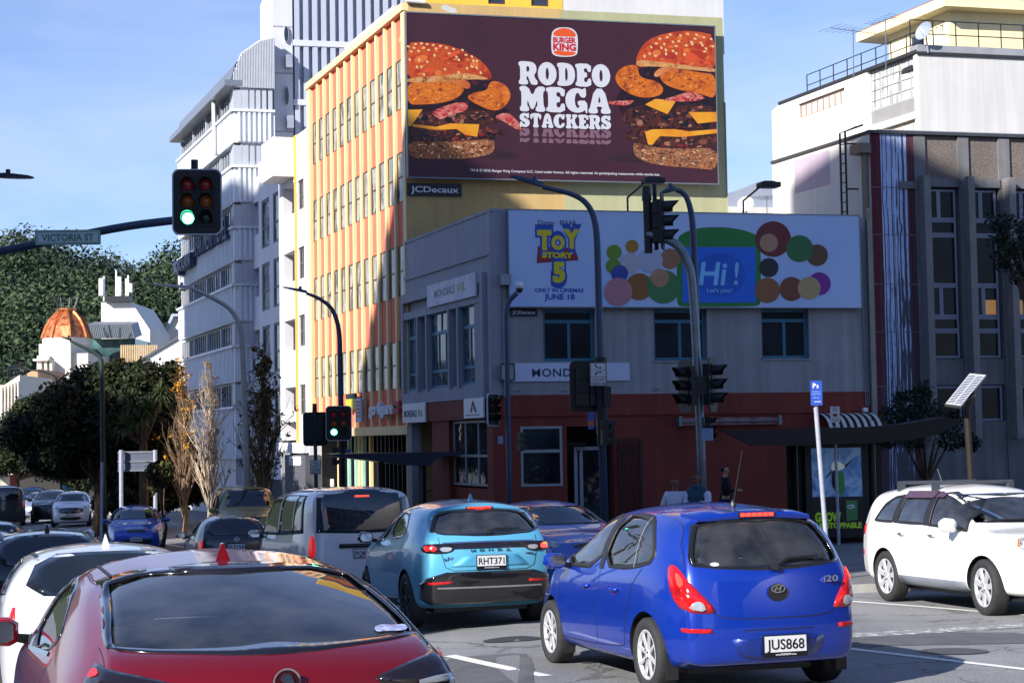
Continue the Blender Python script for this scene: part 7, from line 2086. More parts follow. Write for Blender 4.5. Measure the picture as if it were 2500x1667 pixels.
  for x in xs:
   st=block('seat',x,y_front,.5,.16,z_seat,z_head-.17,.14)
   hr=block('headrest',x,y_front-.15,.27,.10,z_head-.15,z_head+.03,.02)
  block('rear_seat',0,y_rear,s.W-.45,.18,z_seat,z_head-.26,.14)
  for x in(-.36,.36):block('headrest',x,y_rear-.14,.24,.08,z_head-.27,z_head-.12,.01)
  mb=MB().use(M_CABIN);yd=y_front+.85-s.L/2;zb=s.ip('belt',y_front+.85);mb.cube(-s.W/2+.16,s.W/2-.16,yd,yd+.35,zb-.3,zb-.02);s.part('dashboard',mb,bevel=.04)
  if wheel:
   mb=MB().use(M_TRIM);c=Vector((.36,yd-.18,zb-.02));ax=Vector((0,-.9,.43));pts=[]
   for k in range(21):a=2*math.pi*k/20;pts.append(c+Vector((math.cos(a)*.18,0,0))+Vector((0,.43,.9))*math.sin(a)*.18)
   mb.tube(pts,.016,6,False);mb.tube([c-Vector((.17,0,0)),c+Vector((.17,0,0))],.02,6);s.part('steering_wheel',mb)
def mirror_x(pts):return[(-x,y)for x,y in pts][::-1]
def plan(L,r=.90,f=.80):return[(0,r*.93),(.12,r*.965),(.4,.975),(1.0,1.0),(L*.5,1.0),(L-1.1,.985),(L-.6,.95),(L-.25,f*1.06),(L-.08,f),(L,f*.95)]
def hatch(L,W,H,wb,roh,Rw,belt_r,belt_f,cowl_y,cowl_z,hood_z,roof_r,roof_f,tail,wr,**k):
 S=dict(L=L,W=W,H=H,wb=wb,roh=roh,R=Rw,wr=wr,roof_r=roof_r,hood_off=.16,belt=[(0,belt_r),(.5,belt_r+.01),(cowl_y-.3,belt_f),(cowl_y+.15,belt_f-.03),(L-.5,hood_z-.06),(L,hood_z-.13)],top=[(0,H-.08),(roof_r,H-.07),(roof_r+.5,H-.02),((roof_r+roof_f)/2,H),(roof_f-.15,H-.04),(roof_f,H-.075),(cowl_y,cowl_z),((cowl_y+L)/2,(cowl_z+hood_z)/2+.035),(L-.2,hood_z+.01),(L,hood_z-.04)],tail=tail,nose=[(.2,.1),(.42,0),(.58,.01),(hood_z-.05,.10),(hood_z+.1,.2)],plan=plan(L))
 S.update(k);return S
def ground_at_car(x,y):return Vector((x,y,ground_z(x,y)))
def place(px,d,rear_to_centre,yaw):
 P=at(px,1200,d);h=Vector((-math.sin(R(yaw)),math.cos(R(yaw)),0));c=P+h*rear_to_centre;return Vector((c.x,c.y,ground_z(c.x,c.y)))
def slope_pitch(c,yaw):
 h=Vector((-math.sin(R(yaw)),math.cos(R(yaw)),0));return math.degrees(math.atan2(ground_z(c.x+h.x,c.y+h.y)-ground_z(c.x-h.x,c.y-h.y),2))
def gaps(c,lines,w=.007,name='panel_gaps',mat=M_TRIM):
 mb=MB().use(mat)
 for view,pts in lines:c.ribbon(mb,pts,w,view)
 return mb.build(name,None,c.body,local=True,recalc=False)
def wiper(c,pts,view='rear',lift=.03):
 mb=MB().use(M_TRIM);q=[c.proj(p,view,lift)for p in pts];mb.tube(q,[.018,.014,.01][:len(q)],6);mb.lathe(q[0],(0,-1 if view=='rear' else 1,.3),[(.03,-.02),(.03,.02),(.0,.021)],10);return c.part('wiper',mb)
S=hatch(3.99,1.71,1.545,2.525,.70,.303,1.0,.93,3.05,.99,.80,.42,2.30,[(.22,.07),(.32,.02),(.45,0),(.58,.0),(.64,.035),(.9,.075),(1.0,.10),(1.15,.18),(1.3,.29),(1.42,.40)],.555,bulR=.13,tw=.185,rimf=.68,DR=1.1)
c0=place(1880,13.5,1.95,17);c=Car('blue_hatchback','bright blue hatchback with glowing brake lamps nearest the right',c0,17,S,car_paint('blue_paint','#04309c',.3,.3),pitch=slope_pitch(c0,17));cA=c
RW=[(-.52,1.385),(0,1.41),(.52,1.385),(.60,1.24),(.66,1.07),(.60,1.02),(0,.995),(-.60,1.02),(-.66,1.07),(-.60,1.24)]
SW1=[(1.82,.965),(1.80,1.40),(1.95,1.435),(2.28,1.38),(2.62,1.19),(2.90,.955)];SW2=[(.56,1.06),(.74,1.27),(.98,1.40),(1.25,1.43),(1.72,1.43),(1.75,.975),(1.0,.99)]
FWn=[(-.50,1.39),(.50,1.39),(.62,1.08),(.60,1.03),(-.60,1.03),(-.62,1.08)]
wins=[('rear',chaikin(RW,1),.75),('front',FWn,1.7)]+[(sd,chaikin(w_,1),.30)for sd in('left','right')for w_ in(SW1,SW2)]
c.open(wins,(.50,3.0,.62))
c.patch('rear_window',RW,'rear',G_REAR,-.004,1,parent=c.root);c.frame_ring('window_seal',RW,'rear',M_GLOSSB,.035,.003)
c.patch('windscreen',FWn,'front',G_FRONT,-.004,0,parent=c.root)
for sd in('left','right'):
 for w_ in(SW1,SW2):c.patch('side_window',w_,sd,G_SIDE,-.006,1,parent=c.root);c.frame_ring('window_seal',w_,sd,M_TRIM,.03,.003)
 mb=MB().use(M_TRIM);c.ribbon(mb,[(1.775,.96),(1.76,1.43)],.10,sd,.005);mb.build('door_pillar',None,c.body,local=True,recalc=False)
 mb=MB().use(pm('light_seal','#8d8d8c',.4,.3));c.ribbon(mb,[(.98,1.0),(1.08,1.41)],.014,sd,.004);mb.build('quarter_bar',None,c.body,local=True,recalc=False)
LAMP=[(-.98,1.0),(-.90,1.05),(-.78,1.03),(-.66,.89),(-.505,.69),(-.54,.665),(-.74,.68),(-.90,.78)]
for q,on in((LAMP,1),(mirror_x(LAMP),1)):
 l=c.patch('tail_lamp',q,'rear',M_REDL,.006,1,5,.025,parent=c.root)
 cx_=-.60 if q is LAMP else.60;sgn=-1 if q is LAMP else 1
 c.patch('reversing_lens',[(sgn*.66,.76),(sgn*.70,.70),(sgn*.58,.68),(sgn*.60,.755)],'rear',M_CLEARL,.032,1,3,.004,parent=l,skirt=False)
 c.patch('brake_glow',[(sgn*.80,.97),(sgn*.75,.98),(sgn*.70,.9),(sgn*.76,.86)],'rear',M_REDGLOW,.033,1,3,.004,parent=l,skirt=False)
 c.patch('reflector',[(sgn*.82,.555),(sgn*.55,.55),(sgn*.55,.515),(sgn*.82,.525)],'rear',M_REDL,.006,0,3,parent=c.root)
sp=c.spoiler(.27,.62,1.40,1.452,.50,c.paint);c.spoiler_lamp(.27,1.412,1.44,.15,sp)
gaps(c,[('rear',[(-.52,.665),(-.46,.635),(-.30,.62),(.30,.62),(.46,.635),(.52,.665)]),('rear',[(-.70,1.02),(-.69,1.2),(-.56,1.40)]),('rear',[(.70,1.02),(.69,1.2),(.56,1.40)]),('rear',[(-.3,.53),(.3,.53)])]+[(sd,p)for sd in('left','right')for p in([(1.78,.96),(1.80,.6),(1.86,.30),(2.9,.29)],[(2.92,.93),(2.93,.6),(2.86,.32)],[(.80,1.0),(.98,.85),(1.10,.62),(1.18,.34),(1.84,.30)])])
mb=MB().use(M_TRIM);
for sd in('left','right'):pass
c.patch('plate_recess',[(-.42,.50),(.42,.50),(.36,.34),(.26,.30),(-.26,.30),(-.36,.34)],'rear',car_paint('blue_paint_shaded','#032880',.3,.4),.004,1,3,parent=c.root)  # flush patch, the shade of the plate recess put into darker blue
c.plate('JUS868','rear',.415,'www.FAIRVIEW.co.nz',.03,off=.022)
fr,z=c.badge_frame('rear',0,.845,.03)
em=MB().use(M_TRIM).outline(fr,[(u,z-.03+w_)for u,w_ in ellipse(0,0,.085,.07)],-.012,-.006);em.use(M_CHROME)
o_,i_=ellipse(0,0,.062,.034,0,28),ellipse(0,0,.052,.026,0,28)
for k in range(28):j=(k+1)%28;em.poly([fr.P(o_[k][0],z+o_[k][1],.004),fr.P(o_[j][0],z+o_[j][1],.004),fr.P(i_[j][0],z+i_[j][1],.004),fr.P(i_[k][0],z+i_[k][1],.004)])
for pg in([(-.034,-.02),(-.022,-.021),(-.006,.02),(-.018,.021)],[(.006,-.02),(.018,-.021),(.034,.02),(.022,.021)],[(-.018,-.004),(.02,-.001),(.021,.006),(-.016,.003)]):em.outline(fr,[(u,z+w_)for u,w_ in pg],-.004,.004)
c.part('badge',em,recalc=False)
c.letters('model_lettering','rear','i20',.50,.905,.05,.13,off=.03)
wiper(c,[(.0,1.0),(.12,1.06),(.42,1.075)]);c.wheels(M_RIMA,8);c.mirrors(2.68,.975,c.paint)
for sd in('left','right'):
 for y in(1.28,2.02):
  mb=MB().use(c.paint);p,q=c.proj((y,.80),sd,.012),c.proj((y+.17,.795),sd,.018);p2=c.proj((y+.08,.80),sd,.035);mb.tube([p,p2,q],[.012,.018,.012],8);c.part('door_handle',mb,smooth=True)
mb=MB().use(M_TRIM)
for sx in(-1,1):
 for ya in c.axles:y=ya-S['L']/2-.36;mb.cube(sx*.80-.1*(sx>0),sx*.80+.1*(sx<0),y,y+.02,.13,.34)
c.part('mud_flaps',mb)
mb=MB().use(M_TRIM);mb.cube(-.55,.55,-S['L']/2+.5,S['L']/2-.4,.15,.22);c.part('underbody',mb)
p=c.proj((.0,.72),'top');mb=MB().use(M_TRIM);mb.lathe(p,(0,0,1),[(.03,0),(.02,.03),(.008,.05)],10);mb.tube([p,p+Vector((.03,-.16,.46))],[.007,.004],6);c.part('aerial_rod',mb)
c.interior(2.05,1.05,.75,1.30)
c.patch('window_sticker',ellipse(-.47,1.045,.035,.014,0,12),'rear',M_WHITE,.004,0,2,parent=c.root,skirt=False)
S=hatch(4.39,1.79,1.62,2.61,.90,.345,1.12,1.03,3.35,1.07,.95,.62,2.45,[(.30,.16),(.42,.03),(.52,0),(.68,.03),(.90,.055),(1.0,.06),(1.1,.09),(1.2,.2),(1.35,.42),(1.5,.62)],.585,bulR=.12,tw=.21,rimf=.68,DR=1.3,zlow=.24)
c0=place(1192,20.7,2.12,16);c=Car('electric_crossover','light blue crossover with a thin full-width tail lamp bar, half in shade',c0,16,S,car_paint('sky_blue_paint','#5fb2d6',.3,.32),pitch=slope_pitch(c0,16))
RW=[(-.56,1.44),(0,1.465),(.56,1.44),(.66,1.28),(.71,1.16),(0,1.125),(-.71,1.16),(-.66,1.28)]
SW1=[(2.02,1.09),(2.0,1.45),(2.2,1.465),(2.55,1.40),(2.9,1.24),(3.2,1.07)];SW2=[(1.0,1.22),(1.25,1.40),(1.45,1.45),(1.92,1.46),(1.95,1.10),(1.15,1.13)]
wins=[('rear',chaikin(RW,1),1.0),('front',[(-.52,1.42),(.52,1.42),(.64,1.14),(-.64,1.14)],1.8)]+[(sd,chaikin(w_,1),.3)for sd in('left','right')for w_ in(SW1,SW2)]
c.open(wins,(.72,3.2,.75))
c.patch('rear_window',RW,'rear',G_DARK,-.004,1,parent=c.root);c.frame_ring('window_seal',RW,'rear',M_GLOSSB,.05,.003)
c.patch('windscreen',wins[1][1],'front',G_FRONT,-.004,0,parent=c.root)
for sd in('left','right'):
 for w_ in(SW1,SW2):c.patch('side_window',w_,sd,G_DARK,-.006,1,parent=c.root);c.frame_ring('window_seal',w_,sd,M_GLOSSB,.03,.003)
 c.patch('sill_trim',[(1.35,.28),(3.1,.28),(3.1,.36),(1.35,.36)],sd,M_TRIM,.006,0,3,parent=c.root)
 mb=MB().use(M_CHROME);c.ribbon(mb,[(1.3,.375),(3.1,.37)],.02,sd,.01);mb.build('sill_strip',None,c.body,local=True,recalc=False)
bump=[(-1.05,.56),(-.55,.70),(.55,.70),(1.05,.56),(1.05,.40),(.75,.33),(-.75,.33),(-1.05,.40)]
c.patch('lower_bumper',bump,'rear',M_GLOSSB,.022,0,12,.004,parent=c.root,res=.03)
mb=MB().use(M_CHROME);c.ribbon(mb,[(-.66,.515),(-.3,.515),(.3,.515),(.66,.515)],.018,'rear',.028);mb.build('bumper_strip',None,c.body,local=True,recalc=False)
bar=[(-.58,1.045),(.58,1.045),(.56,.975),(-.56,.975)]
c.patch('lamp_bar',bar,'rear',M_SMOKEL,.008,0,4,parent=c.root)
mb=MB().use(M_CHROME);c.ribbon(mb,[(-.58,1.05),(0,1.055),(.58,1.05)],.014,'rear',.013);mb.build('chrome_bar',None,c.body,local=True,recalc=False)
for sg in(-1,1):
 l=c.patch('tail_lamp',[(sg*.95,1.04),(sg*.5,1.045),(sg*.42,1.0),(sg*.5,.93),(sg*.72,.925),(sg*.93,.96)],'rear',M_SMOKEL,.012,1,4,.012,parent=c.root)
 c.patch('lit_segment',[(sg*.82,1.02),(sg*.66,1.02),(sg*.64,.95),(sg*.80,.955)],'rear',M_REDGLOW if sg>0 else M_REDSOFT,.028,1,3,parent=l,skirt=False)
 if sg>0:c.patch('indicator',[(sg*.79,1.02),(sg*.68,1.02),(sg*.68,.99),(sg*.78,.99)],'rear',M_AMBERL,.032,1,2,parent=l,skirt=False)
 c.patch('clear_segment',[(sg*.62,1.0),(sg*.46,.995),(sg*.5,.945),(sg*.6,.945)],'rear',M_CLEARL,.026,1,3,parent=l,skirt=False)
 c.patch('reflector',[(sg*.78,.585),(sg*.48,.595),(sg*.48,.565),(sg*.77,.555)],'rear',M_REDL,.026,0,2,parent=c.root)
sp=c.spoiler(.46,.85,1.455,1.50,.54,c.paint);c.spoiler_lamp(.46,1.468,1.485,.16,sp)
gaps(c,[('rear',[(-.62,1.12),(-.60,.92),(-.56,.76),(-.46,.715),(.46,.715),(.56,.76),(.60,.92),(.62,1.12)])]+[(sd,p)for sd in('left','right')for p in([(1.98,1.08),(2.0,.8),(2.02,.40)],[(3.2,1.02),(3.18,.7),(3.1,.42)],[(1.0,1.2),(1.2,.9),(1.38,.6),(1.4,.4)])])
c.patch('plate_recess',[(-.34,.90),(.34,.90),(.5,.76),(-.5,.76)],'rear',car_paint('sky_blue_paint_shaded','#4fa2c8',.3,.4),.004,0,3,parent=c.root)  # recess shade carried by a darker copy of the sky blue paint
c.plate('RHT371','rear',.825,'www.honda.co.nz',0.0,off=.012)
c.letters('maker_lettering','rear','H  O  N  D  A',0,.955,.03,.50,pm('dark_chrome','#2f4a57',.3,.6));c.letters('model_lettering','rear','e:Ny1',-.50,.865,.045,.18);c.letters('trim_lettering','rear','LIMITED',.50,.90,.022,.12,M_TRIM)
wiper(c,[(.0,1.15),(.12,1.19),(.42,1.185)]);c.wheels(M_RIMD,10);c.mirrors(3.0,1.10,M_GLOSSB);c.shark(.95,c.paint,.09,.2);c.interior(2.2,1.3,.85,1.36)
mb=MB().use(M_TRIM);mb.cube(-.6,.6,-1.7,1.7,.2,.3);c.part('underbody',mb)
S=hatch(4.90,1.863,1.455,2.83,1.06,.34,1.0,.93,3.55,.97,.83,1.42,2.75,[(.2,.08),(.35,0),(.6,.0),(.8,.02),(.98,.05),(1.02,.14),(1.06,.30),(1.2,.80),(1.3,1.15),(1.4,1.42)],.60,bulR=.14,DR=2.6,tw=.22,bk=.15)
c0=place(690,6.75,2.42,18.5);c=Car('red_liftback','deep red liftback with a shark fin aerial filling the lower left',c0,18.5,S,car_paint('deep_red_paint','#7d0613',.45,.30),pitch=slope_pitch(c0,18.5));cR=c
RW=[(-.585,1.335),(0,1.365),(.585,1.335),(.625,1.20),(.665,1.08),(.645,1.05),(0,1.02),(-.645,1.05),(-.665,1.08),(-.625,1.20)]
SW1=[(2.42,.965),(2.38,1.31),(2.6,1.335),(2.9,1.26),(3.2,1.10),(3.42,.955)];SW2=[(1.22,1.06),(1.42,1.17),(1.72,1.275),(2.28,1.335),(2.33,.965),(1.5,.985)]
wins=[('rear',chaikin(RW,1),1.6),('front',[(-.50,1.30),(.50,1.30),(.64,1.03),(-.64,1.03)],2.0)]+[(sd,chaikin(w_,1),.3)for sd in('left','right')for w_ in(SW1,SW2)]
c.open(wins,(.62,3.45,.60))
c.patch('rear_window',RW,'rear',G_REAR,-.003,1,8,parent=c.root);c.frame_ring('window_seal',RW,'rear',M_GLOSSB,.03,.003)
c.patch('windscreen',wins[1][1],'front',G_FRONT,-.004,0,parent=c.root)
for sd in('left','right'):
 for w_ in(SW1,SW2):c.patch('side_window',w_,sd,G_SIDE,-.006,1,parent=c.root);c.frame_ring('window_seal',w_,sd,M_GLOSSB,.04,.003)
 mb=MB().use(M_GLOSSB);c.ribbon(mb,[(2.36,.96),(2.33,1.33)],.12,sd,.005);c.ribbon(mb,[(1.4,.985),(2.4,.965),(3.3,.955)],.02,sd,.006);mb.build('door_pillar',None,c.body,local=True,recalc=False)
c.patch('high_brake_lamp',[(-.28,1.355),(.28,1.355),(.25,1.338),(-.25,1.338)],'rear',M_SMOKEL,.01,0,3,parent=c.root)
for sg in(-1,1):
 l=c.patch('tail_lamp',[(sg*1.02,.98),(sg*.84,1.01),(sg*.62,.975),(sg*.40,.92),(sg*.36,.90),(sg*.50,.845),(sg*.72,.82),(sg*1.0,.85)],'rear',M_SMOKEL,.008,1,5,.012,parent=c.root)
 c.patch('lit_segment',[(sg*.90,.97),(sg*.78,.98),(sg*.72,.955),(sg*.88,.94)],'rear',M_REDSOFT,.024,1,3,parent=l,skirt=False)
 c.patch('clear_segment',[(sg*.86,.90),(sg*.55,.885),(sg*.55,.86),(sg*.86,.87)],'rear',M_CLEARL,.024,1,3,parent=l,skirt=False)
gaps(c,[('rear',[(-.735,1.06),(-.72,.98),(-.70,.93)]),('rear',[(.735,1.06),(.72,.98),(.70,.93)]),('top',[(-.55,1.52),(-.3,1.46),(0,1.44),(.3,1.46),(.55,1.52)])]+[(sd,p)for sd in('left','right')for p in([(2.36,.95),(2.38,.6),(2.4,.3)],[(3.45,.92),(3.44,.6),(3.4,.3)],[(1.2,.98),(1.5,.75),(1.65,.35)])],.008)
for sg in(-1,1):
 mb=MB().use(M_TRIM);c.ribbon(mb,[(sg*.535,1.5),(sg*.55,2.0),(sg*.54,2.7)],.015,'top',.004);mb.build('roof_gutter',None,c.body,local=True,recalc=False)
fr,z=c.badge_frame('rear',0,.915,.02)
em=MB().use(pm('badge_dark_red','#3d0a12',.3,.2));em.smooth=False;em.outline(fr,[(u,z+w_)for u,w_ in ellipse(0,0,.052,.052,0,32)],-.012,.0)
em.use(M_CHROME);o_,i_=ellipse(0,0,.056,.056,0,36),ellipse(0,0,.049,.049,0,36)
for k in range(36):j=(k+1)%36;em.poly([fr.P(o_[k][0],z+o_[k][1],.006),fr.P(o_[j][0],z+o_[j][1],.006),fr.P(i_[j][0],z+i_[j][1],.004),fr.P(i_[k][0],z+i_[k][1],.004)])
lion=[(-.034,-.034),(-.028,-.02),(-.018,-.014),(-.012,.002),(-.022,.008),(-.028,.018),(-.018,.02),(-.016,.03),(-.004,.036),(.012,.034),(.022,.022),(.026,.006),(.034,-.010),(.040,-.024),(.030,-.022),(.022,-.008),(.012,-.012),(.014,-.026),(.002,-.020),(-.006,-.028),(-.02,-.024)]
em.outline(fr,[(u,z+w_)for u,w_ in chaikin(lion,1)],.0,.006);c.part('badge',em,recalc=False)
c.wheels(M_RIMA,7);c.mirrors(3.20,.985,pm('red_mirror_sunlit','#b00f18',.25,.2,.0,coat=1.0),.24,.17);c.shark(1.62,c.paint,.072,.2);c.interior(2.55,1.6,.70,1.22)  # mirror shells in a brighter red, their sunlight put into the colour
c.patch('window_sticker',[(.46,1.085),(.50,1.095),(.57,1.088),(.62,1.09),(.62,1.07),(.56,1.066),(.50,1.07),(.46,1.068)],'rear',noise_mix('sticker_print',['#c9ccd8','#8da6d6','#9a6a8c'],40,2,.5),.004,1,3,parent=c.root,skirt=False)
y_=2.95-S['L']/2;mb=MB().use(M_WHITE).cube(-.38,-.22,y_+.4,y_+.405,1.03,1.12);mb.use(pm('yellow_label','#d9c81e',.5)).cube(-.37,-.29,y_+.395,y_+.4,1.14,1.2);c.part('windscreen_labels',mb)
S=hatch(4.64,1.80,1.66,2.67,.98,.355,1.10,1.03,3.45,1.08,.98,.38,2.55,[(.28,.12),(.42,.0),(.58,.0),(.72,.04),(1.0,.06),(1.15,.12),(1.35,.22),(1.6,.38)],.60,bulR=.08,bulF=.2,tw=.225,rimf=.70,zlow=.26)
hd=Vector((.245,-.97,0)).normalized();yaw=math.degrees(math.atan2(-hd.x,hd.y))
rA=at(2300,1400,24.0);cc=rA+hd*(S['L']/2-S['roh']);c0=Vector((cc.x,cc.y,ground_z(cc.x,cc.y)))
c=Car('white_suv','white SUV with roof bars and purple window visors at the right edge',c0,yaw,S,car_paint('white_paint','#e3e2df',.0,.3),pitch=slope_pitch(c0,yaw))
SW1=[(2.22,1.09),(2.18,1.51),(2.42,1.53),(2.75,1.43),(3.05,1.25),(3.25,1.06)];SW2=[(1.28,1.11),(1.36,1.49),(1.5,1.535),(2.10,1.535),(2.12,1.10)];SW3=[(.62,1.14),(.82,1.36),(1.02,1.46),(1.26,1.49),(1.19,1.11),(.66,1.12)]
FWn=[(-.56,1.50),(.56,1.50),(.70,1.15),(-.70,1.15)]
wins=[('front',FWn,1.9),('rear',[(-.5,1.48),(.5,1.48),(.6,1.18),(-.6,1.18)],.8)]+[(sd,w_,.3)for sd in('left','right')for w_ in(SW1,SW2,SW3)]
c.open(wins,(.52,3.35,.75))
c.patch('windscreen',FWn,'front',G_FRONT,-.004,0,6,parent=c.root);c.frame_ring('window_seal',FWn,'front',M_GLOSSB,.03,.003,0)
c.patch('rear_window',wins[1][1],'rear',G_DARK,-.004,0,parent=c.root)
for sd in('left','right'):
 for w_,g_ in((SW1,G_SIDE),(SW2,G_DARK),(SW3,G_DARK)):c.patch('side_window',w_,sd,g_,-.006,0,parent=c.root);c.frame_ring('window_seal',w_,sd,M_TRIM,.03,.003,0)
 mb=MB().use(M_TRIM);c.ribbon(mb,[(2.16,1.09),(2.145,1.535)],.11,sd,.005);c.ribbon(mb,[(1.24,1.11),(1.31,1.49)],.10,sd,.005);c.ribbon(mb,[(.66,1.135),(2.0,1.115),(3.25,1.045)],.025,sd,.006);mb.build('door_pillar',None,c.body,local=True,recalc=False)
 vs_=pm('purple_smoked_visor','#4d3644',.15,0,.05,spec=.8)
 for q in([(1.34,1.51),(2.12,1.515),(2.12,1.43),(1.32,1.43)],[(2.18,1.515),(2.45,1.50),(2.8,1.38),(3.02,1.255),(2.98,1.22),(2.7,1.34),(2.42,1.425),(2.18,1.43)]):
  mb=MB().use(vs_);mb.smooth=True
  if len(q)==4:c.ribbon(mb,[(1.33,1.485),(2.12,1.49)],.09,sd,.02)
  else:c.ribbon(mb,[(2.17,1.485),(2.28,1.485),(2.36,1.48)],.06,sd,.02)
  mb.build('window_visor',None,c.body,local=True,recalc=False)
 c.patch('sill_trim',[(1.42,.28),(3.22,.28),(3.22,.40),(1.42,.40)],sd,pm('grey_cladding','#6d727c',.6,0,.1),.015,0,3,.012,parent=c.root)
 for y in(1.42,2.28):
  mb=MB().use(M_CHROME);p,q=c.proj((y,.965),sd,.012),c.proj((y+.2,.955),sd,.018);p2=c.proj((y+.1,.96),sd,.035);mb.tube([p,p2,q],[.014,.018,.014],8);c.part('door_handle',mb,smooth=True)
 sx=-1 if sd=='left' else 1
 l=c.patch('headlamp',[(sx*.52,.93),(sx*.72,.98),(sx*1.0,.99),(sx*1.02,.89),(sx*.74,.82),(sx*.54,.84)],'front',M_HEADL,.006,1,5,.02,parent=c.root)
 c.patch('indicator',[(sx*.93,.97),(sx*1.02,.955),(sx*1.0,.885),(sx*.92,.875)],'front',pm('amber_lens','#c9641c',.1,0,.1),.022,0,3,parent=l,skirt=False)
 c.patch('fog_lamp',ellipse(sx*.66,.50,.07,.06,0,16),'front',M_HEADL,.008,0,3,parent=c.root)
 c.patch('tail_lamp',[(sx*.92,1.06),(sx*.76,1.08),(sx*.78,.92),(sx*.92,.92)],'rear',M_REDL,.006,1,3,.01,parent=c.root)
 c.patch('reflector',[(sx*.86,.70),(sx*.78,.70),(sx*.78,.62),(sx*.86,.62)],'rear',M_REDL,.006,0,3,parent=c.root)
 gaps(c,[(sd,p)for p in([(2.17,1.1),(2.19,.8),(2.24,.42)],[(3.3,1.05),(3.28,.7),(3.22,.42)],[(.95,1.12),(1.22,.9),(1.42,.62),(1.44,.44)],[(1.3,.62),(3.2,.60)])],.006,mat=pm('pale_gap','#8d8d8d',.6))
c.patch('lower_bumper',[(-.86,.45),(.86,.45),(.82,.30),(-.82,.30)],'front',pm('grey_cladding','#6d727c',.6,0,.1),.012,0,4,parent=c.root)
c.patch('grille',[(-.42,.90),(.42,.90),(.36,.74),(-.36,.74)],'front',M_GLOSSB,.006,0,4,parent=c.root);c.patch('lower_grille',[(-.5,.62),(.5,.62),(.44,.48),(-.44,.48)],'front',M_TRIM,.006,0,4,parent=c.root)
mb=MB().use(M_TRIM);q=[c.proj((x,1.16),'front',.02)for x in(.5,0,-.45)];mb.tube(q,.014,6);c.part('wiper',mb)
for k in(.95,1.95):
 mb=MB().use(pm('roof_bar_grey','#4a4e55',.4,.4));a=c.proj((-.56,k+.0),'top');b=c.proj((.56,k),'top');mb.tube([a+Vector((-.05,0,.10)),b+Vector((.05,0,.10))],.025,8)
 for e in(a,b):mb.cube(e.x-.04,e.x+.04,e.y-.05,e.y+.05,e.z-.03,e.z+.1)
 c.part('roof_bar',mb)
p=c.proj((0,1.1),'top');mb=MB().use(M_TRIM);mb.tube([p,p+Vector((0,-.12,.2))],.008,5);c.part('aerial_rod',mb)
mb=MB().use(pm('yellow_label','#d9c81e',.5));q=c.proj((-.5,1.38),'front',-.02);mb.cube(q.x-.04,q.x+.04,q.y-.004,q.y,q.z-.03,q.z+.03);mb.use(M_WHITE).cube(q.x-.04,q.x+.03,q.y-.006,q.y-.002,q.z+.035,q.z+.075);c.part('windscreen_labels',mb)
c.wheels(M_RIMA,7,-4);c.mirrors(3.05,1.09,c.paint,.24,.19);c.interior(2.35,1.5,.85,1.4)
mb=MB().use(M_TRIM);mb.cube(-.66,.66,-2.1,2.0,.2,.3);c.part('underbody',mb)
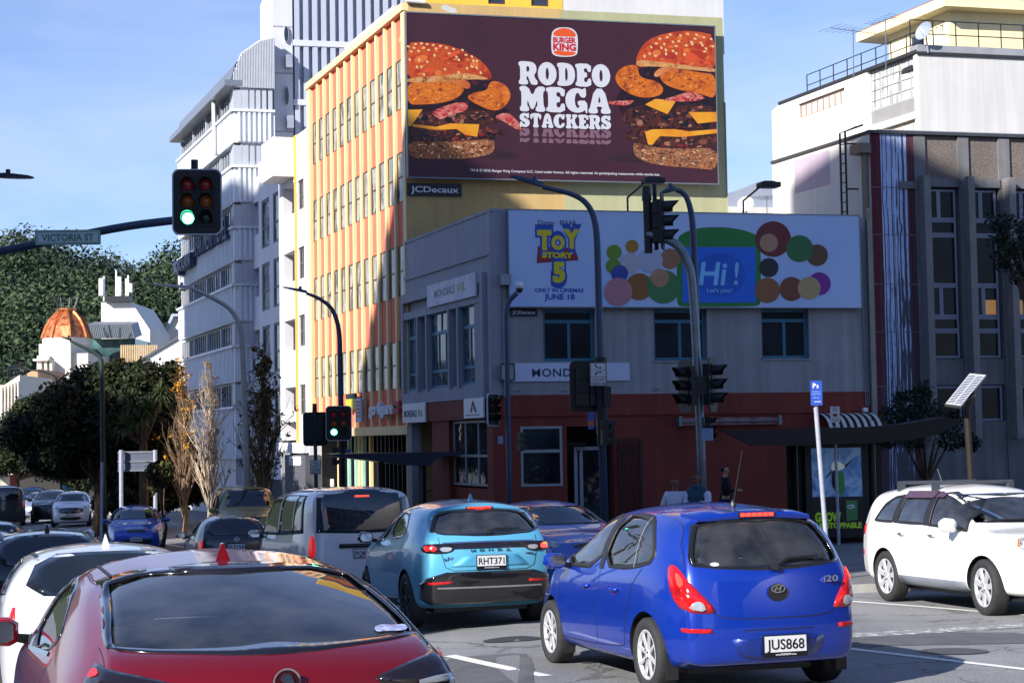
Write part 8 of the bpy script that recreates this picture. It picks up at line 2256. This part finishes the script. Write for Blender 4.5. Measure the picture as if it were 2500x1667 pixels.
def simple(name,label,S,px,d,yaw,paint,dist,rear=None,front=None,plate=None,group=None,rails=None,fin=None,cat='car',xoff=0,rimm=None,glassm=None):
 c0=place(px,d,dist,yaw);c=Car(name,label,c0,yaw,S,paint,group,cat,slope_pitch(c0,yaw));c.open([],None)
 L,W,H=S['L'],S['W'],S['H'];g=glassm or P_CAR;wr=S['wr']
 br,bf=S['belt'][0][1],S['belt'][2][1];cy=S['top'][6][0]if len(S['top'])>6 else L-1.2;cz=S['top'][6][1]if len(S['top'])>6 else 1.0;rf=S['top'][5][0]if len(S['top'])>6 else L-2
 zt=H-.11
 c.patch('rear_window',[(-wr*.93,zt),(0,zt+.02),(wr*.93,zt),(W/2*.80,br+.06),(0,br+.03),(-W/2*.80,br+.06)],'rear',g,.006,0 if S.get('box')else 1,6,parent=c.root)
 c.patch('windscreen',[(-wr*.92,zt-.02),(wr*.92,zt-.02),(W/2*.83,cz+.06),(-W/2*.83,cz+.06)],'front',g,.006,0,6,parent=c.root)
 rr=S['roof_r'];mid=(rr+cy)/2
 for sd in('left','right'):
  c.patch('side_window',[(mid+.05,bf+.06),(mid+.03,zt-.02),(rf-.1,zt-.03),(cy-.28,cz+.08),(cy-.18,bf+.06)],sd,g,.006,0,5,parent=c.root)
  c.patch('side_window',[(rr+.35,br+.05),(rr+.5,zt-.06),(mid-.05,zt-.02),(mid-.04,bf+.06)],sd,g,.006,0,5,parent=c.root)
  sx=-1 if sd=='left' else 1
  c.patch('headlamp',[(sx*W*.30,S['hz']-.02),(sx*W*.43,S['hz']+.02),(sx*W*.47,S['hz']-.03),(sx*W*.45,S['hz']-.11),(sx*W*.32,S['hz']-.08)],'front',M_HEADL,.008,1,4,.01,parent=c.root)
  lz=rear or(br-.02,br-.3,.08)
  c.patch('tail_lamp',[(sx*(W*.5+.05),lz[0]),(sx*(W*.5+.05-lz[2]*1.5),lz[0]),(sx*(W*.5+.05-lz[2]*1.5),lz[1]),(sx*(W*.5+.05),lz[1])],'rear',M_REDSOFT,.008,1,4,.015,parent=c.root)
 c.patch('grille',front or[(-.36,S['hz']-.03),(.36,S['hz']-.03),(.30,S['hz']-.12),(-.30,S['hz']-.12)],'front',M_GLOSSB,.008,1,4,parent=c.root)
 c.patch('lower_grille',[(-.5,.50),(.5,.50),(.42,.34),(-.42,.34)],'front',M_TRIM,.008,1,4,parent=c.root)
 c.wheels(rimm or M_RIMA,6);c.mirrors(cy-.38,bf+.04,M_GLOSSB if paint.name.startswith('black')else paint)
 if plate:c.plate(plate[0],plate[1],plate[2])
 if rails:
  for sx in(-1,1):
   mb=MB().use(rails);pts=[c.proj((sx*(wr-.03),y),'top',h_)for y,h_ in((rr+.15,.0),(rr+.28,.05),(rr+.9,.055),(rf-.5,.05),(rf-.3,.0))];mb.smooth=True;mb.tube(pts,.025,8);c.part('roof_rail',mb)
 if fin:c.shark(rr+.32,fin,.10,.2)
 return c
def gen(L,W,H,**k):
 belt=k.pop('belt',H*.66);cow=k.pop('cowl',belt+.04);hood=k.pop('hood',belt-.14)
 s_=hatch(L,W,H,k.pop('wb',L*.61),k.pop('roh',L*.19),k.pop('R',.33),belt+.03,belt-.02,L-k.pop('bonnet',1.05),cow,hood,k.pop('roof_r',.42),L-k.pop('screen',1.95),k.pop('tail',[(.25,.08),(.42,0),(.62,.02),(belt,.06),(belt+.1,.12),(H-.1,.42)]),k.pop('wr',W*.335),step=.4)
 s_['hz']=hood;s_.update(k);return s_
S=gen(5.27,1.95,1.99,belt=1.12,cowl=1.22,hood=1.05,bonnet=.62,screen=1.45,roof_r=.16,wr=.80,R=.35,box=1,tail=[(.3,.06),(.45,0),(.7,.02),(1.15,.04),(1.5,.09),(1.9,.16)],zlow=.25,bulR=.06)
c=simple('white_van','white van with a wide rear window and tall red tail lamps',S,888,27.6,18.5,car_paint('van_white_paint','#d5d7da',0,.35),2.6,(1.16,.78,.15),plate=('PQK966','rear',.86),cat='van',glassm=pane('van_window',(.012,.02,.03),.02,.02,1.0))
c.patch('high_brake_lamp',[(-.12,1.80),(.12,1.80),(.12,1.775),(-.12,1.775)],'rear',M_REDGLOW,.012,0,2,parent=c.root)
c.patch('plate_bar',[(-.42,1.02),(.55,1.02),(.55,.95),(-.42,.95)],'rear',M_TRIM,.02,0,3,.02,parent=c.root)
for pts in([(1.2,1.18),(1.2,1.82),(2.5,1.82),(2.5,1.18)],):
 for sd in('left','right'):c.patch('side_window',pts,sd,P_CAR,.008,0,4,parent=c.root)
fr,z=c.badge_frame('rear',.08,1.09,.02);em=MB().use(M_CHROME)
for(ox,oz,rx,rz)in((0,0,.075,.05),(0,.012,.042,.02),(0,-.004,.02,.044)):
 o_,i_=ellipse(ox,oz,rx,rz,0,24),ellipse(ox,oz,rx-.010,rz-.010,0,24)
 for k in range(24):j=(k+1)%24;em.poly([fr.P(o_[k][0],z+o_[k][1],.004),fr.P(o_[j][0],z+o_[j][1],.004),fr.P(i_[j][0],z+i_[j][1],.004),fr.P(i_[k][0],z+i_[k][1],.004)])
c.part('badge',em,recalc=False)
gaps(c,[('left',[(2.6,1.85),(2.62,.4)]),('left',[(3.9,1.8),(3.92,.4)]),('left',[(1.1,1.2),(2.6,1.2)])])
c=simple('black_hatchback','small rounded black hatchback between the bare tree and the white van',gen(3.72,1.66,1.53,R=.29,wr=.53),575,36,17,car_paint('black_blue_paint','#0b1024',.2,.3),1.85,(.98,.70,.12),plate=('ELE154','rear',.83))
fr,z=c.badge_frame('rear',0.02,.99,.014);em=MB().use(M_CHROME);o_,i_=ellipse(0,0,.05,.05,0,20),ellipse(0,0,.038,.038,0,20)
for k in range(20):j=(k+1)%20;em.poly([fr.P(o_[k][0],z+o_[k][1],.004),fr.P(o_[j][0],z+o_[j][1],.004),fr.P(i_[j][0],z+i_[j][1],.004),fr.P(i_[k][0],z+i_[k][1],.004)])
em.outline(fr,[(-.065,z-.012),(.065,z-.012),(.065,z+.012),(-.065,z+.012)],-.002,.006);c.part('badge',em,recalc=False)
c.letters('model_lettering','rear','MICRA',-.45,.80,.05,.24)
S=gen(4.9,1.9,1.98,belt=1.2,cowl=1.28,hood=1.1,bonnet=.75,screen=1.5,roof_r=.15,wr=.72,R=.33,tail=[(.3,.05),(.45,0),(1.9,.1)],box=1)
simple('yellow_van','dull yellow van facing us behind the black hatchback and the white van',S,610,50,193,car_paint('dull_yellow_paint','#8d8340',.1,.4),-2.4,cat='van')
c=simple('navy_hatchback','dark blue hatchback facing us between the crossover and the bright hatchback',gen(4.06,1.69,1.51,R=.31,wr=.54,bonnet=.95,screen=1.85),1448,26.0,196.5,car_paint('navy_paint','#3560b8',0,.35),-2.0,fin=None)
c=simple('blue_sedan','blue car facing us with a yellow learner card on its windscreen',gen(4.5,1.76,1.47,R=.32,wr=.54,bonnet=1.0,screen=2.0,hood=.82),332,52,193,car_paint('mid_blue_paint','#1648b5',.3,.32),-2.25,plate=('QDN49','front',.50))
q=c.proj((-.38,1.26),'front',.012);c.part('learner_card',MB().use(pm('yellow_label','#d9c81e',.5)).cube(q.x-.09,q.x+.09,q.y,q.y+.01,q.z-.07,q.z+.07))
G_='parked cars facing us at the far left'
simple('white_suv','white SUV with a wide black grille parked facing us under the trees',gen(4.3,1.81,1.64,R=.34,wr=.58),172,77,192,car_paint('cool_white_paint','#c9cbd4',0,.3),-2.1,front=[(-.45,.90),(.45,.90),(.62,.80),(.45,.64),(-.45,.64),(-.62,.80)],plate=('MHZ99','front',.54),group=G_)
simple('dark_suv','dark SUV parked behind the white one with the black grille',gen(4.5,1.85,1.68,R=.35,wr=.6),119,84,192,car_paint('black_suv_paint','#0c1018',.2,.3),-2.2,group=G_)
simple('silver_car','small silver car half hidden behind the dark parked SUV',gen(4.2,1.74,1.5,R=.31,wr=.55),92,90,192,car_paint('silver_paint','#9aa3b5',.5,.35),-2.1,group=G_)
simple('blue_car','blue car farthest back in the row of parked cars facing us',gen(4.3,1.76,1.62,R=.32,wr=.57),72,96,192,car_paint('steel_blue_paint','#2a4f94',.4,.35),-2.1,group=G_)
simple('dark_van','dark high van with a pale plate at the far left edge',gen(4.8,1.9,2.0,belt=1.2,cowl=1.25,hood=1.1,bonnet=.6,screen=1.4,roof_r=.15,wr=.78,R=.34,tail=[(.3,.05),(.45,0),(1.9,.1)],box=1),14,82,17,car_paint('black_van_paint','#11141c',.1,.4),2.4,cat='van')
Q_='queue of cars waiting at the left edge'
simple('black_wagon','graphite car farthest ahead in the queue at the left edge',gen(4.6,1.82,1.62,R=.34,wr=.6),-15,42,18,car_paint('graphite_paint','#3d4a66',.4,.3),2.3,group=Q_,fin=M_TRIM)
simple('blue_suv','blue car roof with pale rails just beyond the black SUV',gen(4.6,1.84,1.66,R=.35,wr=.6),-45,32,18,car_paint('ocean_blue_paint','#2456b5',.4,.3),2.3,group=Q_,rails=M_GALV)
c=simple('black_suv','black SUV with one bright silver roof rail behind the white wagon',gen(4.65,1.86,1.68,R=.36,wr=.62,roof_r=.45),121,22.3,18,car_paint('black_gloss_paint','#0d1018',.3,.25),2.3,group=Q_,rails=pm('silver_rail','#b5b8bd',.3,.7),fin=M_GLOSSB)
c=simple('white_wagon','white wagon with slim red tail lamps ahead of the deep red liftback',gen(4.6,1.80,1.52,R=.33,wr=.60,roof_r=.5,tail=[(.25,.08),(.42,0),(.7,.02),(1.0,.06),(1.15,.2),(1.42,.5)]),276,13.8,18,car_paint('pearl_white_paint','#d3d5de',.1,.3),2.3,(1.0,.74,.09),group=Q_,fin=car_paint('pearl_white_paint','#d3d5de'))
for sg in(-1,1):
 mb=MB().use(M_TRIM);c.ribbon(mb,[(sg*.57,.75),(sg*.59,1.5),(sg*.58,2.4)],.035,'top',.004);mb.build('roof_gutter',None,c.body,local=True,recalc=False)
def skin(name,J,E,mats,parent,face_mat=None):
 ks=list(J);me=bpy.data.meshes.new(name);me.from_pydata([J[k][:3]for k in ks],[(ks.index(a),ks.index(b))for a,b in E],[])
 o=bpy.data.objects.new(name,me);COL.objects.link(o);md=o.modifiers.new('k','SKIN');md.use_smooth_shade=True
 for i,k in enumerate(ks):d=me.skin_vertices[0].data[i];d.radius=(J[k][3],J[k][3]*(J[k][4]if len(J[k])>4 else 1));d.use_root=i==0
 md=o.modifiers.new('s','SUBSURF');md.levels=2
 ev=bpy.data.meshes.new_from_object(o.evaluated_get(bpy.context.evaluated_depsgraph_get()));o.modifiers.clear();o.data=ev;ev.name=name
 ev.materials.clear();ev.materials.append(mats);o.parent=parent;return o
M_SKIN=pm('brown_skin','#7a4a34',.55,0,.08,9);M_SKINP=pm('pale_skin','#b98a74',.55,0,.08,9);M_HAIR=pm('dark_hair','#0f0c0c',.5,0,.2,20)
def person(label,px,d,yaw,H,skinm,top,legs,arms,turn=0,hair=1,extra=None):
 b=gpt(px,d);b.z+=.13;t=thing('person',label,'person',b,R(yaw));s=H/1.7
 def sc(J):return{k:(v[0]*s,v[1]*s,v[2]*s,v[3]*s,*v[4:])for k,v in J.items()}
 J={'hip':(0,0,.90,.15,.75),'belly':(0,.01,1.08,.135,.75),'chest':(0,0,1.28,.165,.68),'neck0':(0,-.01,1.42,.07),'neck':(0,.0,1.48,.052)}
 E=[('hip','belly'),('belly','chest'),('chest','neck0'),('neck0','neck')]
 th=R(turn);hx,hy=math.sin(th),math.cos(th)
 J.update({'jaw':(hx*.03,hy*.03,1.535,.062),'face':(hx*.015,hy*.015,1.60,.085),'crown':(0,-.005,1.655,.075)});E+=[('neck','jaw'),('jaw','face'),('face','crown')]
 JT,ET,JA={k:(*v[:3],v[3]+.03,*v[4:])for k,v in J.items()if k in('hip','belly','chest','neck0')},[('hip','belly'),('belly','chest'),('chest','neck0')],{}
 for sx,(el,wr)in((-1,arms[0]),(1,arms[1])):
  n='lr'[sx>0];J['sh'+n]=(sx*.165,0,1.36,.058);J['el'+n]=(sx*el[0],el[1],el[2],.042);J['wr'+n]=(sx*wr[0],wr[1],wr[2],.028)
  E+=[('chest','sh'+n),('sh'+n,'el'+n),('el'+n,'wr'+n)]
  v=(Vector((sx*wr[0],wr[1],wr[2]))-Vector((sx*el[0],el[1],el[2]))).normalized();w=Vector((sx*wr[0],wr[1],wr[2]));c=v.cross(Vector((sx,.2,0))).normalized()
  p=w+v*.05;J['pa'+n]=(*p,.03);E.append(('wr'+n,'pa'+n))
  for k,L_ in enumerate((.065,.075,.07,.055)):
   a=p+v*.03+c*(.018*(k-1.5));m_=a+v*L_*.6;e=m_+v*L_*.35+Vector((0,.02,-.01));J['f%d'%k+n]=(*m_,.0095);J['g%d'%k+n]=(*e,.008);E+=[('pa'+n,'f%d'%k+n),('f%d'%k+n,'g%d'%k+n)]
  q=w+v*.03-c*.035+v*.03;J['t'+n]=(*q,.011);E.append(('pa'+n,'t'+n))
  for k,dr in(('sh',.028),('el',.026),('wr',.022)):JT[k+n]=(*J[k+n][:3],J[k+n][3]+dr)
  ET+=[('chest','sh'+n),('sh'+n,'el'+n),('el'+n,'wr'+n)]
  J['kn'+n]=(sx*.10,.02,.50,.06);J['an'+n]=(sx*.10,-.01,.09,.04);J['to'+n]=(sx*.11,.13,.04,.035);J['th'+n]=(sx*.095,0,.84,.09);E+=[('hip','th'+n),('th'+n,'kn'+n),('kn'+n,'an'+n),('an'+n,'to'+n)]
 skin('body',sc(J),E,skinm,t)
 skin('top',sc(JT),ET,top,t)
 L_={'hip':(0,0,.95,.17,.85)};EL=[]
 for n in 'lr':
  for k,dr in(('th',.025),('kn',.025),('an',.03)):q=J[k+n];L_[k+n]=(*q[:3],q[3]+dr)
  EL+=[('hip','th'+n),('th'+n,'kn'+n),('kn'+n,'an'+n)]
 skin('trousers',sc(L_),EL,legs,t)
 hj={'c':(-hx*.02,-hy*.025,1.665,.088),'b':(-hx*.055,-hy*.055,1.60,.07),'n':(-hx*.06,-hy*.06,1.52 if hair==1 else 1.40,.05)}
 if hair==2:hj['n']=(-hx*.075,-hy*.075,1.42,.07)
 if hair==3:hj['n']=(-hx*.12,-hy*.12,1.61,.045)
 skin('hair',sc(hj),[('c','b'),('b','n')],M_HAIR,t)
 mb=MB();f=Vector((hx,hy,0));sd=Vector((hy,-hx,0));c=Vector((hx*.015,hy*.015,1.60))
 for e in(-1,1):mb.use(M_TRIM).lathe((c+f*.082+sd*.03*e+Vector((0,0,.012)))*s,f,[(.012 if extra!='shades' else.027,0),(.008,.008),(0,.009)],8)
 mb.use(skinm).lathe((c+f*.083+Vector((0,0,-.02)))*s,f,[(.014,-.01),(.012,.012),(0,.02)],8);mb.use(pm('lips','#5a2a26',.5)).lathe((c+f*.075+Vector((0,0,-.055)))*s,f,[(.02,-.005),(.015,.006),(0,.008)],8)
 for e in(-1,1):mb.use(skinm).lathe((c+sd*.083*e)*s,sd*e,[(.02,-.01),(.024,.006),(0,.01)],8)
 mb.build('face',None,t,local=True);return t,s
M_WHITETOP=pm('white_hoodie','#c3cbe0',.85,0,.1,6);M_TEALTOP=pm('teal_vest','#24475c',.85,0,.15,6);M_DARKTOP=pm('navy_jumper','#10131f',.9,0,.15,6);M_JEANS=pm('blue_jeans','#24406d',.85,0,.2,8);M_DKTR=pm('dark_trousers','#15161c',.85)
rel=((.25,-.02,1.13),(.26,.05,.90));fold=((.24,.03,1.12),(.06,.24,1.10))
person('person in a white hoodie looking to the right beside the signal pole',1645,33,165,1.62,M_SKIN,M_WHITETOP,M_DKTR,(rel,rel),-35,1)
t,s=person('person with sunglasses and a teal scarf leaning by the signal pole',1700,32.8,150,1.70,M_SKIN,M_TEALTOP,M_DKTR,(fold,fold),20,2,'shades')
for n in(-1,1):skin('sleeve',{'a':(n*.19*s,0,1.37*s,.10),'b':(n*.24*s,.03,1.12*s,.074),'c':(n*.10*s,.2,1.11*s,.055)},[('a','b'),('b','c')],M_WHITETOP,t)
skin('scarf',{'a':(-.09,.02,1.44*s,.06),'b':(0,.09,1.42*s,.07),'c':(.09,.02,1.44*s,.06),'d':(0,-.07,1.46*s,.06)},[('a','b'),('b','c'),('c','d'),('d','a')],M_TEALTOP,t)
t,s=person('person in a dark jumper and jeans with a shoulder bag looking down',1769,41,265,1.74,M_SKINP,M_DARKTOP,M_JEANS,(rel,((.24,.05,1.12),(.12,.26,1.12))),0,3)
mb=MB().use(M_BLACK);mb.smooth=False;mb.cube(-.34,-.22,-.14,.16,.80,1.04);mb.tube([(-.28,0,1.04),(-.2,-.05,1.42),(.05,.1,1.46),(-.15,.14,1.2),(-.28,.08,1.04)],.012,5);mb.build('shoulder_bag',None,t,local=True)
E_H=Vector((-S_H.y,S_H.x,0));TE=math.tan(SUN_EL)
def facade_mat(name,wall,win):
 m,nt,b=_new(name);N,L=nt.nodes,nt.links
 tc=N.new('ShaderNodeTexCoord');mp=N.new('ShaderNodeMapping');mp.inputs['Rotation'].default_value=(R(90),0,0)
 sp=N.new('ShaderNodeSeparateXYZ');cb_=N.new('ShaderNodeCombineXYZ')
 ad=N.new('ShaderNodeMath');ad.operation='ADD'
 L.new(tc.outputs['Object'],sp.inputs[0]);L.new(sp.outputs['X'],ad.inputs[0]);L.new(sp.outputs['Y'],ad.inputs[1])
 L.new(ad.outputs[0],cb_.inputs[0]);L.new(sp.outputs['Z'],cb_.inputs[1])
 br=N.new('ShaderNodeTexBrick');br.offset=0
 for k,v in(('Scale',1),('Mortar Size',.7),('Brick Width',3.0),('Row Height',3.4),('Mortar Smooth',0)):br.inputs[k].default_value=v
 br.inputs['Color1'].default_value=(*hexc(win),1);br.inputs['Color2'].default_value=(*[c*1.6 for c in hexc(win)],1);br.inputs['Mortar'].default_value=(*hexc(wall),1)
 L.new(cb_.outputs[0],br.inputs['Vector']);L.new(br.outputs['Color'],b.inputs['Base Color'])
 b.inputs['Roughness'].default_value=.4
 return m
def across(name,label,prof,c,depth,mat):
 pts=[E_H*a+S_H*c+Vector((0,0,b+TE*c))for a,b in prof]
 pts=[E_H*prof[0][0]+S_H*c+Vector((0,0,-4))]+pts+[E_H*prof[-1][0]+S_H*c+Vector((0,0,-4))]
 tag(MB().use(mat).prism(pts,S_H*depth).build(name),label,'building')
FM4=facade_mat('dark_facade','#2c2d30','#14171c');FM1,FM2,FM3=facade_mat('cream_facade','#b9b2a2','#20262e'),facade_mat('brick_facade','#8d6f60','#1a1f26'),facade_mat('grey_facade','#9a9ea6','#28323e')
across('unseen_block','cream office block across the side street whose shade covers the hotel',[(-74,44.6),(-56.3,40.0)],9,14,FM1)
across('terrace_building','low brick building between the two tall blocks across the side street',[(-56.2,24.5),(-50,24.0),(-49.8,16.5),(-45.8,16.0)],10,12,FM2)
across('office_block','grey gabled office block across the street shading the corner building',[(-45.7,26.4),(-39.6,34.1),(-37.4,33.0),(-36.7,31.2),(-30.2,31.4),(-30.1,36.1),(-24,36.0),(-21,36.4),(-14.9,36.8),(-14.6,8)],9,14,FM3)
across('sky_blocker_rear','long grey unseen block added behind the viewer to cut sky light',[(-16,.6),(40,1.2)],42,12,FM3)  # out of view, put here to screen skylight from the shaded walls
tag(MB().use(FM2).cube(12,60,-45,-28,-3,26).build('unseen_block'),'brick unseen block added behind the viewer on the right to cut sky light','building')  # second screen behind the viewer, added to lower the sky fill
tag(MB().use(FM4).cube(17,40,-18,17,-3,12).build('sky_blocker_right'),'dark unseen block added beside the viewer on the right to cut sky light','building')  # added out of view to darken the fill, dark facade for dark reflections
